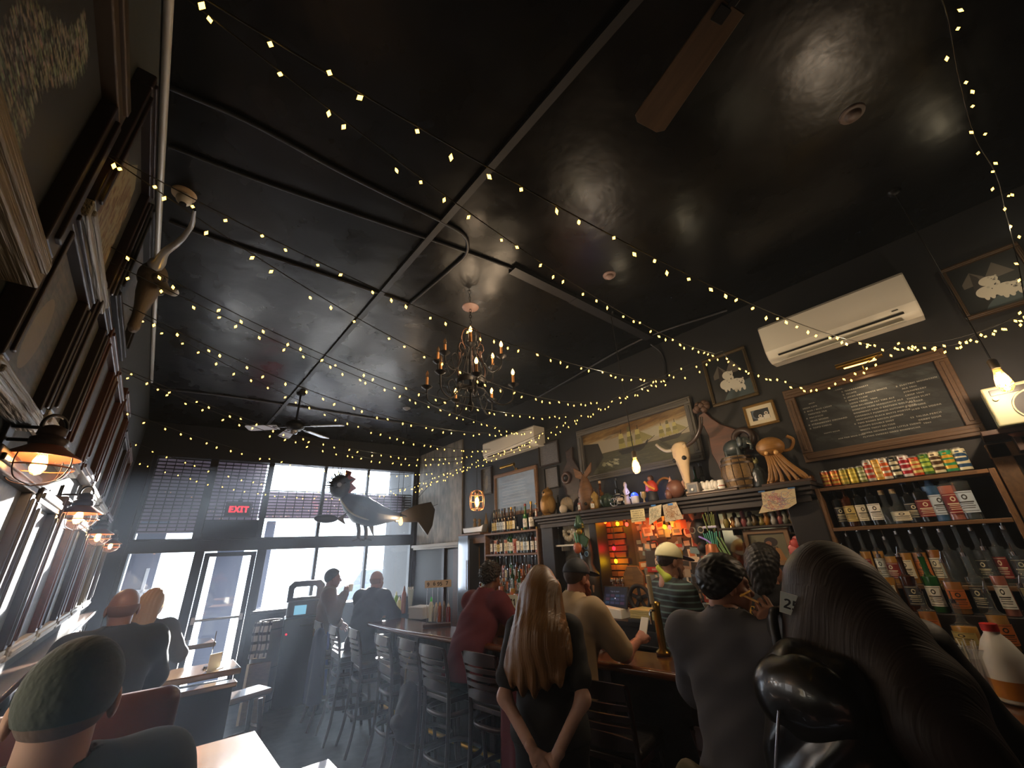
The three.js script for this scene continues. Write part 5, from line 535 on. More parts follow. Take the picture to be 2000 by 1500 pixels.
// garlands and hung things
function garland(label, px, x, list, cat = 'garland') { const top = onX(px[0][0], px[0][1], x), t = thing('garland', label, cat, top); const p = px.map((q) => onX(q[0], q[1], x).sub(top)); mesh('cord', tube(p, 0.004, 20, 5), C.cable, t); const c = new THREE.CatmullRomCurve3(p); list.forEach(([n, f, g, m], i) => { const q = c.getPointAt(f); mesh(n, g.clone().translate(q.x, q.y, q.z), m, t); }); return t; }
const strip = (w, h, n, c) => { const g = []; for (let i = 0; i < n; i++) g.push(box(0.01, h * rr(0.8, 1.1), w / n * 0.55, rr(-0.02, 0.02), -h / 2, (i - (n - 1) / 2) * w / n, 0.002).rotateX((i - (n - 1) / 2) * 0.05)); return merge(g); };
garland('hanging green tinsel garland with gold and red pendants at the left of the recess', [[1132, 996], [1130, 1030], [1128, 1075], [1133, 1110], [1146, 1140]], MX - 0.05, [['cone', 0.18, lathe([[0.02, 0.08], [0.05, 0.0], [0.06, -0.05], [0, -0.06]], 14), M('#3b5a46', 0.3, 0.3)], ['bauble', 0.3, sph(0.035, -0.02, 0, 0.03, 12), M('#8a7a30', 0.25, 0.5)], ['bow', 0.36, box(0.02, 0.1, 0.14, 0, 0.0, 0.08, 0.01).rotateX(0.6), M('#1f4a26', 0.6)], ['tinsel', 0.3, strip(0.13, 0.12, 7), M('#5f9a7a', 0.25, 0.4)], ['mask', 0.52, sph(0.055, 0, 0, 0, 14, 0.6, 1.1, 1), M('#a5532c', 0.5)], ['tinsel', 0.66, strip(0.12, 0.2, 8), M('#8aa07a', 0.3, 0.3)], ['tinsel', 0.84, strip(0.14, 0.16, 8), M('#6d7a4a', 0.3, 0.3)], ['bell', 0.97, lathe([[0, 0.05], [0.03, 0.04], [0.045, -0.04], [0, -0.045]], 14), M('#8a4a34', 0.4)]]);
garland('hanging green and gold beaded garland with copper pendants left of the mirror', [[1382, 990], [1384, 1010], [1388, 1040], [1392, 1075], [1408, 1100]], MX - 0.05, [['tassel', 0.1, strip(0.11, 0.15, 6), M('#6a7038', 0.3, 0.3)], ['clasp', 0.36, box(0.03, 0.02, 0.12, 0, 0, 0), M('#b9b4c4', 0.3, 0.5)], ['tassel', 0.42, strip(0.16, 0.16, 9), M('#4f9a80', 0.25, 0.35)], ['ribbon', 0.56, tube([[0, 0.02, -0.1], [-0.02, -0.02, -0.02], [0, -0.1, 0.05]], 0.008, 14, 6), M('#8f7ad0', 0.3)], ['tassel', 0.6, strip(0.2, 0.15, 9).rotateX(-0.5), M('#7a9a60', 0.3, 0.35)], ['bell', 0.8, lathe([[0, 0.08], [0.05, 0.06], [0.07, -0.06], [0.06, -0.1], [0, -0.1]], 16), M('#9a5a30', 0.4, 0.3)], ['tassel', 0.95, strip(0.1, 0.14, 6), M('#5a5a30', 0.4)]]);
{ const a = onX(1145, 1075, MX - 0.02), t = thing('sunglasses', 'pair of blue-lensed sunglasses hung vertically beside the green garland', 'sunglasses', a); for (const y of [0.035, -0.035]) { mesh('rim', new THREE.TorusGeometry(0.024, 0.005, 8, 22).rotateY(Math.PI / 2).translate(0, y, 0), M('#5d86a8', 0.3), t); mesh('lens', cyl(0.022, 0.022, 0.003, 0, 0, 0, 20).rotateZ(Math.PI / 2).translate(0, y, 0), M('#1f3a5a', 0.1), t); } mesh('hook', bar([0, 0.06, 0], [MX + 0.08 - a.x, 0.12, 0], 0.003, 5), C.blackmetal, t); }
{ const a = onX(1160, 1135, 3.78), h = onX(1160, 1045, 3.78).y - CY, t = thing('dark_bust', 'tall black carved bust on the back bar beside the green garland', 'sculpture', [3.72, CY, a.z], -Math.PI / 2); mesh('bust', lathe([[0, 0], [0.12, 0], [0.14, h * 0.12], [0.12, h * 0.35], [0.13, h * 0.5], [0.07, h * 0.62], [0.085, h * 0.75], [0.07, h * 0.92], [0, h]], 20), M('#15120f', 0.4), t); mesh('nose', sph(0.03, 0, h * 0.78, 0.085, 10, 0.6, 1.2, 0.8), M('#15120f', 0.4), t); }
{ const a = onX(1160, 1040, 3.93), t = thing('bone_carving', 'tall pale bone carving hung on the post left of the red lights', 'carving', [RW - 0.1, a.y, a.z], -Math.PI / 2); mesh('plate', ext([[-0.05, 0.2], [0.05, 0.22], [0.07, 0.05], [0.05, -0.2], [0.08, -0.24], [-0.08, -0.24], [-0.05, -0.2], [-0.07, 0.05]], 0.05, 0.01), M('#a8a284', 0.6, 0, { bumpMap: T.bump, bumpScale: 0.006 }), t); mesh('ring', new THREE.TorusGeometry(0.05, 0.01, 8, 20).translate(0, 0.26, 0.03), M('#b4b0a0', 0.5), t); }
{ const t = thing('wall_panel', 'pale painted panel behind the white sculpture in the recess', 'panel', [RW, 0, 0]), z0 = onX(1078, 1060, 3.98).z, z1 = onX(1172, 1040, 3.98).z; mesh('board', box(0.02, 0.96, z1 - z0, -0.012, CY + 0.48, (z0 + z1) / 2), M('#8f9086', 0.6), t); mesh('batten', box(0.012, 0.96, 0.02, -0.026, CY + 0.48, (z0 + z1) / 2 + 0.12), M('#7a7b72', 0.6), t); }
{ const y = onX(1100, 1064, 3.86).y, z0 = onX(1077, 1066, 3.86).z, z1 = onX(1125, 1061, 3.86).z, t = thing('glass_shelf', 'short white shelf holding a curled white shell in the recess', 'shelf', [0, 0, 0]); mesh('board', box(0.2, 0.02, z1 - z0 + 0.06, 3.88, y - 0.01, (z0 + z1) / 2), C.white, t); mesh('bracket', box(0.14, 0.05, 0.015, 3.9, y - 0.045, (z0 + z1) / 2), C.white, t);
  const s = thing('conch_shell', 'large cream and grey conch shell on the short white shelf', 'shell', [3.85, y, z1 - 0.06], -Math.PI / 2); const g = []; for (let k = 0; k < 16; k++) { const a = k * 0.55, r = 0.1 * (1 - k / 20); g.push(sph(0.05 * (1 - k / 26), Math.cos(a) * r, 0.12 + Math.sin(a) * r, 0.02, 10, 1, 1, 0.8)); } mesh('whorl', g, M('#b5aa90', 0.4), s); mesh('lip', tube([[0.08, 0.04, 0.03], [0.12, 0.12, 0.04], [0.06, 0.21, 0.03]], 0.02, 14, 8), M('#8f887c', 0.4), s);
  bottle('small lantern-shaped brown bottle on the short white shelf', null, [3.84, y, z0 + 0.05], 'squat', 'brown', 'none', 0, 0, false, 0.8); bottle('slim clear bottle on the short white shelf before the conch shell', null, [3.84, y, z0 + 0.16], 'slim', 'clear', 'clear', -1, 4, false, 0.6);
  row('under short white shelf', 'bottles under the short white shelf', [['wine', 'dark', 'none', 7, 1, 1.15], ['tall', 'clear', 'pink', 7, 4], ['squat', 'green', 'none', -1, 0], ['tall', 'clear', 'clear', 7, 4]], z0 + 0.05, z1 + 0.02, 3.74, CY, {}); }
// coloured lamps in the recess
[[1182, 1019, '#ff6a1a', 'orange'], [1206, 1023, '#ffd21a', 'yellow'], [1224, 1024, '#ff3a2a', 'red'], [1199, 1071, '#ff1a2a', 'deep red'], [1203, 1096, '#ffc21a', 'small yellow'], [1298, 1029, '#ffb81a', 'amber'], [1308, 1030, '#ff4a3a', 'bright red'], [1275, 1030, '#ff5a2a', 'orange-red']].forEach(([px, py, c, n], i) => { const p = onX(px, py, 3.9), t = thing('coloured_bulb', `${n} coloured light bulb glowing in the back bar recess`, 'light bulb', p); mesh('bulb', sph(0.018, 0, 0, 0, 12, 1, 1.25, 1), glow(c, 5), t).castShadow = false; mesh('socket', cyl(0.01, 0.012, 0.03, 0.005, 0.03, 0, 10), C.blackmetal, t); mesh('wire', tube([[0.005, 0.04, 0], [0.02, MY - p.y - 0.09, 0.02]].map((q) => q), 0.0025, 8, 5), C.cable, t); const l = new THREE.PointLight(new THREE.Color(c), 0.12, 2, 2); l.position.copy(p).add(V(-0.005, 0, 0)); l.shadow.radius = 0.8; l.castShadow = true; l.name = 'coloured_bulb_light'; scene.add(l); });
// back bar top
const bt = (name, label, cat, px, py, x = 3.66, ry = -Math.PI / 2) => thing(name, label, cat, [x, CY, onX(px, py, x).z], ry);
{ const t = bt('tablet_register', 'dark tablet cash register on a white stand on the back bar', 'cash register', 1198, 1160); const sc = canvasTex(256, 192, (g, w, h) => { g.fillStyle = '#191a28'; g.fillRect(0, 0, w, h); g.fillStyle = '#8a90b0'; g.font = '20px sans-serif'; g.fillText('Tap to start', 70, 50); for (let i = 0; i < 4; i++) for (let j = 0; j < 3; j++) { g.fillStyle = ['#30344e', '#4a3048', '#2c405a', '#3a3c58'][(i + j) % 4]; g.fillRect(20 + i * 56, 72 + j * 36, 46, 26); } g.fillStyle = '#e8e4ff'; g.beginPath(); g.arc(130, 112, 7, 0, 7); g.fill(); }); mesh('stand', [ext([[-0.12, 0], [0.12, 0], [0.12, 0.07], [-0.1, 0.09]], 0.16, 0.006).translate(0, 0, -0.08)], C.white, t); mesh('tablet', box(0.3, 0.2, 0.016, 0, 0.17, 0.03, 0.006).rotateX(0), M('#20202a', 0.3), t).rotation.x = -0.35; const s = mesh('screen', new THREE.PlaneGeometry(0.27, 0.175).translate(0, 0.17, 0.0385), M('#0a0a10', 0.25, 0, { emissive: lin('#ffffff'), emissiveMap: sc, emissiveIntensity: 0.6 }), t); s.rotation.x = -0.35; mesh('receipt', box(0.08, 0.004, 0.06, -0.04, 0.01, 0.1, 0), C.white, t); }
{ const t = bt('card_reader', 'grey card reader with a lit pale screen left of the tablet register', 'card reader', 1152, 1165); mesh('body', box(0.09, 0.16, 0.06, 0, 0.08, 0, 0.01), M('#6a6c72', 0.5), t); mesh('screen', box(0.08, 0.05, 0.01, 0, 0.175, 0.02, 0.003), M('#101418', 0.4, 0, { emissive: lin('#a8c4ff'), emissiveIntensity: 0.9 }), t); mesh('card_box', box(0.16, 0.07, 0.05, 0.0, 0.24, 0, 0.004), M('#7a685a', 0.6), t); }
{ const t = bt('wood_block', 'dark wooden box at the left end of the back bar register', 'box', 1133, 1168); mesh('box', box(0.16, 0.1, 0.14, 0, 0.05, 0), dkwood, t); mesh('lid', box(0.17, 0.012, 0.15, 0, 0.105, 0), dkwood, t); }
{ const t = bt('cutting_board', 'tall pale wooden cutting board leaning under the red lamps', 'cutting board', 1234, 1115, 3.84); mesh('board', ext([[-0.1, 0.1], [0.1, 0.1], [0.115, 0.36], [0.06, 0.44], [-0.06, 0.44], [-0.115, 0.36]], 0.025, 0.005), M('#a57a48', 0.5, 0, { map: T.wood }), t).rotation.x = -0.1; mesh('handle', ext([[-0.03, 0], [0.03, 0], [0.03, 0.1], [-0.03, 0.1]], 0.025, 0.004), M('#a57a48', 0.5, 0, { map: T.wood }), t); }
{ const t = bt('utensil_jar', 'jar of wire whisks and metal tongs beside the cutting board', 'jar', 1205, 1130, 3.78); mesh('jar', lathe([[0, 0], [0.05, 0], [0.05, 0.12], [0.046, 0.12], [0.046, 0.004]], 18), M('#2a2320', 0.4), t); for (let k = 0; k < 7; k++) { const a = k * 0.9; mesh('utensil', [bar([0.02 * Math.cos(a), 0.02, 0.02 * Math.sin(a)], [0.06 * Math.cos(a), 0.3, 0.06 * Math.sin(a)], 0.004, 6), sph(0.018, 0.062 * Math.cos(a), 0.31, 0.062 * Math.sin(a), 8, 0.6, 1.6, 1)], C.chrome, t); } }
{ const t = bt('paper_tray', 'tray with a stack of pale yellow paper on the back bar', 'paper stack', 1270, 1185, 3.6); mesh('tray', box(0.34, 0.03, 0.26, 0, 0.015, 0), M('#3a3d42', 0.4, 0.3), t); for (let k = 0; k < 4; k++) mesh('ream', box(0.31, 0.017, 0.22, rr(-0.006, 0.006), 0.04 + k * 0.018, 0, 0.003), M(k % 2 ? '#c4b478' : '#b9a96c', 0.7), t); }
{ const t = bt('cardboard_box', 'open tan cardboard box behind the yellow paper stack', 'box', 1262, 1150, 3.8); for (const [w, d, x, z] of [[0.2, 0.006, 0, 0.08], [0.2, 0.006, 0, -0.08], [0.006, 0.16, 0.1, 0], [0.006, 0.16, -0.1, 0]]) mesh('side', box(w, 0.2, d, x, 0.1, z, 0), M('#9a6c3c', 0.8), t); mesh('bottom', box(0.2, 0.006, 0.16, 0, 0.003, 0, 0), M('#9a6c3c', 0.8), t); }
for (let k = 0; k < 3; k++) { const t = thing('menu_book', `cream menu leaning at the back of the bar, ${['nearest the street', 'middle of three', 'nearest the mirror'][k]}`, 'menu', [3.88, CY, onX(1275 + k * 18, 1140, 3.88).z], -Math.PI / 2, 'menus leaning behind the paper stack'); mesh('cover', box(0.2, 0.28, 0.012, 0, 0.14, 0.05), M('#8f2a20', 0.6), t).rotation.x = -0.25; mesh('page', box(0.18, 0.26, 0.004, 0, 0.14, 0.058), M('#c9b68a', 0.8), t).rotation.x = -0.25; }
{ const t = bt('round_fan', 'black round desk fan beside the cardboard box', 'fan', 1247, 1150, 3.7); mesh('ring', new THREE.TorusGeometry(0.11, 0.02, 10, 28).translate(0, 0.17, 0), C.black, t); for (let k = 0; k < 5; k++) mesh('blade', box(0.035, 0.09, 0.006, 0, 0.05, 0, 0.003).rotateZ(k * Math.PI * 0.4).translate(0, 0.17, 0), M('#1c1c1e', 0.4), t); mesh('hub', sph(0.03, 0, 0.17, 0.01, 12), C.black, t); mesh('foot', [box(0.14, 0.02, 0.1, 0, 0.01, 0), bar([0, 0.02, -0.02], [0, 0.08, -0.02], 0.01, 8)], C.black, t); }
// dark animal mask beside the yellow-capped bartender
{ const a = onX(1362, 1040, 3.85), t = thing('animal_mask', 'black goat-like mask with ringed eyes on the sticker wall', 'mask', [3.93, a.y, a.z], -Math.PI / 2); mesh('face', [sph(0.1, 0, 0, 0.02, 18, 0.9, 1.3, 0.7), sph(0.06, 0.02, -0.13, 0.06, 14, 0.9, 0.9, 1)], M('#1d1b1a', 0.5, 0, { bumpMap: T.bump, bumpScale: 0.005 }), t); for (const s of [-1, 1]) { mesh('horn', tube([[s * 0.04, 0.1, 0.02], [s * 0.08, 0.17, 0.0], [s * 0.06, 0.22, 0.03]], 0.015, 12, 7), M('#2a2624', 0.4), t); mesh('eye', [new THREE.TorusGeometry(0.026, 0.006, 8, 18).translate(s * 0.04, 0.02, 0.085)], M('#b0a890', 0.4), t); } }
{ const a = onX(1356, 1000, 3.9), t = thing('paper_mask', 'pinkish paper mask with drawn features taped under the mantel', 'mask', [3.9, a.y, a.z], -Math.PI / 2); mesh('face', sph(0.075, 0, 0, 0, 18, 0.9, 1.15, 0.35), M('#a8745a', 0.7), t); mesh('nose', sph(0.018, 0.01, -0.02, 0.026, 10), M('#4a2c20', 0.6), t); mesh('eye', [tube([[-0.045, 0.03, 0.024], [-0.03, 0.045, 0.026], [-0.015, 0.03, 0.026]], 0.004, 10, 5), tube([[0.015, 0.04, 0.026], [0.03, 0.055, 0.025], [0.045, 0.04, 0.022]], 0.004, 10, 5)], C.black, t); }
// ---------- right end: radio, framed board, glassware ----------
{ const x = 3.72, a = onX(1918, 775, x), b = onX(1952, 838, x), t = thing('old_radio', 'pale green old radio with a round speaker on the shelf under the amber bulb', 'radio', [x, b.y, a.z], -Math.PI / 2), h = a.y - b.y + 0.03, w = 0.42; mesh('case', box(w, h, 0.16, w / 2, h / 2, 0, 0.012, 2), M('#8b8a6c', 0.45), t); mesh('speaker', [cyl(0.085, 0.085, 0.012, 0, 0, 0, 32).rotateX(Math.PI / 2).translate(w * 0.42, h * 0.4, 0.083)], M('#1c1814', 0.6), t); mesh('speaker_ring', new THREE.TorusGeometry(0.086, 0.006, 8, 32).translate(w * 0.42, h * 0.4, 0.086), M('#a09c80', 0.4), t); mesh('dial', box(w * 0.86, 0.035, 0.006, w / 2, h * 0.84, 0.081, 0.002), M('#2c261c', 0.3), t); mesh('knob', [cyl(0.012, 0.012, 0.02, 0, 0, 0, 14).rotateX(Math.PI / 2).translate(w * 0.1, h * 0.68, 0.088), cyl(0.012, 0.012, 0.02, 0, 0, 0, 14).rotateX(Math.PI / 2).translate(w * 0.55, h * 0.7, 0.088)], C.brass, t);
  const s = thing('wall_shelf', 'dark wooden shelf carrying the old radio', 'shelf', [0, 0, 0]); mesh('board', box(0.3, 0.03, 1.0, RW - 0.15, b.y - 0.015, a.z + 0.42), dkwood, s); mesh('bracket', box(0.2, 0.1, 0.03, RW - 0.11, b.y - 0.08, a.z + 0.05), dkwood, s);
  const l = thing('leather_helmet', 'brown leather cap resting against the old radio', 'cap', [3.78, b.y, onX(1988, 840, 3.78).z], 0); mesh('dome', sph(0.065, 0, 0.02, 0, 18, 0.8, 1.15, 1), M('#5a3018', 0.5), l); mesh('brim', cyl(0.068, 0.075, 0.02, 0, 0.01, 0, 22), M('#4a2814', 0.5), l); }
{ const a = onX(1930, 868, 3.95), t = thing('wood_frame_panel', 'tan wooden frame around a dark panel at the right edge below the radio', 'panel', [RW, 0, 0]); const z0 = a.z - 0.02, y1 = a.y; mesh('stile', box(0.04, y1 - CY, 0.09, -0.03, (y1 + CY) / 2, z0 + 0.05), M('#7d5a34', 0.5, 0, { map: T.wood }), t); mesh('rail', box(0.04, 0.09, 0.9, -0.03, y1 - 0.045, z0 + 0.45), M('#7d5a34', 0.5, 0, { map: T.wood }), t); mesh('panel', box(0.02, y1 - CY - 0.1, 0.8, -0.02, (y1 + CY) / 2, z0 + 0.45), M('#1d1a16', 0.4), t); }
for (let k = 0; k < 12; k++) { const i = k % 6, j = k / 6 | 0, t = thing('beer_glass', `upside-down clear pint glass, ${ord[k]} on the drying mat at the right`, 'glass', [3.62 - j * 0.1, CY, 0.62 + i * 0.1 - 0.05 * j], 0, 'pint glasses on the drying mat'); mesh('glass_wall', lathe([[0.044, 0], [0.03, 0.145], [0, 0.147], [0, 0.135], [0.027, 0.134], [0.041, 0]], 16), M('#ffffff', 0.03, 0, { transmission: 0.9, thickness: 0 }), t); }
// ---------- far corner by the street ----------
{ const z0 = onX(905, 1000, RW).z, z1 = -7.55, yb = onX(860, 1062, RW).y, t = thing('pressed_panel', 'tall pale panel of rough pressed texture on the far bar wall', 'wall panel', [RW, 0, 0]); const tx = dtex(128, 256, (u, v) => { const n = fbm(u * 30, v * 12, 30, 77, 3), m = fbm(u * 8, v * 6, 8, 78, 3); return mixc([0.22, 0.2, 0.18], [0.66, 0.62, 0.54], 0.7 * n + 0.3 * m); }, true); mesh('sheet', box(0.028, 3.75 - yb, z0 - z1, -0.017, (3.75 + yb) / 2, (z0 + z1) / 2, 0.004), M('#ffffff', 0.6, 0, { map: tx, bumpMap: tx, bumpScale: 0.004 }), t); mesh('ledge', [box(0.12, 0.05, z0 - z1 + 0.06, -0.064, yb - 0.02, (z0 + z1) / 2), box(0.08, 0.04, z0 - z1 + 0.04, -0.044, yb - 0.06, (z0 + z1) / 2)], M('#8a8172', 0.5), t);
  const dz0 = onX(870, 1120, RW).z, dz1 = onX(903, 1120, RW).z; const d = new THREE.Group(); d.name = 'door_2'; d.userData.kind = 'structure'; scene.add(d); mesh('door_frame', [box(0.06, yb - 0.08, 0.08, RW - 0.03, (yb - 0.08) / 2, dz0), box(0.06, yb - 0.08, 0.06, RW - 0.03, (yb - 0.08) / 2, dz1)], M('#34343c', 0.5), d); mesh('leaf', box(0.02, yb - 0.1, dz1 - dz0, RW - 0.012, (yb - 0.1) / 2, (dz0 + dz1) / 2), M('#241e1e', 0.5), d); mesh('plank', box(0.03, yb - 0.1, (dz1 - dz0) * 0.28, RW - 0.022, (yb - 0.1) / 2, dz1 - (dz1 - dz0) * 0.3), M('#5a3424', 0.5, 0, { map: T.wood }), d);
  const cz0 = onX(903, 1100, 3.88).z, cz1 = onX(926, 1100, 3.88).z, cy1 = onX(915, 1054, 3.88).y; const c = thing('glass_cabinet', 'narrow glass-fronted cabinet reflecting the daylight beside the far rack', 'cabinet', [0, 0, 0]); mesh('case', [box(0.2, cy1, cz1 - cz0, RW - 0.11, cy1 / 2, (cz0 + cz1) / 2)], M('#3b3d44', 0.4), c); mesh('pane', box(0.006, cy1 - 0.9, cz1 - cz0 - 0.06, RW - 0.213, cy1 - 0.42 - 0.05, (cz0 + cz1) / 2, 0), M('#b9c0c8', 0.12, 0.85), c); mesh('handle', bar([RW - 0.23, cy1 - 0.7, cz1 - 0.05], [RW - 0.23, cy1 - 0.3, cz1 - 0.05], 0.008, 8), C.steel, c);
  const w = thing('pinned_board', 'small tan wooden board on the dark post between cabinet and far rack', 'board', [RW - 0.02, onX(935, 1092, RW).y, onX(935, 1092, RW).z], -Math.PI / 2); mesh('board', box(0.09, 0.38, 0.02, 0, 0, 0), M('#a5793f', 0.6, 0, { map: T.wood }), w); mesh('pin', sph(0.006, 0, 0.15, 0.013, 8), C.steel, w);
  const s = thing('wall_shelf', 'tan wooden shelf over the glass cabinet carrying a model boat', 'shelf', [0, 0, 0]), sy = onX(928, 1042, 3.86).y, sz0 = onX(907, 1044, 3.86).z, sz1 = onX(950, 1036, 3.86).z; mesh('board', box(0.26, 0.025, sz1 - sz0, RW - 0.13, sy - 0.012, (sz0 + sz1) / 2), M('#8a6040', 0.5, 0, { map: T.wood }), s); mesh('apron', box(0.03, 0.12, sz1 - sz0, RW - 0.12, sy - 0.085, (sz0 + sz1) / 2), M('#8a6040', 0.5, 0, { map: T.wood }), s);
  const b = thing('model_boat', 'long silver model boat on the shelf over the glass cabinet', 'model boat', [3.86, sy, (sz0 + sz1) / 2], -Math.PI / 2), L = (sz1 - sz0) * 0.46; mesh('hull', ext([[-L, 0.09], [-L * 0.86, 0.02], [L * 0.86, 0.02], [L, 0.11], [L * 0.7, 0.085], [-L * 0.8, 0.085]], 0.08, 0.01).translate(0, 0, -0.04), M('#a8a8a6', 0.4, 0.5), b); mesh('stand', [box(0.03, 0.03, 0.08, -L * 0.5, 0.015, 0), box(0.03, 0.03, 0.08, L * 0.5, 0.015, 0)], C.white, b);
  for (let k = 0; k < 3; k++) { const f = thing('wooden_figure', `small tan wooden figure standing behind the model boat, ${['at its stern', 'amidships', 'at its bow, pointed like an obelisk'][k]}`, 'figurine', [3.94, sy, sz0 + (sz1 - sz0) * [0.3, 0.52, 0.82][k]], -Math.PI / 2), h = [0.26, 0.24, 0.3][k]; mesh('body', lathe([[0, 0], [0.03, 0], [0.034, h * 0.3], [0.026, h * 0.6], [0.01, h * 0.7]], 10), M('#8f734e', 0.6), f); mesh('head', k < 2 ? sph(0.026, 0, h * 0.8, 0, 12, 1, 1.2, 1) : new THREE.ConeGeometry(0.03, h * 0.4, 4).translate(0, h * 0.8, 0), M('#8f734e', 0.6), f); } }
// hanging fish-tailed creature before the street windows
{ const Z = -6.3, q = (px, py, z = Z) => onZ(px, py, z), c = q(715, 985), t = thing('hanging_creature', 'dark hanging sculpture of a spiky-headed creature with bird legs and a fish tail', 'sculpture', c); const s = (px, py, z) => { const p = q(px, py, z).sub(c); return [p.x, p.y, p.z]; }; const dk = M('#1a1816', 0.5, 0, { bumpMap: T.bump, bumpScale: 0.004 }), dl = M('#2c2620', 0.45, 0, { bumpMap: T.bump, bumpScale: 0.004 });
  const taper = (pts, rad, n = 36, m = 14, fl = 1) => { const cv = new THREE.CatmullRomCurve3(pts.map(vv)), g = new THREE.TubeGeometry(cv, n, 1, m), A = g.attributes.position, o = V(); for (let i = 0; i <= n; i++) { cv.getPointAt(i / n, o); const f = i / n * (rad.length - 1), a = Math.floor(f), r = rad[a] + ((rad[Math.min(a + 1, rad.length - 1)]) - rad[a]) * (f - a); for (let j = 0; j <= m; j++) { const k = i * (m + 1) + j; A.setXYZ(k, o.x + (A.getX(k) - o.x) * r, o.y + (A.getY(k) - o.y) * r, o.z + (A.getZ(k) - o.z) * r * fl); } } g.computeVertexNormals(); return g; };
  mesh('body', taper([s(664, 962), s(690, 985), s(720, 1002), s(765, 1008), s(800, 1010)], [0.02, 0.14, 0.21, 0.19, 0.12, 0.06, 0.03]), dk, t);
  mesh('tail_fin', [ext([[0, 0], [0.35, 0.16], [0.62, 0.22], [0.7, 0.1], [0.66, -0.16], [0.58, -0.3], [0.4, -0.1], [0, -0.1]], 0.03, 0.008).translate(...s(772, 1006))], dl, t);
  mesh('head', sph(0.16, ...s(664, 950), 18, 0.9, 1.1, 0.9), dk, t); { const g = []; const h = s(664, 948); for (let k = 0; k < 26; k++) { const d = V(rr(-1, 0.7), rr(-0.3, 1), rr(-1, 1)).normalize(); g.push(bar(V(...h).addScaledVector(d, 0.1), V(...h).addScaledVector(d, 0.24), 0.014, 5, 0.002)); } mesh('spikes', g, C.black, t); }
  mesh('crest', [ext([[0, 0.24], [0.08, 0.22], [0.07, 0.16], [0.16, 0.12], [0.1, 0.05], [0.18, -0.02], [0.1, -0.08], [0.15, -0.16], [0, -0.16]], 0.02, 0.004).translate(...s(672, 950))], M('#7a1c20', 0.5), t); mesh('eye', sph(0.035, ...V(...s(657, 949)).add(V(0, 0, 0.13)).toArray(), 12), M('#9aa0a6', 0.2), t); mesh('beak', new THREE.ConeGeometry(0.035, 0.16, 8).rotateZ(2.2).translate(...s(655, 966)), C.black, t);
  for (const [a, b, e] of [[[698, 1020], [701, 1035], [700, 1052]], [[712, 1022], [715, 1036], [714, 1052]]]) mesh('leg', [tube([s(...a), s(...b), s(...e)], 0.03, 12, 7), tube([s(...e), [s(...e)[0] - 0.1, s(...e)[1] - 0.03, s(...e)[2] + 0.05]], 0.012, 6, 5), tube([s(...e), [s(...e)[0] + 0.07, s(...e)[1] - 0.03, s(...e)[2] + 0.06]], 0.012, 6, 5)], dk, t);
  mesh('side_fin', ext([[0, 0], [0.06, -0.02], [0.1, -0.16], [0.12, -0.3], [0.04, -0.16]], 0.015, 0.004).translate(...s(718, 1008)), dl, t); mesh('belly_rope', tube([s(666, 978, Z + 0.15), s(684, 1000, Z + 0.18), s(708, 1012, Z + 0.16), s(740, 1018, Z + 0.1)], 0.012, 24, 6), M('#8a8470', 0.5), t);
  for (const [a, b] of [[[662, 935], [660, 905]], [[805, 985], [845, 940]], [[815, 1000], [855, 985]]]) mesh('wire', bar(s(...a), (() => { const p = onY(b[0], b[1], Math.min(H - 0.01, q(...b).y)); return q(...b).sub(c).toArray(); })(), 0.004, 5), C.blackmetal, t);
  mesh('hang_wire', bar([s(664, 935)[0], s(664, 935)[1], 0], [s(664, 935)[0], H - c.y, 0], 0.004, 5), C.blackmetal, t); mesh('hang_wire', bar([s(775, 1000)[0], s(775, 1000)[1], 0], [s(775, 1000)[0], H - c.y, 0], 0.004, 5), C.blackmetal, t);
  const f = thing('hanging_fish', 'small dark fish model hanging left of the creature', 'fish model', q(637, 1013)); mesh('body', sph(0.12, 0, 0, 0, 16, 1.4, 0.5, 0.4), dk, f); mesh('tail', ext([[0.14, 0], [0.28, 0.09], [0.24, 0], [0.28, -0.08]], 0.012, 0.003), dl, f); mesh('hang_wire', bar([0, 0.05, 0], [0, H - f.position.y, 0], 0.003, 5), C.blackmetal, f);
  const l = thing('pendant_lamp', 'far amber pendant bulb by the street windows, in front of the fish tail', 'pendant lamp', onX(783, 1016, 2.96)); mesh('cord', bar([0, 0.08, 0], [0, H - l.position.y, 0], 0.004, 5), C.cable, l); mesh('socket', cyl(0.016, 0.016, 0.05, 0, 0.07, 0, 12), C.blackmetal, l); mesh('bulb', lathe([[0, -0.08], [0.02, -0.07], [0.032, -0.04], [0.026, 0], [0.014, 0.045]], 18), glow('#ffae50', 9), l).castShadow = false; const pl = new THREE.PointLight(new THREE.Color(1, 0.74, 0.48), 0.8, 8, 2); pl.position.copy(l.position).y -= 0.03; pl.shadow.radius = 1; pl.castShadow = true; pl.name = 'pendant_bulb_light'; scene.add(pl);
}
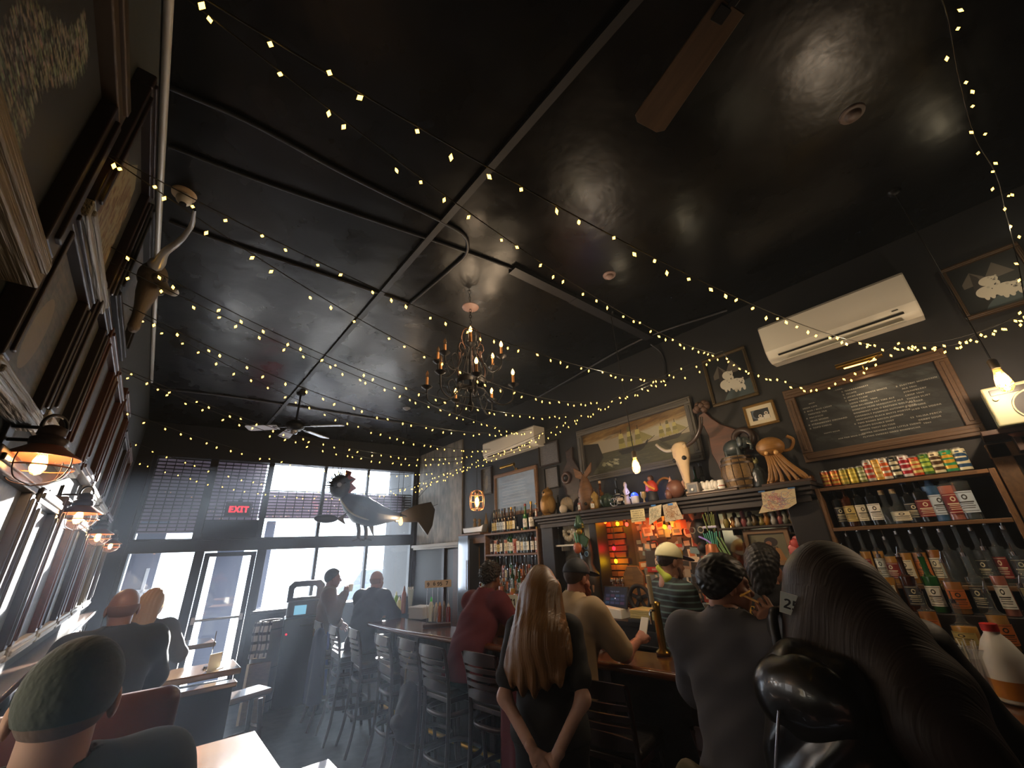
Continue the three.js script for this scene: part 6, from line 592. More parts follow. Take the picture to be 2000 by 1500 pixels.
// exit sign
{ const c = onF(466, 995, 0.2), t = thing('exit_sign', 'red lettered EXIT sign box above the street door', 'exit sign', c, FA); const et = canvasTex(256, 160, (g, w, h) => { g.fillStyle = '#000'; g.fillRect(0, 0, w, h); g.fillStyle = '#fff'; g.font = 'bold 104px sans-serif'; g.textAlign = 'center'; g.fillText('EXIT', w / 2, 118); }); mesh('housing', box(0.36, 0.24, 0.06, 0, 0, 0, 0.008), M('#3a3440', 0.5), t); mesh('face', new THREE.PlaneGeometry(0.32, 0.2).translate(0, 0, 0.0315), M('#200405', 0.5, 0, { emissive: lin('#ff1420'), emissiveMap: et, emissiveIntensity: 5 }), t); mesh('bracket', box(0.06, 0.06, 0.1, 0, 0.14, -0.04), C.blackmetal, t); const l = new THREE.RectAreaLight(new THREE.Color(1, 0.08, 0.1), 1.2, 0.3, 0.18); l.position.copy(c).addScaledVector(FN, 0.04); l.lookAt(c.clone().addScaledVector(FN, 1)); l.name = 'exit_sign_light'; scene.add(l); }
// ---------- bar, stools, tables ----------
const bz = [0.9, 0.3, -0.4, -1.0, -1.6, -2.1, -2.7, -3.3, -3.9, -4.6, -5.2, -5.45], bx = (z) => 2.27 + 0.105 * Math.max(0, z + 4.6) + 0.004 * Math.max(0, z + 4.6) ** 2;
const BH = 1.07;
{ const t = thing('bar_counter', 'long polished wooden bar counter with a dark panelled front', 'bar counter', [0, 0, 0]), edge = bz.map((z) => [bx(z), z]), W = 0.44;
  const slab = (o0, o1, y, h, bev) => { const p = [...bz.map((z) => [bx(z) + o0, -z]), ...bz.slice().reverse().map((z) => [Math.min(3.42, bx(z) + o1), -z])]; return ext(p, h, bev).rotateX(-Math.PI / 2).translate(0, y, 0); };
  mesh('top', uvm(slab(0.0, W, BH - 0.042, 0.03, 0.006), 0.8), C.barwood, t);
  mesh('nosing', new THREE.TubeGeometry(new THREE.CatmullRomCurve3(edge.map((e) => V(e[0] + 0.004, BH - 0.022, e[1]))), 60, 0.026, 10), M('#7a4522', 0.2, 0, { map: T.wood, clearcoat: 0.7, clearcoatRoughness: 0.12 }), t);
  mesh('front_panel', uvm(slab(0.3, 0.34, 0, BH - 0.05, 0), 0.5), M('#2b2320', 0.6, 0, { map: T.floor, bumpMap: T.bump, bumpScale: 0.01 }), t);
  mesh('end_panel', box(W - 0.3, BH - 0.05, 0.04, bx(-5.4) + 0.37, (BH - 0.05) / 2, -5.4), C.darkwood, t);
  for (let z = 0.2; z > -5.4; z -= 0.62) mesh('front_stile', box(0.02, BH - 0.12, 0.07, bx(z) + 0.295, (BH - 0.12) / 2, z).rotateY(0), C.darkwood, t);
  mesh('foot_rail', new THREE.TubeGeometry(new THREE.CatmullRomCurve3(edge.map((e) => V(e[0] + 0.24, 0.19, e[1]))), 50, 0.022, 10), C.brass, t);
  for (let z = 0; z > -5.3; z -= 1.1) mesh('rail_bracket', bar([bx(z) + 0.24, 0.19, z], [bx(z) + 0.3, 0.14, z], 0.012, 8), C.brass, t);
}
function stoolProto() { // faces +z: the sitter looks toward +z, the back is at -z
  const t = new THREE.Group(); t.name = 'bar_stool'; const m = C.stool;
  const post = (s) => tube([[s * 0.2, 0, -0.27], [s * 0.185, 0.2, -0.215], [s * 0.178, 0.5, -0.19], [s * 0.178, 0.76, -0.19], [s * 0.182, 0.93, -0.215], [s * 0.19, 1.07, -0.255]], 0.0165, 30, 8);
  for (const s of [-1, 1]) { mesh('rear_leg', post(s), m, t); mesh('front_leg', tube([[s * 0.2, 0, 0.22], [s * 0.185, 0.25, 0.185], [s * 0.17, 0.72, 0.15]], 0.017, 14, 8), m, t); }
  const slat = (y, h, z, curve, round) => { const g = new THREE.BoxGeometry(0.365, h, 0.016, 14, 2, 1), A = g.attributes.position; for (let i = 0; i < A.count; i++) { const x = A.getX(i), c = Math.cos(x / 0.365 * Math.PI); if (A.getY(i) > 0.001) A.setY(i, A.getY(i) + round * c); A.setZ(i, A.getZ(i) - curve * c); } g.computeVertexNormals(); return g.translate(0, y, z); };
  mesh('crest_rail', slat(1.04, 0.075, -0.255, 0.035, 0.012), m, t);
  mesh('slat', slat(0.965, 0.024, -0.235, 0.035, 0.006), m, t); mesh('slat', slat(0.912, 0.024, -0.222, 0.035, 0.006), m, t); mesh('slat', slat(0.858, 0.024, -0.21, 0.032, 0.006), m, t); mesh('lower_slat', slat(0.79, 0.05, -0.2, 0.03, 0.022), m, t);
  mesh('seat', new RoundedBoxGeometry(0.4, 0.055, 0.38, 3, 0.026).translate(0, 0.745, 0), M('#1d1a1b', 0.35, 0, { bumpMap: T.leather, bumpScale: 0.001 }), t); mesh('seat_frame', box(0.38, 0.04, 0.36, 0, 0.7, 0, 0.01), m, t);
  const ring = (y, k) => { const p = []; for (let i = 0; i < 20; i++) { const a = i * Math.PI / 10; const c = Math.cos(a), s = Math.sin(a); p.push([0.2 * k * Math.sign(c) * Math.pow(Math.abs(c), 0.6), y, -0.01 + 0.21 * k * Math.sign(s) * Math.pow(Math.abs(s), 0.6)]); } const g = tube(p, 0.011, 60, 6, true); const A = g.attributes.position; for (let i = 0; i < A.count; i++) A.setY(i, y + (A.getY(i) - y) * 1.9); return g; };
  mesh('foot_ring', ring(0.3, 1.0), m, t); mesh('upper_ring', ring(0.6, 0.93), m, t);
  return t;
}
let sp = null;
function stool(label, x, z, ry) { let o; if (!sp) o = sp = stoolProto(); else o = sp.clone(); o.name = numbered('bar_stool'); o.position.set(x, 0, z); o.rotation.y = ry; o.userData = { label, category: 'bar stool', group: 'ladder-back bar stools along the bar' }; scene.add(o); return o; }
const FX = Math.PI / 2;
stool('ladder-back bar stool farthest along the bar, half hidden behind the navy coat', 2.12, -6.05, FX - 0.1); stool('ladder-back bar stool left of the bald man, second from the street', 2.13, -5.5, FX - 0.12); stool('empty ladder-back bar stool behind the bald man with dark seat', 2.2, -5.05, FX - 0.12); stool('empty ladder-back bar stool in the middle of the row, seat in plain view', 2.24, -4.4, FX - 0.08);
stool('ladder-back bar stool behind the one with the black bag', 2.3, -4.0, FX); stool('ladder-back bar stool with the black bag hung on it, under the man in maroon', 2.3, -3.55, FX + 0.05); stool('ladder-back bar stool between the man in maroon and the long-haired woman', 2.4, -3.0, FX + 0.1); stool('bar stool just right of the long-haired woman, mostly hidden in shadow', 2.42, -1.9, FX + 0.2); stool('bar stool under the man in the grey sweatshirt', 2.2, -0.95, FX);
function table(label, x0, x1, z0, z1, h) { const t = thing('high_table', label, 'table', [(x0 + x1) / 2, 0, (z0 + z1) / 2]), w = x1 - x0, d = Math.abs(z1 - z0); mesh('tabletop', uvm(box(w, 0.045, d, 0, h - 0.0225, 0, 0.012, 2), 0.6), M('#8a6a4c', 0.18, 0, { map: T.wood, clearcoat: 0.8, clearcoatRoughness: 0.1 }), t); mesh('column', cyl(0.035, 0.035, h - 0.08, 0, (h - 0.05) / 2, 0, 14), C.blackmetal, t); mesh('top_plate', box(w * 0.5, 0.02, d * 0.5, 0, h - 0.055, 0), C.blackmetal, t); mesh('base', [box(0.5, 0.03, 0.07, 0, 0.015, 0, 0.01), box(0.07, 0.03, 0.5, 0, 0.016, 0, 0.01)], C.blackmetal, t); return t; }
table('sunlit high table nearest the camera at the lower left', -0.12, 0.62, -2.8, -2.12, 1.02); table('second high table along the left wall, with a wire sign stand', -0.3, 0.8, -4.85, -4.42, 1.02); table('farthest high table along the left wall, by the street door', -0.3, 0.8, -6.5, -6.05, 1.02);
{ const p = onY(643, 1480, 0.76); table('small low table with a glossy top at the bottom edge, right of the sunlit table', p.x - 0.5, p.x, p.z, p.z + 0.5, 0.76); }
{ const t = thing('booth_divider', 'tall black divider in front of the second high table', 'divider', [0, 0, 0]); mesh('panel', box(1.12, 0.96, 0.06, 0.15, 0.48, -4.15), M('#1d211f', 0.5), t); mesh('cap', box(1.16, 0.035, 0.12, 0.15, 0.975, -4.15, 0.01), M('#5b4a3c', 0.15, 0, { clearcoat: 0.8, clearcoatRoughness: 0.1 }), t); }
{ const t = thing('sign_stand', 'small wire sign stand on the second high table', 'sign stand', [0.6, 1.02, -4.65]); mesh('foot', cyl(0.04, 0.045, 0.015, 0, 0.0075, 0, 16), C.chrome, t); mesh('stem', bar([0, 0.01, 0], [0, 0.26, 0], 0.004, 6), C.chrome, t); }
{ const t = thing('table_sign', 'crumpled white menu card lying beside the sign stand', 'card', [0.62, 1.02, -4.55]); mesh('card', box(0.1, 0.11, 0.004, 0, 0.055, 0, 0).rotateY(0.5), C.paper, t); mesh('foot', box(0.1, 0.004, 0.06, 0, 0.002, 0.02, 0).rotateY(0.5), C.paper, t); }
{ const p = onY(468, 1362, 0.74), t = thing('saddle_stool', 'dark saddle-seat wooden stool beside the black divider', 'stool', [p.x, 0, p.z + 0.02], 0.3); const s = new RoundedBoxGeometry(0.42, 0.045, 0.25, 4, 0.02), A = s.attributes.position; for (let i = 0; i < A.count; i++) A.setY(i, A.getY(i) + 0.9 * A.getX(i) ** 2); s.computeVertexNormals(); mesh('seat', s.translate(0, 0.72, 0), M('#4a3a30', 0.2, 0, { clearcoat: 0.6 }), t); for (const a of [-1, 1]) for (const b of [-1, 1]) mesh('leg', bar([a * 0.14, 0.71, b * 0.07], [a * 0.2, 0, b * 0.14], 0.02, 8, 0.018), C.stool, t); for (const y of [0.22, 0.45]) mesh('stretcher', [bar([-0.17, y, 0.1], [0.17, y, 0.1], 0.011, 6), bar([-0.17, y, -0.1], [0.17, y, -0.1], 0.011, 6), bar([-0.17, y + 0.05, -0.1], [-0.17, y + 0.05, 0.1], 0.011, 6), bar([0.17, y + 0.05, -0.1], [0.17, y + 0.05, 0.1], 0.011, 6)], C.stool, t); }
// by the street door: ticket machine, barrel stand with plaid cloth
{ const p = V(1.98, 0, -7.2), t = thing('ticket_machine', 'dark upright machine with a rounded hood and a small blue screen by the street windows', 'machine', p, -0.2); const k = M('#23262c', 0.4); mesh('body', [box(0.5, 1.05, 0.45, 0, 0.525, 0, 0.02, 2), box(0.46, 0.22, 0.3, 0, 1.15, -0.04, 0.03, 2)], k, t); mesh('hood', [ext([[-0.24, 0], [0.24, 0], [0.24, 0.2], [0.18, 0.26], [-0.18, 0.26], [-0.24, 0.2]], 0.08, 0.01, [[[-0.18, 0.04], [-0.18, 0.17], [-0.15, 0.2], [0.12, 0.2], [0.15, 0.17], [0.15, 0.04]]]).translate(0, 1.25, -0.08)], k, t); mesh('screen', box(0.16, 0.12, 0.012, -0.06, 1.14, 0.115, 0.004).rotateX(0), M('#0c1a22', 0.3, 0, { emissive: lin('#7fc4e0'), emissiveIntensity: 0.8 }), t); mesh('red_light', sph(0.012, -0.2, 0.86, 0.23, 8), glow('#ff2a3a', 3), t); mesh('slot', box(0.2, 0.03, 0.012, 0.06, 0.95, 0.226), C.black, t); }
{ const t = thing('umbrella_barrel', 'dark wooden barrel stand beside the street door, draped with a plaid cloth', 'barrel', [1.55, 0, -7.15]); mesh('body', lathe([[0, 0], [0.15, 0], [0.18, 0.35], [0.18, 0.75], [0.15, 1.05], [0.13, 1.05], [0.13, 0.1]], 22), M('#3a2a22', 0.5, 0, { map: T.wood }), t); for (const y of [0.12, 0.5, 0.95]) mesh('hoop', new THREE.TorusGeometry(y === 0.5 ? 0.183 : 0.168, 0.008, 6, 30).rotateX(Math.PI / 2).translate(0, y, 0), C.blackmetal, t); }
{ const tx = canvasTex(128, 128, (g) => { g.fillStyle = '#b9bcc6'; g.fillRect(0, 0, 128, 128); g.fillStyle = 'rgba(30,36,60,.75)'; for (let k = 0; k < 4; k++) { g.fillRect(k * 32 + 6, 0, 10, 128); g.fillRect(0, k * 32 + 6, 128, 10); } }); const g = new THREE.PlaneGeometry(0.22, 0.42, 14, 20), A = g.attributes.position; for (let i = 0; i < A.count; i++) A.setZ(i, 0.02 * Math.sin(A.getX(i) * 55) + 0.012 * Math.sin(A.getY(i) * 23)); g.computeVertexNormals(); const t = thing('plaid_cloth', 'black and white plaid cloth hanging from the barrel stand', 'cloth', [1.42, 0.85, -6.97], -0.6); mesh('cloth', g, M('#ffffff', 0.85, 0, { map: tx, side: THREE.DoubleSide }), t); mesh('hem', box(0.2, 0.012, 0.012, 0, -0.21, 0, 0.003), C.paper, t); }
{ const p = onY(483, 1352, 0), t = thing('tan_panel', 'tan board leaning upright with a pale edge beside the street door', 'board', [1.42, 0, -6.75], -0.3); mesh('board', box(0.24, 0.62, 0.06, 0, 0.31, 0), M('#7a5a40', 0.6, 0, { map: T.wood }), t); mesh('pale_edge', box(0.03, 0.62, 0.062, -0.13, 0.31, 0), C.white, t); }
// ---------- things on the bar ----------
const onBar = (px, py) => onY(px, py, BH + 0.002);
const barThing = (name, label, cat, px, py, ry = 0) => thing(name, label, cat, onBar(px, py), ry);
{ const t = barThing('napkin_box', 'pale grey box of napkins on the far bar top', 'box', 822, 1207, 0.3); mesh('box', box(0.2, 0.12, 0.24, 0, 0.06, 0, 0.008), M('#b9bcc2', 0.5), t); mesh('lid', box(0.21, 0.02, 0.25, 0, 0.125, 0, 0.006), M('#c9ccd2', 0.4), t); }
const sauce = (label, px, py, c, cap, h, r) => { const t = barThing('sauce_bottle', label, 'sauce bottle', px, py); t.userData.group = 'sauce bottles on the bar'; mesh('body', lathe([[0, 0], [r, 0], [r * 1.04, 0.01], [r, h * 0.7], [r * 0.5, h * 0.82]], 16), M(c, 0.3), t); mesh('nozzle', lathe([[r * 0.55, h * 0.8], [r * 0.5, h * 0.88], [r * 0.15, h]], 12), M(cap, 0.35), t); };
sauce('white sauce bottle with a bright green cap on the far bar', 841, 1214, '#c9d0c4', '#2fd04a', 0.26, 0.026); sauce('pale sauce bottle right of the green-capped one', 851, 1214, '#b9b2a4', '#c9b9a0', 0.2, 0.026); sauce('amber sauce bottle in the middle of the sauce row', 858, 1215, '#8a4a1a', '#b08a5a', 0.21, 0.026); sauce('grey-brown sauce bottle right of the amber one', 866, 1215, '#6a5e54', '#8a8078', 0.22, 0.026); sauce('dark ketchup bottle at the right end of the sauce row', 875, 1216, '#6a1c1a', '#b9b0a8', 0.2, 0.027);
[['lime green plastic bottle at the far end of the bar', 772, 1195, '#7fae4a', '#dfe8c0', 0.26, 0.03], ['tall yellow-white squeeze bottle at the far end of the bar', 778, 1201, '#c9c480', '#e8e4c8', 0.22, 0.03], ['orange-brown tall bottle at the far end of the bar', 787, 1198, '#8a4a28', '#6a3a20', 0.34, 0.034]].forEach((a) => sauce(...a));
{ const t = barThing('straw_glass', 'tall glass holding a bundle of white straws on the far bar', 'glass', 800, 1199); mesh('glass', lathe([[0, 0], [0.028, 0], [0.022, 0.03], [0.026, 0.1], [0.044, 0.3], [0.041, 0.3], [0.022, 0.1]], 18), M('#dfe8e4', 0.1, 0, { transmission: 0.5, thickness: 0 }), t); for (let k = 0; k < 9; k++) mesh('straw', bar([0.008 * Math.cos(k), 0.04, 0.008 * Math.sin(k)], [0.034 * Math.cos(k * 0.7), 0.33, 0.034 * Math.sin(k * 0.7)], 0.003, 5), C.white, t); }
for (const [k, px, py, l] of [[0, 756, 1198, 'crumpled white paper bundle at the far corner of the bar'], [1, 766, 1200, 'smaller crumpled napkin beside the far paper bundle']]) { const t = barThing('napkin', l, 'napkin', px, py), g = new THREE.IcosahedronGeometry(0.075 - k * 0.015, 3), A = g.attributes.position; for (let i = 0; i < A.count; i++) { const s = 0.75 + 0.5 * vnoise(A.getX(i) * 40 + 9, A.getY(i) * 40 + A.getZ(i) * 23, 256, 5 + k); A.setXYZ(i, A.getX(i) * s, Math.max(-0.05, A.getY(i) * s * 0.8), A.getZ(i) * s); } g.computeVertexNormals(); mesh('paper', g.translate(0, 0.052, 0), C.paper, t); mesh('corner', box(0.06, 0.05, 0.003, 0.03, 0.03, 0.05, 0).rotateY(0.6), C.paper, t); }
{ const nt = canvasTex(256, 64, (g, w, h) => { g.fillStyle = '#c9b9a6'; g.fillRect(0, 0, w, h); g.fillStyle = '#1d1a18'; g.font = 'bold 46px sans-serif'; g.fillText('9', 20, 50); g.fillText('6', 78, 46); g.fillText('95', 118, 50); g.fillText('7', 200, 46); }); const a = onX(889, 1144, 2.85), t = thing('number_rack', 'wooden rack of table number cards reading 9, 6 and 95, standing on the bar', 'number stand', [2.62, BH, a.z], -0.6); const y = onX(893, 1142, 2.62).y - BH; mesh('cards', new THREE.PlaneGeometry(0.3, 0.075).translate(0, y, 0.0065), P(nt, 0.7), t); mesh('strip', box(0.3, 0.075, 0.01, 0, y, 0, 0.002), M('#a08a74', 0.6), t); for (let k = 0; k < 5; k++) mesh('wire', bar([-0.12 + k * 0.06, 0.02, 0], [-0.12 + k * 0.06, y, 0], 0.003, 5), C.chrome, t); mesh('base', box(0.3, 0.03, 0.1, 0, 0.015, 0), dkwood, t); }
const numCard = (txt, bg) => canvasTex(128, 128, (g, w, h) => { g.fillStyle = bg; g.fillRect(0, 0, w, h); g.fillStyle = '#23262a'; g.font = 'bold 84px sans-serif'; g.textAlign = 'center'; g.fillText(txt, w / 2, 96); });
{ const z = -2.95, b = onX(1003, 1230, 2.72), t = thing('number_stand', 'wire stand with a square white card numbered 71 on the bar', 'number stand', [b.x, BH, b.z], -0.7), y = onX(1003, 1176, 2.72).y - BH; mesh('card', box(0.09, 0.12, 0.004, 0, y, 0, 0), C.white, t); mesh('number', new THREE.PlaneGeometry(0.088, 0.118).translate(0, y, 0.0028), P(numCard('71', '#c4ccc4'), 0.7), t); mesh('clip', new THREE.TorusGeometry(0.012, 0.002, 6, 16).translate(0, y - 0.065, 0), C.chrome, t); mesh('stem', bar([0, 0.01, 0], [0, y - 0.06, 0], 0.004, 6), C.chrome, t); mesh('foot', cyl(0.04, 0.045, 0.014, 0, 0.007, 0, 18), C.chrome, t); }
{ const t = barThing('napkin_holder', 'brown block napkin holder on the bar before the man in maroon', 'holder', 985, 1238, 0.5); t.position.y = BH; mesh('block', box(0.16, 0.17, 0.1, 0, 0.085, 0, 0.006), M('#9a6c3c', 0.6), t); mesh('napkins', box(0.14, 0.03, 0.08, 0, 0.185, 0, 0.01), C.paper, t); }
{ const p = onY(1040 + 110, 1262, BH), t = thing('menu_card', 'small white printed card standing on the bar before the bearded man', 'card', [p.x, BH, p.z], -0.9); mesh('card', box(0.09, 0.15, 0.004, 0, 0.075, 0, 0), C.paper, t); mesh('print', box(0.06, 0.1, 0.001, 0, 0.08, 0.003, 0), M('#4a4640', 0.7), t); }
for (const [k, px, py, l] of [[0, 1176, 1263, 'clear drinking glass on the bar before the bearded man'], [1, 1190, 1263, 'clear glass with a dark straw right of the first glass']]) { const p = onY(px, py, BH), t = thing('drinking_glass', l, 'glass', [p.x, BH, p.z]); mesh('glass', lathe([[0, 0.004], [0.03, 0.004], [0.036, 0.13], [0.038, 0.13], [0.033, 0], [0, 0]], 18), M('#ffffff', 0.03, 0, { transmission: 0.9, thickness: 0 }), t); mesh('straw', bar([0, 0.02, 0], [0.03, 0.19, 0.01], 0.003, 5), k ? C.black : C.white, t); }
{ const p = onX(1450, 1212, 3.04), t = thing('paper_cup', 'pale green paper cup with a white rim in front of the man in grey', 'cup', [3.04, BH, p.z]), h = onX(1450, 1192, 3.04).y - BH; mesh('cup', lathe([[0, 0], [0.04, 0], [0.056, h], [0.052, h], [0.037, 0.004]], 22), M('#8a9a6a', 0.5), t); mesh('rim', new THREE.TorusGeometry(0.055, 0.003, 6, 26).rotateX(Math.PI / 2).translate(0, h, 0), C.white, t); }
{ const p = onX(1293, 1240, 3.0), t = thing('beer_tap', 'tall brass beer tap column with a cream handle beside the striped bartender', 'beer tap', [2.98, BH, p.z], 0); mesh('column', lathe([[0, 0], [0.05, 0], [0.05, 0.02], [0.028, 0.04], [0.028, 0.3], [0.036, 0.33], [0, 0.34]], 20), C.brass, t); mesh('handle', [box(0.03, 0.2, 0.03, -0.04, 0.42, 0, 0.01), bar([-0.02, 0.3, 0], [-0.04, 0.32, 0], 0.01, 8)], M('#b9a884', 0.5), t); mesh('spout', tube([[-0.02, 0.28, 0], [-0.08, 0.28, 0], [-0.09, 0.2, 0]], 0.01, 10, 8), C.chrome, t); }
{ const p = onY(1278, 1247, BH), t = thing('steel_tumbler', 'small steel tumbler on the bar left of the beer tap', 'tumbler', [Math.min(2.95, p.x), BH, p.z]); mesh('cup', lathe([[0, 0.003], [0.03, 0.003], [0.038, 0.11], [0.041, 0.11], [0.033, 0], [0, 0]], 18), C.steel, t); mesh('rim', new THREE.TorusGeometry(0.04, 0.0025, 6, 22).rotateX(Math.PI / 2).translate(0, 0.11, 0), C.chrome, t); }
for (const [k, px, py, l, c] of [[0, 1842, 1262, 'brushed steel shaker on the bar at the right'], [1, 1868, 1290, 'tall steel tumbler right of the shaker'], [2, 1905, 1310, 'clear jar of straws on the bar at the right'], [3, 1935, 1320, 'tall clear tumbler beside the white jug']]) { const p = onX(px, py, 3.16), t = thing(k < 2 ? 'steel_shaker' : 'glass_jar', l, k < 2 ? 'shaker' : 'jar', [3.16, BH, p.z]), m = k < 2 ? C.steel : M('#ffffff', 0.04, 0, { transmission: 0.85, thickness: 0 }), h = [0.12, 0.2, 0.16, 0.2][k]; mesh('wall', lathe([[0, 0.003], [0.036, 0.003], [0.046, h], [0.05, h], [0.04, 0], [0, 0]], 20), m, t); if (k === 2) for (let q = 0; q < 8; q++) mesh('straw', bar([0.01 * Math.cos(q), 0.01, 0.01 * Math.sin(q)], [0.04 * Math.cos(q * 0.8), h + 0.07, 0.04 * Math.sin(q * 0.8)], 0.003, 5), C.white, t); else mesh('rim', new THREE.TorusGeometry(0.048, 0.003, 6, 24).rotateX(Math.PI / 2).translate(0, h, 0), k < 2 ? C.chrome : m, t); }
{ const p = onX(1972, 1315, 3.16), t = thing('plastic_jug', 'white plastic jug with a red cap and amber juice at the right edge', 'jug', [3.16, BH, p.z], 0.4); mesh('jug', lathe([[0, 0], [0.07, 0], [0.08, 0.01], [0.08, 0.17], [0.05, 0.24], [0.028, 0.27], [0.028, 0.285]], 20), M('#d5d0c4', 0.4), t); mesh('cap', cyl(0.031, 0.031, 0.03, 0, 0.295, 0, 16), M('#b5231c', 0.4), t); mesh('juice', lathe([[0.081, 0.02], [0.081, 0.09]], 20), M('#b5701c', 0.4), t); mesh('handle', tube([[0.06, 0.22, 0], [0.12, 0.2, 0], [0.12, 0.11, 0], [0.08, 0.09, 0]], 0.012, 16, 7), M('#d5d0c4', 0.4), t); }
// red sign lantern on the far post
{ const p = onX(826, 1165, RW - 0.35), t = thing('hanging_pennants', 'red and yellow cloth hanging on the far dark wall beyond the bar', 'decoration', onF(826, 1160, 0.14), FA); for (const [x, y, w, h, c, n] of [[-0.06, 0.05, 0.09, 0.3, '#8a1c22', 'red_cloth'], [0.04, -0.05, 0.13, 0.26, '#a5803a', 'yellow_cloth'], [0.03, -0.28, 0.13, 0.14, '#6a4a2a', 'brown_tag']]) { const g = new THREE.PlaneGeometry(w, h, 8, 8), A = g.attributes.position; for (let i = 0; i < A.count; i++) A.setZ(i, 0.012 * Math.sin(A.getX(i) * 60)); g.computeVertexNormals(); mesh(n, g.translate(x, y, 0.01), M(c, 0.8, 0, { side: THREE.DoubleSide }), t); } mesh('rod', bar([-0.1, 0.2, 0], [0.08, 0.26, 0], 0.006, 6), dkwood, t); }
// ---------- people ----------
const smin = (a, b, k) => { const h = Math.max(k - Math.abs(a - b), 0) / k; return Math.min(a, b) - h * h * k * 0.25; };
const cap = (a, b, ra, rb = ra, fl = null) => ({ a, b, ra, rb, d: [b[0] - a[0], b[1] - a[1], b[2] - a[2]], fl });
const ell = (c, r, rot) => ({ c, r, rot });
function dist(s, x, y, z) {
  if (s.c) { let dx = x - s.c[0], dy = y - s.c[1], dz = z - s.c[2]; if (s.rot) { const c = Math.cos(s.rot), n = Math.sin(s.rot); [dy, dz] = [c * dy + n * dz, -n * dy + c * dz]; } const r = s.r, k0 = Math.hypot(dx / r[0], dy / r[1], dz / r[2]), k1 = Math.hypot(dx / (r[0] * r[0]), dy / (r[1] * r[1]), dz / (r[2] * r[2])); return k1 < 1e-9 ? -Math.min(...r) : k0 * (k0 - 1) / k1; }
  const d = s.d, px = x - s.a[0], py = y - s.a[1], pz = z - s.a[2], l = d[0] * d[0] + d[1] * d[1] + d[2] * d[2]; let t = l ? (px * d[0] + py * d[1] + pz * d[2]) / l : 0; t = t < 0 ? 0 : t > 1 ? 1 : t; return Math.hypot(px - t * d[0], py - t * d[1], pz - t * d[2]) - (s.ra + (s.rb - s.ra) * t);
}
function sdf(list, k, grow = 0) { return (x, y, z) => { let v = 1e3; for (const s of list) { const q = dist(s, x, y, z); v = v > 900 ? q : smin(v, q, k); } return v - grow; }; }
function bounds(list, pad) { const lo = [1e9, 1e9, 1e9], hi = [-1e9, -1e9, -1e9]; for (const s of list) for (const [p, r] of s.c ? [[s.c, Math.max(...s.r)]] : [[s.a, s.ra], [s.b, s.rb]]) for (let i = 0; i < 3; i++) { lo[i] = Math.min(lo[i], p[i] - r - pad); hi[i] = Math.max(hi[i], p[i] + r + pad); } return [lo, hi]; }
function nets(f, lo, hi, h) { // naive surface nets: a smooth mesh of f = 0
  const n = [0, 1, 2].map((i) => Math.ceil((hi[i] - lo[i]) / h) + 1), [nx, ny, nz] = n, val = new Float32Array(nx * ny * nz), id = new Int32Array(nx * ny * nz).fill(-1), pos = [], idx = [], at = (i, j, k) => i + nx * (j + ny * k);
  for (let k = 0; k < nz; k++) for (let j = 0; j < ny; j++) { let skip = 0; for (let i = 0; i < nx; i++) { if (skip > 0) { val[at(i, j, k)] = 1; skip--; continue; } const v = f(lo[0] + i * h, lo[1] + j * h, lo[2] + k * h); val[at(i, j, k)] = v; if (v > 5 * h) skip = Math.floor(v / h * 0.6) - 1; } }
  const E = [[0, 1], [0, 2], [0, 4], [1, 3], [1, 5], [2, 3], [2, 6], [3, 7], [4, 5], [4, 6], [5, 7], [6, 7]];
  for (let k = 0; k < nz - 1; k++) for (let j = 0; j < ny - 1; j++) for (let i = 0; i < nx - 1; i++) {
    const c = []; let m = 0; for (let q = 0; q < 8; q++) { const v = val[at(i + (q & 1), j + (q >> 1 & 1), k + (q >> 2))]; c.push(v); if (v < 0) m |= 1 << q; } if (!m || m === 255) continue;
    let x = 0, y = 0, z = 0, w = 0; for (const [a, b] of E) if ((c[a] < 0) !== (c[b] < 0)) { const t = c[a] / (c[a] - c[b]); x += (a & 1) + t * ((b & 1) - (a & 1)); y += (a >> 1 & 1) + t * ((b >> 1 & 1) - (a >> 1 & 1)); z += (a >> 2) + t * ((b >> 2) - (a >> 2)); w++; }
    id[at(i, j, k)] = pos.length / 3; pos.push(lo[0] + (i + x / w) * h, lo[1] + (j + y / w) * h, lo[2] + (k + z / w) * h);
  }
  const quad = (a, b, c, d, flip) => { if (a < 0 || b < 0 || c < 0 || d < 0) return; flip ? idx.push(a, c, b, b, c, d) : idx.push(a, b, c, c, b, d); };
  for (let k = 1; k < nz - 1; k++) for (let j = 1; j < ny - 1; j++) for (let i = 1; i < nx - 1; i++) { const v = val[at(i, j, k)] < 0; if (v !== val[at(i + 1, j, k)] < 0) quad(id[at(i, j - 1, k - 1)], id[at(i, j, k - 1)], id[at(i, j - 1, k)], id[at(i, j, k)], !v); if (v !== val[at(i, j + 1, k)] < 0) quad(id[at(i - 1, j, k - 1)], id[at(i, j, k - 1)], id[at(i - 1, j, k)], id[at(i, j, k)], v); if (v !== val[at(i, j, k + 1)] < 0) quad(id[at(i - 1, j - 1, k)], id[at(i, j - 1, k)], id[at(i - 1, j, k)], id[at(i, j, k)], !v); }
  const g = new THREE.BufferGeometry(); g.setAttribute('position', new THREE.Float32BufferAttribute(pos, 3)); g.setIndex(idx); g.computeVertexNormals(); const uv = new Float32Array(pos.length / 3 * 2); for (let i = 0; i < pos.length / 3; i++) { uv[2 * i] = (pos[3 * i] + pos[3 * i + 2] * 0.6) * 4; uv[2 * i + 1] = pos[3 * i + 1] * 4; } g.setAttribute('uv', new THREE.BufferAttribute(uv, 2)); return g;
}
const A3 = (v) => v.isVector3 ? v.toArray() : v;
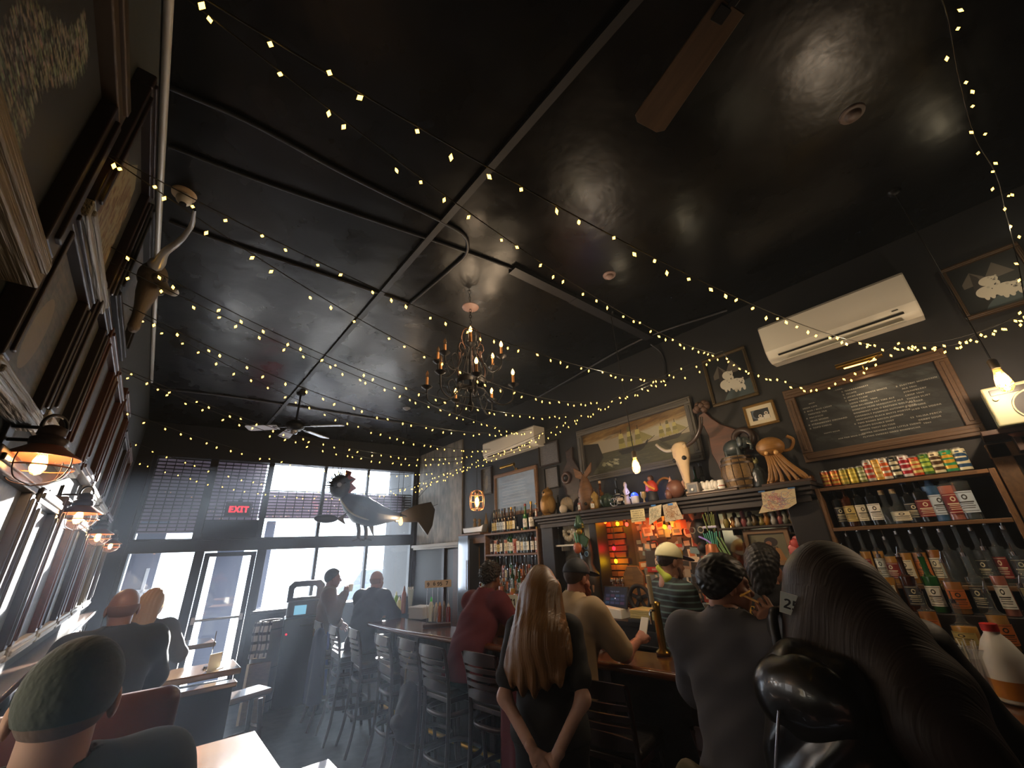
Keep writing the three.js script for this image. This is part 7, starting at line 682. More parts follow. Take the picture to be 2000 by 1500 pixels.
function net(list, k, h, o = {}) { const [lo, hi] = bounds(list, (o.grow || 0) + 2 * h + (o.pad || 0)); let f = sdf(list, k, o.grow || 0); if (o.mod) { const f0 = f; f = (x, y, z) => o.mod(f0(x, y, z), x, y, z); } return nets(f, o.lo || lo, o.hi || hi, h); }
// head in its own axes: origin between the ears, y up, z forward
function headGeo(h, beard) {
  const L = [ell([0, 0.032, -0.014], [0.074, 0.09, 0.094]), ell([0, -0.042, 0.028], [0.056, 0.076, 0.06]), ell([0, -0.098, 0.058], [0.024, 0.02, 0.022]), cap([0, 0.004, 0.087], [0, -0.03, 0.108], 0.009, 0.014), cap([-0.034, 0.024, 0.074], [0.034, 0.024, 0.074], 0.013), cap([-0.019, -0.058, 0.082], [0.019, -0.058, 0.082], 0.009), cap([-0.04, -0.03, 0.06], [-0.028, -0.07, 0.055], 0.02), cap([0.04, -0.03, 0.06], [0.028, -0.07, 0.055], 0.02), cap([0, -0.06, -0.03], [0, -0.17, -0.045], 0.056, 0.06)];
  const skull = sdf(L, 0.022), eyes = sdf([ell([-0.032, 0.006, 0.1], [0.017, 0.012, 0.02]), ell([0.032, 0.006, 0.1], [0.017, 0.012, 0.02])], 0.001), balls = sdf([ell([-0.032, 0.005, 0.077], [0.013, 0.012, 0.013]), ell([0.032, 0.005, 0.077], [0.013, 0.012, 0.013])], 0.001), ears = sdf([ell([-0.077, -0.004, -0.012], [0.01, 0.032, 0.019]), ell([0.077, -0.004, -0.012], [0.01, 0.032, 0.019])], 0.001);
  const f = (x, y, z) => { let v = skull(x, y, z); v = -smin(-v, eyes(x, y, z), 0.008); v = Math.min(v, balls(x, y, z)); const mo = Math.hypot(x * 0.35, y + 0.059, z - 0.094) - 0.0065; v = Math.max(v, -mo); return smin(v, ears(x, y, z), 0.008); };
  return nets(f, [-0.1, -0.19, -0.13], [0.1, 0.14, 0.14], h);
}
const HD = new Map(); const headOf = (h) => { if (!HD.has(h)) HD.set(h, headGeo(h)); return HD.get(h).clone(); };
function hand(wrist, dir, normal, side, curl, thumbOut = 0.5, h = 0.0045, spread = 1) { // dir along the hand, normal out of the back of the hand, side +1 thumb toward normal x dir
  const D = V(...A3(dir)).normalize(), N = V(...A3(normal)); N.addScaledVector(D, -N.dot(D)).normalize(); const S = V().crossVectors(N, D).multiplyScalar(side), W = V(...A3(wrist)), at = (d, s, n) => W.clone().addScaledVector(D, d).addScaledVector(S, s).addScaledVector(N, n).toArray();
  const L = [cap(at(-0.03, 0, 0), at(0.02, 0, 0), 0.026, 0.024), cap(at(0.02, 0.018, 0), at(0.085, 0.026, 0), 0.017, 0.014), cap(at(0.02, 0, 0), at(0.09, 0.006, 0.002), 0.018, 0.014), cap(at(0.02, -0.012, 0), at(0.086, -0.016, 0), 0.018, 0.0135), cap(at(0.02, -0.018, 0), at(0.078, -0.033, 0), 0.016, 0.012)];
  const F = [[0.088, 0.028, 0.04, 0.032], [0.094, 0.0085, 0.045, 0.036], [0.09, -0.0115, 0.042, 0.033], [0.08, -0.0315, 0.033, 0.027]], T = [];
  F.forEach(([b, s, l1, l2], i) => { const c = Array.isArray(curl) ? curl[i] : curl; let a = c * 0.9, d = b, n = 0, sp = s; const p0 = at(d, sp, n); d += l1 * Math.cos(a); n -= l1 * Math.sin(a); sp += (i - 1.4) * -0.003 * spread; const p1 = at(d, sp, n); a += c * 1.25; d += l2 * Math.cos(a); n -= l2 * Math.sin(a); const p2 = at(d, sp, n); T.push(cap(p0, p1, 0.0095, 0.0088), cap(p1, p2, 0.0088, 0.0075)); });
  T.push(cap(at(0.012, 0.016, -0.004), at(0.045, 0.03 + 0.022 * thumbOut, -0.014), 0.015, 0.0115), cap(at(0.045, 0.03 + 0.022 * thumbOut, -0.014), at(0.082, 0.03 + 0.026 * thumbOut, -0.024), 0.011, 0.0085));
  const palm = sdf(L, 0.014), fs = T.map((t) => (x, y, z) => dist(t, x, y, z)), [lo, hi] = bounds([...L, ...T], 2 * h);
  return nets((x, y, z) => { let v = palm(x, y, z), m = 1e3; for (const f of fs) m = Math.min(m, f(x, y, z)); return smin(v, m, 0.007); }, lo, hi, h);
}
function person(label, o) { // o: pos, yaw, height scale; joints in local axes (x left of the figure, y up, z forward)
  const t = thing('person', label, 'person', o.pos, o.yaw), J = o.J, sw = o.build || 1, ce = o.cell || 0.016;
  const hd = headOf(o.headCell || 0.0055), hm = new THREE.Matrix4().compose(V(...J.head), new THREE.Quaternion().setFromEuler(new THREE.Euler(o.headPitch || 0, o.headYaw || 0, o.headRoll || 0, 'YXZ')), V(1, 1, 1)); hd.applyMatrix4(hm);
  const torso = [cap(J.neck, J.chest, 0.058 * sw, 0.115 * sw), cap([J.shL[0] * 0.82, J.shL[1] - 0.01, J.shL[2]], [J.shR[0] * 0.82, J.shR[1] - 0.01, J.shR[2]], 0.072 * sw, 0.072 * sw), cap([J.chest[0] - 0.06 * sw, J.chest[1] - 0.04, J.chest[2]], [J.waist[0] - 0.055 * sw, J.waist[1], J.waist[2]], 0.105 * sw, 0.098 * (o.waist || 1)), cap([J.chest[0] + 0.06 * sw, J.chest[1] - 0.04, J.chest[2]], [J.waist[0] + 0.055 * sw, J.waist[1], J.waist[2]], 0.105 * sw, 0.098 * (o.waist || 1)), cap([J.hip[0] - 0.07, J.hip[1], J.hip[2]], [J.hip[0] + 0.07, J.hip[1], J.hip[2]], 0.118 * (o.hips || 1)), cap(J.waist, J.hip, 0.12 * (o.waist || 1), 0.12)];
  const upArms = [cap(J.shL, J.elL, 0.056 * sw, 0.042 * sw), cap(J.shR, J.elR, 0.056 * sw, 0.042 * sw)], foreArms = [cap(J.elL, J.wrL, 0.041 * sw, 0.027), cap(J.elR, J.wrR, 0.041 * sw, 0.027)];
  const legs = [cap([J.hip[0] + 0.09, J.hip[1], J.hip[2]], J.knL, 0.092, 0.06), cap([J.hip[0] - 0.09, J.hip[1], J.hip[2]], J.knR, 0.092, 0.06), cap(J.knL, J.anL, 0.058, 0.042), cap(J.knR, J.anR, 0.058, 0.042)];
  const shrink = (c, q) => cap(c.a, c.b, c.ra - q, c.rb - q * 0.6);
  const parts = [net([...torso, ...upArms, ...legs].map((c) => c.ra ? shrink(c, 0.012) : c).concat(foreArms, [cap(J.neck, [J.head[0], J.head[1] - 0.1, J.head[2] - 0.02], 0.056, 0.052)]), 0.05, ce), hd];
  for (const [w, e, hn, s] of [[J.wrL, J.elL, o.handL, 1], [J.wrR, J.elR, o.handR, -1]]) { const q = hn || {}; const dir = q.dir || [w[0] - e[0], w[1] - e[1], w[2] - e[2]]; parts.push(hand(w, dir, q.normal || [s, 0.3, 0], q.side || s, q.curl ?? 0.45, q.thumb ?? 0.5, q.h || (o.far ? 0.007 : 0.005))); }
  mesh('body', parts, o.skin || C.skin, t);
  // clothes
  const fold = (amp, fx, fy) => (v, x, y, z) => v < 0.05 ? v + amp * Math.sin(x * fx + y * fy + 2 * Math.sin(z * 11 + y * 6)) * Math.sin(y * 23 + x * 9) : v;
  const sl = o.sleeve ?? 1, slv = [...upArms.map((c, i) => { const f = sl < 1 ? sl : 1; const e = c.a.map((v, k) => v + (c.b[k] - v) * f); return cap(c.a, e, c.ra + 0.004, c.ra + (c.rb - c.ra) * f + 0.008); }), ...(sl >= 2 ? foreArms.map((c) => cap(c.a, c.b.map((v, k) => c.a[k] + (v - c.a[k]) * 0.94), c.ra + 0.003, c.rb + 0.008)) : [])];
  const neckY = J.neck[1] - 0.005, hem = J.hip[1] - (o.hem ?? 0.04), shirt = net([...torso, ...slv], 0.055, ce * 0.85, { grow: o.loose ?? 0.012, mod: (v, x, y, z) => { v = fold(o.fold ?? 0.004, 31, 17)(v, x, y, z); v = Math.max(v, hem - y); const nd = Math.hypot(x - J.neck[0], (y - neckY - 0.055) * 1.0, z - J.neck[2] - 0.01) - 0.066; return Math.max(v, -nd); } });
  const sh = mesh(o.topName || 'shirt', shirt, o.top, t);
  const pants = net([cap([J.hip[0] - 0.07, J.hip[1], J.hip[2]], [J.hip[0] + 0.07, J.hip[1], J.hip[2]], 0.115 * (o.hips || 1)), ...legs.map((c, i) => i > 1 ? cap(c.a, c.b.map((v, k) => c.a[k] + (v - c.a[k]) * 0.98), 0.064, 0.058) : cap(c.a, c.b, 0.096, 0.068))], 0.04, ce, { grow: 0.01, mod: fold(0.004, 19, 29) }); mesh('trousers', pants, o.bottom || M('#14151a', 0.7), t);
  for (const an of [J.anL, J.anR]) mesh('shoe', net([cap([an[0], 0.045, an[2] - 0.03], [an[0], 0.04, an[2] + 0.16], 0.042, 0.036), cap([an[0], 0.045, an[2]], [an[0], 0.1, an[2]], 0.045, 0.05)], 0.03, 0.014, { mod: (v, x, y) => Math.max(v, 0.004 - y) }), o.shoe || C.black, t);
  t.userData.J = undefined; delete t.userData.J; return { t, hm, shirt: sh };
}
const onHead = (p, name, geo, mat, parent) => { geo.applyMatrix4(p.hm); return mesh(name, geo, mat, parent || p.t); };
function hairShort(p, mat, o = {}) { const th = o.th || 0.012, n = o.noise ?? 0.003, f0 = o.fr || 160; const list = [ell([0, 0.034, -0.016], [0.076, 0.092, 0.096])]; return onHead(p, 'hair', net(list, 0.01, o.h || 0.0055, { grow: th, pad: 0.01, mod: (v, x, y, z) => { if (v < 0.02) v += n * (Math.sin(x * f0 + 3 * Math.sin(y * 70)) * Math.sin(z * f0 * 0.9 + 2 * Math.sin(x * 60)) * Math.cos(y * f0 * 0.8)); const face = (z - (o.front ?? 0.05)) * 0.75 - (y - (o.brow ?? 0.062)) * 0.9; const nape = ((o.nape ?? -0.06) - y); const side = Math.min(z + 0.008 - (o.ear ?? 0.02) * 0, 1) > 0 ? (0.0 - y) * 0.8 + (z - 0.03) * 0.6 : -1; return Math.max(v, face, nape, side - 0.012); } }), mat); }
// poses: standing and sitting joints, metres above the floor
const S = (h, o = {}) => { const k = h / 1.75; const J = { head: [0, 1.63 * k, 0.02], neck: [0, 1.485 * k, -0.015], chest: [0, 1.3 * k, 0], waist: [0, 1.1 * k, 0.005], hip: [0, 0.95 * k, 0], shL: [0.185 * k, 1.425 * k, -0.01], shR: [-0.185 * k, 1.425 * k, -0.01], elL: [0.25 * k, 1.14 * k, -0.03], elR: [-0.25 * k, 1.14 * k, -0.03], wrL: [0.24 * k, 0.9 * k, 0.06], wrR: [-0.24 * k, 0.9 * k, 0.06], knL: [0.11, 0.52 * k, 0.02], knR: [-0.11, 0.52 * k, 0.02], anL: [0.12, 0.09, -0.02], anR: [-0.12, 0.09, -0.02] }; return Object.assign(J, o); };
const Q = (y, lean = 0.12, o = {}) => { const J = { hip: [0, y + 0.1, 0], waist: [0, y + 0.27, lean * 0.2], chest: [0, y + 0.48, lean * 0.6], neck: [0, y + 0.655, lean], head: [0, y + 0.79, lean + 0.06], shL: [0.185, y + 0.6, lean * 0.9], shR: [-0.185, y + 0.6, lean * 0.9], elL: [0.26, y + 0.37, lean + 0.14], elR: [-0.26, y + 0.37, lean + 0.14], wrL: [0.14, y + 0.36, lean + 0.37], wrR: [-0.14, y + 0.36, lean + 0.37], knL: [0.14, y + 0.07, 0.4], knR: [-0.14, y + 0.07, 0.4], anL: [0.13, 0.38, 0.36], anR: [-0.13, 0.38, 0.36] }; return Object.assign(J, o); };
const hairDark = M('#0f0b09', 0.55, 0, { bumpMap: T.leather, bumpScale: 0.002 }), hairBrown = M('#2a1a10', 0.5, 0, { bumpMap: T.leather, bumpScale: 0.002 });
const lock = (t) => new THREE.Color(t);
// 1 man nearest the camera, lower left
{ const c = V(-0.06, 0, -1.42), p = person('man with short faded hair in a dark green shirt, nearest at the left', { pos: [c.x, 0, c.z], yaw: Math.PI + 0.06, J: S(1.68, { head: [0, 1.535, 0.0], neck: [0, 1.395, -0.03], chest: [0, 1.22, -0.02] }), headCell: 0.004, cell: 0.012, top: M('#1d2824', 0.85), skin: M('#8a6552', 0.6), sleeve: 0.55, loose: 0.016, build: 1.06, bottom: M('#1a1c22', 0.8) });
  hairShort(p, M('#262f2a', 0.85, 0, { bumpMap: T.leather, bumpScale: 0.003 }), { th: 0.006, noise: 0.0012, fr: 520, h: 0.0036, nape: -0.012, front: 0.05 });
  onHead(p, 'faded_hair', net([ell([0, 0.03, -0.016], [0.0755, 0.0915, 0.0955])], 0.01, 0.004, { grow: 0.0025, mod: (v, x, y, z) => Math.max(v, -0.05 - y, z * 0.8 - 0.005, y - 0.02) }), M('#4d3c32', 0.85, 0, { bumpMap: T.leather, bumpScale: 0.002 })); }
// 2, 3 pair at the second high table
{ const p = person('bald man in a dark green jacket sitting at the second high table, back turned', { pos: [-0.03, 0, -3.75], yaw: Math.PI + 0.1, J: Q(0.77, 0.06), cell: 0.015, headCell: 0.006, top: M('#1b211e', 0.8), topName: 'jacket', sleeve: 2, loose: 0.022, build: 1.1, skin: M('#7a5a4c', 0.45), far: true }); onHead(p, 'hair_fringe', net([ell([0, 0.03, -0.016], [0.0755, 0.0915, 0.0955])], 0.01, 0.005, { grow: 0.003, mod: (v, x, y, z) => Math.max(v, -0.06 - y, z * 0.8 - 0.01, y - 0.03) }), M('#6a5044', 0.8)); mesh('collar', net([cap([-0.07, 1.39, 0.04], [0.07, 1.39, 0.04], 0.05)], 0.02, 0.012, { mod: (v, x, y, z) => Math.max(v, y - 1.42) }), M('#171c1a', 0.8), p.t); stool('bar stool under the bald man at the second high table', -0.03, -3.72, Math.PI); }
{ const p = person('blonde woman beside the bald man at the second high table, lit from the door', { pos: [0.1, 0, -5.0], yaw: Math.PI - 0.35, J: Q(0.72, 0.06), cell: 0.015, headCell: 0.006, top: M('#2c2a26', 0.8), sleeve: 2, far: true, build: 0.9 }); const b = M('#8a6a3a', 0.5, 0, { sheen: 0.8, sheenColor: lin('#d8b070'), sheenRoughness: 0.4 }); onHead(p, 'hair', net([ell([0, 0.03, -0.02], [0.086, 0.1, 0.1]), cap([0, 0.0, -0.08], [0, -0.24, -0.13], 0.085, 0.075)], 0.05, 0.008, { mod: (v, x, y, z) => Math.max(v + 0.003 * Math.sin(x * 240), Math.min((z - 0.045) * 0.8 - (y - 0.07), z)) }), b); stool('bar stool under the blonde woman at the second high table', 0.1, -5.0, Math.PI); }
// 4, 5 pair at the far end of the bar
{ const p = person('man in a mustard jacket by the windows, raising a cup', { pos: [2.1, 0, -6.5], yaw: 1.25, J: S(1.66, { elR: [-0.25, 1.08, 0.1], wrR: [-0.05, 1.35, 0.2], elL: [0.26, 1.08, -0.02], wrL: [0.2, 0.95, 0.18] }), cell: 0.015, headCell: 0.006, top: M('#4f3516', 0.75), topName: 'jacket', sleeve: 2, loose: 0.024, skin: M('#6a4638', 0.55), headYaw: 0.2, far: true, bottom: M('#1d2230', 0.8) }); hairShort(p, hairDark, { th: 0.014, h: 0.006 });
  const cp = thing('paper_cup', 'small pale cup in the raised hand of the man in mustard', 'cup', V(-0.03, 1.37, 0.27).applyAxisAngle(V(0, 1, 0), 1.25).add(V(2.1, 0, -6.5))); mesh('cup', lathe([[0, 0], [0.025, 0], [0.034, 0.09], [0.03, 0.09]], 16), C.white, cp); mesh('rim', new THREE.TorusGeometry(0.033, 0.003, 6, 18).rotateX(Math.PI / 2).translate(0, 0.09, 0), C.white, cp); }
{ const p = person('bald man in a navy jacket sitting at the far end of the bar, back turned', { pos: [2.26, 0, -5.62], yaw: 2.1, J: Q(0.72, 0.16), cell: 0.015, headCell: 0.006, top: M('#10131f', 0.8), topName: 'jacket', sleeve: 2, loose: 0.024, build: 1.1, skin: M('#8a6454', 0.45), far: true }); onHead(p, 'hair_fringe', net([ell([0, 0.03, -0.016], [0.0755, 0.0915, 0.0955])], 0.01, 0.005, { grow: 0.003, mod: (v, x, y, z) => Math.max(v, -0.06 - y, z * 0.8 - 0.01, y - 0.03) }), M('#7a5c50', 0.8)); }
// hanging coat
function coat(label, top, len, w, mat, lining, ry) { const t = thing('coat', label, 'coat', top, ry); const g = (s, r) => net([cap([-w * 0.5, -0.06, 0], [-w * 0.3 * s, -len, 0.02], 0.07, 0.1), cap([w * 0.5, -0.06, 0], [w * 0.3 * s, -len, 0], 0.07, 0.1), cap([-w * 0.4, 0, 0], [w * 0.4, 0, 0], 0.05), cap([0, -0.1, 0], [0, -len, 0.01], 0.09, 0.11)], 0.09, 0.013, { grow: r, mod: (v, x, y, z) => v < 0.06 ? Math.max(v * 1.0 + 0.012 * Math.sin(x * 46 + y * 3) * Math.min(1, -y * 2.2 + 0.1), -len - 0.02 - y) : v }); mesh('coat_body', g(1.1, -0.025), mat, t); mesh('lining', net([cap([w * 0.1, -0.05, 0.1], [w * 0.2, -len * 0.95, 0.12], 0.02, 0.04)], 0.02, 0.012), lining, t); mesh('sleeve', net([cap([-w * 0.5, -0.08, 0.03], [-w * 0.55, -len * 0.62, 0.05], 0.05, 0.045)], 0.02, 0.013), mat, t); return t; }
coat('long navy coat hanging behind the man in the mustard jacket', V(1.86, 1.0, -5.95), 0.72, 0.2, M('#1c2340', 0.75), M('#2a3a7a', 0.6), FX - 0.2);
coat('maroon coat with a pink lining hung on the stool left of the long-haired woman', V(2.06, 1.02, -2.48), 0.9, 0.16, M('#5a1a24', 0.75), M('#b06a70', 0.7), FX - 0.5);
coat('olive jacket hung over the stool of the man in the grey sweatshirt', V(1.78, 0.98, -1.0), 0.7, 0.3, M('#4a4226', 0.75), M('#2c281a', 0.8), FX - 0.3);
{ const q = V(2.1, 0.62, -3.98), t = thing('backpack', 'black backpack hung by a pale rope strap from a bar stool', 'backpack', q, FX); mesh('bag', net([cap([0, 0.05, 0], [0, -0.2, 0], 0.09, 0.13), cap([-0.05, -0.1, 0.02], [0.05, -0.15, 0.02], 0.11)], 0.08, 0.012, { mod: (v, x, y, z) => v < 0.05 ? v + 0.006 * Math.sin(x * 60 + y * 30) * Math.sin(z * 50) : v }), M('#1a1a1c', 0.6), t); mesh('strap', tube([[0, 0.42, 0.03], [0.01, 0.25, -0.04], [0, 0.1, -0.06]], 0.008, 16, 6), M('#8a8270', 0.8), t); mesh('pocket', net([cap([-0.03, -0.14, -0.1], [0.03, -0.16, -0.1], 0.06)], 0.02, 0.012), M('#232326', 0.6), t); }
// 6 man in maroon
{ const p = person('man with curly black hair in a maroon sweater, leaning on the bar', { pos: [2.3, 0, -3.42], yaw: FX + 0.12, J: Q(0.76, 0.3, { head: [0.0, 1.565, 0.36], neck: [0, 1.43, 0.27], chest: [0, 1.24, 0.18], shL: [0.2, 1.365, 0.27], shR: [-0.2, 1.365, 0.27], elL: [0.28, 1.12, 0.42], elR: [-0.28, 1.125, 0.42], wrL: [0.12, 1.115, 0.6], wrR: [-0.14, 1.115, 0.64] }), cell: 0.013, headCell: 0.005, top: M('#57202c', 0.85, 0, { bumpMap: T.canvas, bumpScale: 0.001 }), topName: 'sweater', sleeve: 2, loose: 0.022, build: 1.12, skin: M('#5a3a2c', 0.55), headYaw: 0.1, headPitch: 0.1, bottom: M('#14161c', 0.8) });
  const cu = M('#120d0b', 0.6), list = [ell([0, 0.04, -0.02], [0.08, 0.096, 0.1])]; onHead(p, 'hair', net(list, 0.01, 0.005, { grow: 0.022, pad: 0.02, mod: (v, x, y, z) => { if (v < 0.03) v += 0.013 * Math.sin(x * 120 + 2 * Math.sin(y * 90)) * Math.sin(y * 115 + 2 * Math.sin(z * 80)) * Math.sin(z * 118 + x * 50); return Math.max(v, (z - 0.055) * 0.75 - (y - 0.06) * 0.9, -0.075 - y, (z > 0.0 ? (0.01 - y) * 0.8 + (z - 0.03) * 0.6 : -1)); } }), cu); }
// 7 woman with long hair, hands behind her back
{ const p = person('woman with long brown hair in a black tee, hands clasped behind her back', { pos: [1.83, 0, -1.9], yaw: FX + 0.62, J: S(1.7, { shL: [0.15, 1.38, -0.01], shR: [-0.15, 1.38, -0.01], elL: [0.205, 1.1, -0.15], elR: [-0.205, 1.1, -0.15], wrL: [0.04, 0.92, -0.25], wrR: [-0.06, 0.9, -0.24] }), cell: 0.012, headCell: 0.005, top: M('#0e1013', 0.8), sleeve: 0.72, loose: 0.022, build: 0.8, skin: M('#b08a78', 0.5), bottom: M('#101216', 0.8), handL: { dir: [-0.55, -0.75, -0.1], normal: [0.2, 0.1, -1], side: 1, curl: 0.35, h: 0.004 }, handR: { dir: [0.7, -0.65, -0.15], normal: [0.1, -0.3, 1], side: 1, curl: 0.6, h: 0.004 }, hips: 1.02 });
  const hy = p.hm, W = M('#6e4c26', 0.45, 0, { bumpMap: T.strand, bumpScale: 0.0025 });
  onHead(p, 'hair', net([ell([0, 0.034, -0.02], [0.088, 0.102, 0.106]), cap([0, -0.02, -0.09], [0, -0.24, -0.16], 0.09, 0.11), cap([-0.06, -0.2, -0.17], [-0.08, -0.37, -0.2], 0.08, 0.05), cap([0.05, -0.2, -0.17], [0.09, -0.4, -0.205], 0.085, 0.05), cap([0.0, -0.2, -0.19], [0.02, -0.4, -0.215], 0.07, 0.05), cap([0.085, 0.0, -0.05], [0.14, -0.36, -0.15], 0.035, 0.07), cap([-0.085, 0.0, -0.05], [-0.12, -0.3, -0.15], 0.035, 0.05)], 0.06, 0.0055, { pad: 0.02, mod: (v, x, y, z) => { if (v < 0.03) { const a = x * 210 + 1.6 * Math.sin(y * 13 + x * 17) + 0.8 * Math.sin(y * 31); v += Math.min(1, Math.max(0, 0.08 - y) * 5) * (0.0025 * Math.sin(a * 0.6) + 0.0015 * Math.sin(a * 2.3 + z * 90)); if (y < -0.32) v += 0.014 * Math.sin(x * 95 + 2) * (-0.32 - y) * 8; } return Math.max(v, Math.min((z - 0.05) * 0.8 - (y - 0.07), z + 0.0)); } }), W); }
// 8 bearded man in a cap
{ const p = person('bearded man in a dark cap and tan tee, reaching across the bar with a phone', { pos: [2.36, 0, -2.22], yaw: FX - 0.1, J: S(1.74, { neck: [0, 1.45, 0.1], head: [0, 1.585, 0.15], chest: [0, 1.27, 0.06], waist: [0, 1.08, 0.02], shL: [0.2, 1.385, 0.08], shR: [-0.2, 1.385, 0.08], elL: [0.26, 1.12, 0.2], wrL: [0.14, 1.12, 0.42], elR: [-0.27, 1.13, 0.26], wrR: [-0.2, 1.17, 0.5], knL: [0.1, 0.52, 0.05], knR: [-0.1, 0.52, 0.05] }), cell: 0.013, headCell: 0.0048, top: M('#a8906e', 0.8), sleeve: 0.85, loose: 0.024, build: 1.12, skin: M('#a8705a', 0.55), headYaw: 0.05, headPitch: 0.12, handR: { dir: [0.1, 0.25, 0.9], normal: [-0.5, 0.8, 0], side: -1, curl: [0.7, 0.8, 0.9, 1.0], thumb: 0.2, h: 0.0045 } });
  const ck = M('#20242a', 0.7); onHead(p, 'cap', net([ell([0, 0.04, -0.012], [0.08, 0.096, 0.1])], 0.01, 0.005, { grow: 0.012, mod: (v, x, y, z) => Math.max(v, 0.04 - y) }), ck); onHead(p, 'cap_brim', net([ell([0, 0.048, 0.13], [0.078, 0.009, 0.085], 0.22)], 0.01, 0.005), ck); hairShort(p, M('#3a2a1e', 0.7), { th: 0.006, h: 0.006 });
  onHead(p, 'beard', net([cap([-0.066, -0.03, 0.02], [-0.04, -0.085, 0.06], 0.016, 0.02), cap([0.066, -0.03, 0.02], [0.04, -0.085, 0.06], 0.016, 0.02), cap([-0.04, -0.085, 0.06], [0.04, -0.085, 0.06], 0.024), ell([0, -0.12, 0.07], [0.045, 0.04, 0.035]), cap([-0.028, -0.046, 0.088], [0.028, -0.046, 0.088], 0.008)], 0.02, 0.0045, { mod: (v, x, y, z) => v < 0.02 ? v + 0.003 * Math.sin(x * 260) * Math.sin(y * 200 + z * 120) : v }), M('#7a3a1e', 0.7));
  const ph = V(-0.18, 1.235, 0.6).applyAxisAngle(V(0, 1, 0), FX - 0.1).add(V(2.36, 0, -2.22)), t = thing('phone', 'white phone held up by the bearded man over the bar', 'phone', ph, FX - 0.1); mesh('case', box(0.07, 0.14, 0.009, 0, 0, 0, 0.004, 2).rotateX(0.5), C.white, t); mesh('camera_lens', cyl(0.006, 0.006, 0.004, 0.02, 0.05, 0.0, 12).rotateX(Math.PI / 2 + 0.5).translate(0, 0.08, -0.01), C.black, t); }
// 9 bartender in a striped polo and yellow cap
const stripeT = canvasTex(8, 128, (g) => { g.fillStyle = '#1a1e1c'; g.fillRect(0, 0, 8, 128); g.fillStyle = '#4f6a66'; for (let k = 0; k < 4; k++) g.fillRect(0, k * 32, 8, 9); }); stripeT.wrapS = stripeT.wrapT = THREE.RepeatWrapping; stripeT.repeat.set(1, 1.6);
{ const p = person('bartender in a striped polo and a yellow and white cap behind the bar', { pos: [3.24, 0, -1.86], yaw: 1.0, J: S(1.78, { elL: [0.26, 1.12, 0.1], wrL: [0.18, 1.06, 0.3], elR: [-0.27, 1.12, 0.08], wrR: [-0.2, 1.06, 0.28] }), cell: 0.013, headCell: 0.005, top: M('#ffffff', 0.8, 0, { map: stripeT }), sleeve: 0.95, loose: 0.022, skin: M('#a87860', 0.55), headYaw: 0.1, headPitch: 0.16, handL: { curl: 0.7 }, handR: { curl: 0.7 } });
  const yc = M('#d8cfa0', 0.7); onHead(p, 'cap', net([ell([0, 0.044, -0.014], [0.08, 0.098, 0.1])], 0.01, 0.005, { grow: 0.013, mod: (v, x, y, z) => Math.max(v, 0.038 - y) }), yc); onHead(p, 'cap_brim', net([ell([0, 0.05, 0.13], [0.078, 0.009, 0.08], 0.2)], 0.01, 0.005), M('#3a3a5a', 0.6)); onHead(p, 'cap_front', net([ell([0, 0.075, 0.055], [0.06, 0.05, 0.05])], 0.01, 0.006, { grow: 0.0 }), M('#b98a30', 0.7)); onHead(p, 'stubble', net([cap([-0.06, -0.04, 0.03], [-0.035, -0.09, 0.06], 0.012, 0.016), cap([0.06, -0.04, 0.03], [0.035, -0.09, 0.06], 0.012, 0.016), cap([-0.035, -0.09, 0.06], [0.035, -0.09, 0.06], 0.02)], 0.02, 0.005), M('#6a4a38', 0.8)); hairShort(p, hairBrown, { th: 0.005, h: 0.006 });
  onHead(p, 'neck_cloth', net([cap([-0.04, -0.12, -0.06], [0.03, -0.05, -0.085], 0.03, 0.028), cap([-0.04, -0.12, -0.06], [-0.03, -0.2, -0.06], 0.03, 0.02)], 0.02, 0.007), M('#b0b83a', 0.7)); }
// 10 bartender in black with gold lettering
{ const p = person('bartender with bushy dark hair in a black tee with gold lettering, back turned', { pos: [3.28, 0, -1.16], yaw: FX + 0.05, J: S(1.74), cell: 0.014, headCell: 0.006, top: M('#0b0b0d', 0.8), sleeve: 0.8, loose: 0.02, skin: M('#8a5f4a', 0.55), headYaw: -0.3 }); onHead(p, 'hair', net([ell([0, 0.05, -0.02], [0.095, 0.105, 0.115]), cap([0, -0.02, -0.07], [0, -0.12, -0.08], 0.085, 0.06)], 0.05, 0.007, { grow: 0.008, pad: 0.02, mod: (v, x, y, z) => Math.max(v < 0.03 ? v + 0.004 * Math.sin(x * 150 + y * 60) * Math.sin(z * 130 + y * 90) : v, Math.min((z - 0.05) * 0.8 - (y - 0.06), z)) }), hairDark);
  const tx = canvasTex(256, 96, (g, w, h) => { g.fillStyle = '#0b0b0d'; g.fillRect(0, 0, w, h); g.fillStyle = '#c99a2e'; g.font = 'bold italic 62px serif'; g.fillText('F', 8, 70); g.fillText('c', 60, 72); g.fillText('ity', 150, 70); }); const pl = new THREE.PlaneGeometry(0.3, 0.11, 16, 4), A = pl.attributes.position; for (let i = 0; i < A.count; i++) A.setZ(i, -1.6 * A.getX(i) * A.getX(i)); pl.computeVertexNormals(); mesh('lettering', pl.rotateY(Math.PI).translate(0.0, 1.37, -0.155), P(tx, 0.8), p.t); }
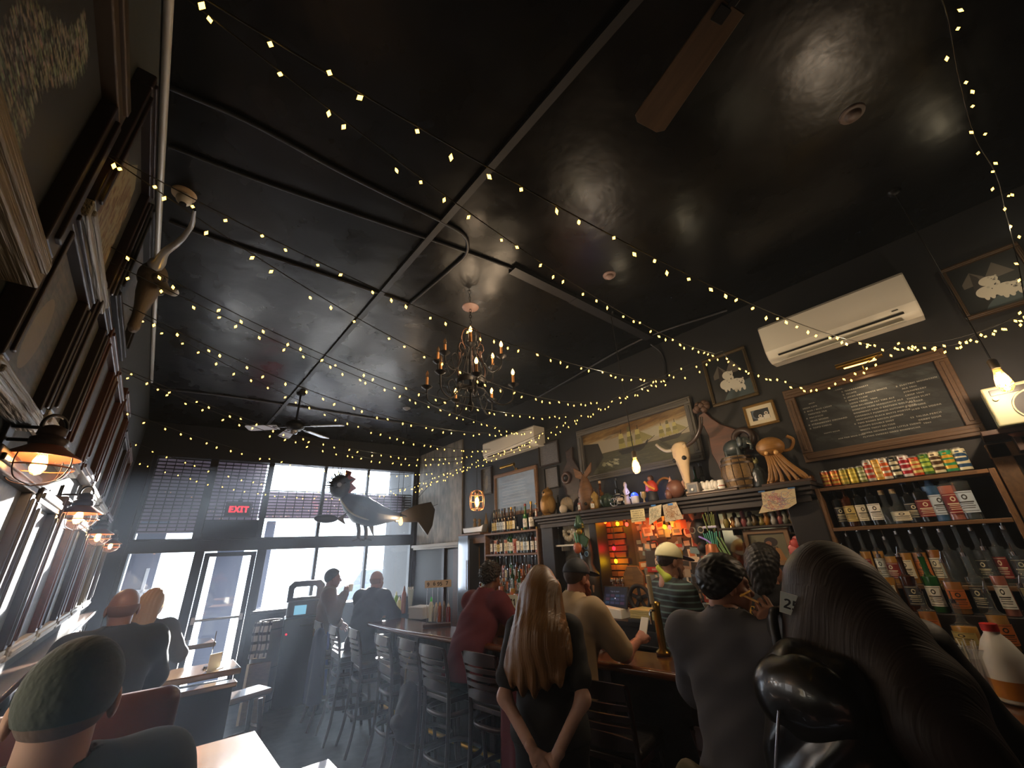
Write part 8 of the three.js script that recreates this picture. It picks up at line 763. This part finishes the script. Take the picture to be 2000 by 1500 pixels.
// 11 man in the grey sweatshirt
{ const p = person('man in a grey sweatshirt seen from behind, raising fries to his mouth', { pos: [1.98, 0, -0.93], yaw: FX + 0.02, J: Q(0.82, 0.1, { head: [0, 1.605, 0.12], neck: [0, 1.465, 0.05], shL: [0.205, 1.4, 0.05], shR: [-0.205, 1.4, 0.05], elL: [0.28, 1.16, 0.2], wrL: [0.12, 1.15, 0.42], elR: [-0.31, 1.22, 0.1], wrR: [-0.2, 1.44, 0.04] }), cell: 0.012, headCell: 0.0045, top: M('#4a4a50', 0.9, 0, { sheen: 0.3, sheenColor: lin('#8a8a98'), sheenRoughness: 0.6, bumpMap: T.canvas, bumpScale: 0.0008 }), topName: 'sweatshirt', sleeve: 2, loose: 0.024, build: 1.16, skin: M('#9a6a52', 0.55), headYaw: -0.75, headPitch: 0.06, bottom: M('#14141a', 0.8), handR: { dir: [0.3, 0.92, -0.05], normal: [-0.5, 0.1, -0.85], side: -1, curl: [0.55, 0.75, 0.95, 1.1], thumb: 0.1, h: 0.004 } });
  hairShort(p, M('#0c0a0a', 0.45), { th: 0.02, noise: 0.004, fr: 110, h: 0.0045, nape: -0.07, brow: 0.05, front: 0.06 });
  const f = thing('fries', 'two golden fries pinched in the raised fingers of the man in grey', 'fries', V(-0.135, 1.575, 0.05).applyAxisAngle(V(0, 1, 0), FX).add(V(1.98, 0, -0.93))); f.rotation.y = FX; mesh('fry', box(0.008, 0.008, 0.075, 0.03, 0.02, 0.0, 0.002).rotateY(1.1).rotateZ(-0.4), M('#c9922e', 0.5), f); mesh('fry', box(0.008, 0.008, 0.08, 0.025, -0.008, 0.0, 0.002).rotateY(1.3).rotateZ(0.35), M('#b9822a', 0.5), f); }
// 12 woman with long dark hair and a black leather backpack
{ const p = person('woman with long dark red-brown hair and black leather jacket at the right, back turned', { pos: [2.03, 0, -0.5], yaw: FX - 0.12, J: S(1.76, { elR: [-0.3, 1.14, 0.06], wrR: [-0.2, 1.1, 0.3], elL: [0.3, 1.14, 0.06], wrL: [0.2, 1.1, 0.3] }), cell: 0.013, headCell: 0.006, top: M('#080809', 0.6), topName: 'jacket', sleeve: 2, loose: 0.03, build: 1.2, fold: 0.006, skin: M('#8a5f4a', 0.55), headYaw: -0.15, bottom: M('#0c0c10', 0.8), hem: 0.1 });
  onHead(p, 'hair', net([ell([0, 0.035, -0.02], [0.094, 0.108, 0.112]), cap([0, -0.02, -0.07], [0.02, -0.32, -0.17], 0.1, 0.13), cap([-0.05, -0.02, -0.06], [-0.2, -0.36, -0.15], 0.085, 0.12), cap([0.05, -0.02, -0.05], [0.12, -0.36, -0.15], 0.08, 0.1), cap([-0.08, -0.12, -0.08], [-0.32, -0.5, -0.15], 0.1, 0.08), cap([-0.06, -0.02, -0.02], [-0.22, -0.28, -0.05], 0.09, 0.09)], 0.08, 0.0065, { grow: 0.008, pad: 0.02, mod: (v, x, y, z) => { if (v < 0.03) v += 0.004 * Math.sin(x * 31 + y * 9 + z * 20) * Math.sin(y * 13 + x * 8); return Math.max(v, Math.min((z - 0.05) * 0.8 - (y - 0.07), z + 0.0)); } }), M('#1d0e0a', 0.6, 0, { bumpMap: T.strand, bumpScale: 0.0016 }));
  const toW = (q) => V(...q).applyAxisAngle(V(0, 1, 0), FX - 0.12).add(V(2.03, 0, -0.5));
  const b = thing('leather_backpack', 'glossy black leather backpack worn by the woman at the right', 'backpack', toW([0.05, 1.2, -0.27]), FX - 0.12); mesh('bag', net([cap([-0.08, 0.15, 0], [-0.11, -0.3, -0.02], 0.08, 0.11), cap([0.08, 0.15, 0], [0.11, -0.3, -0.02], 0.08, 0.11), cap([0, 0.18, 0], [0, -0.32, -0.04], 0.09, 0.12)], 0.09, 0.011, { mod: (v, x, y, z) => v < 0.05 ? v + 0.008 * Math.sin(x * 38 + y * 16 + 2 * Math.sin(y * 14)) : v }), M('#0b0b0c', 0.3, 0, { clearcoat: 0.5, clearcoatRoughness: 0.25 }), b); mesh('flap', net([ell([0, 0.12, -0.06], [0.16, 0.13, 0.08])], 0.02, 0.011), M('#0d0d0e', 0.28, 0, { clearcoat: 0.5 }), b); for (const s of [-1, 1]) mesh('strap', tube([[s * 0.1, 0.2, 0.04], [s * 0.12, 0.34, 0.12], [s * 0.13, 0.3, 0.24]], 0.016, 14, 7), C.black, b); mesh('zipper', tube([[0.05, 0.1, -0.145], [0.1, -0.05, -0.15], [0.16, -0.22, -0.13]], 0.005, 20, 5), C.steel, b);
  const c = onX(1546, 1181, 1.86), n = thing('number_card', 'square white card numbered 25 in front of the woman at the right', 'number card', c, -FX + 0.25); n.rotation.order = 'YXZ'; n.rotation.z = -0.3; mesh('card', box(0.072, 0.072, 0.003, 0, 0, 0, 0), C.white, n); mesh('number', new THREE.PlaneGeometry(0.07, 0.07).translate(0, 0, 0.002), P(numCard('25', '#c4ccc6'), 0.7), n); mesh('clip', [box(0.03, 0.02, 0.012, 0.03, -0.045, 0)], C.black, n); }
// padded chair back beside the nearest man
{ const r = onZ(333, 1400, -1.75), top = onZ(312, 1338, -1.75).y, t = thing('padded_chair', 'chair with a rounded maroon padded back between the nearest man and the sunlit table', 'chair', [r.x - 0.2, 0, -1.72], Math.PI); mesh('backrest', [box(0.42, 0.5, 0.07, 0, top - 0.25, 0, 0.034, 4)], M('#4a2a26', 0.35), t); mesh('seat', box(0.44, 0.08, 0.42, 0, top - 0.6, 0.22, 0.03, 3), M('#8a6a48', 0.5), t); mesh('lower_back', box(0.4, 0.22, 0.05, 0, top - 0.48, 0.0, 0.02, 2), M('#9a7a50', 0.45), t); for (const a of [-1, 1]) for (const b of [0.04, 0.4]) mesh('leg', cyl(0.018, 0.014, top - 0.62, a * 0.19, (top - 0.62) / 2, b, 8), C.darkwood, t); }
for (const m of mats.values()) m.side = m.transmission ? THREE.FrontSide : m.side;
renderer.render(scene, camera);
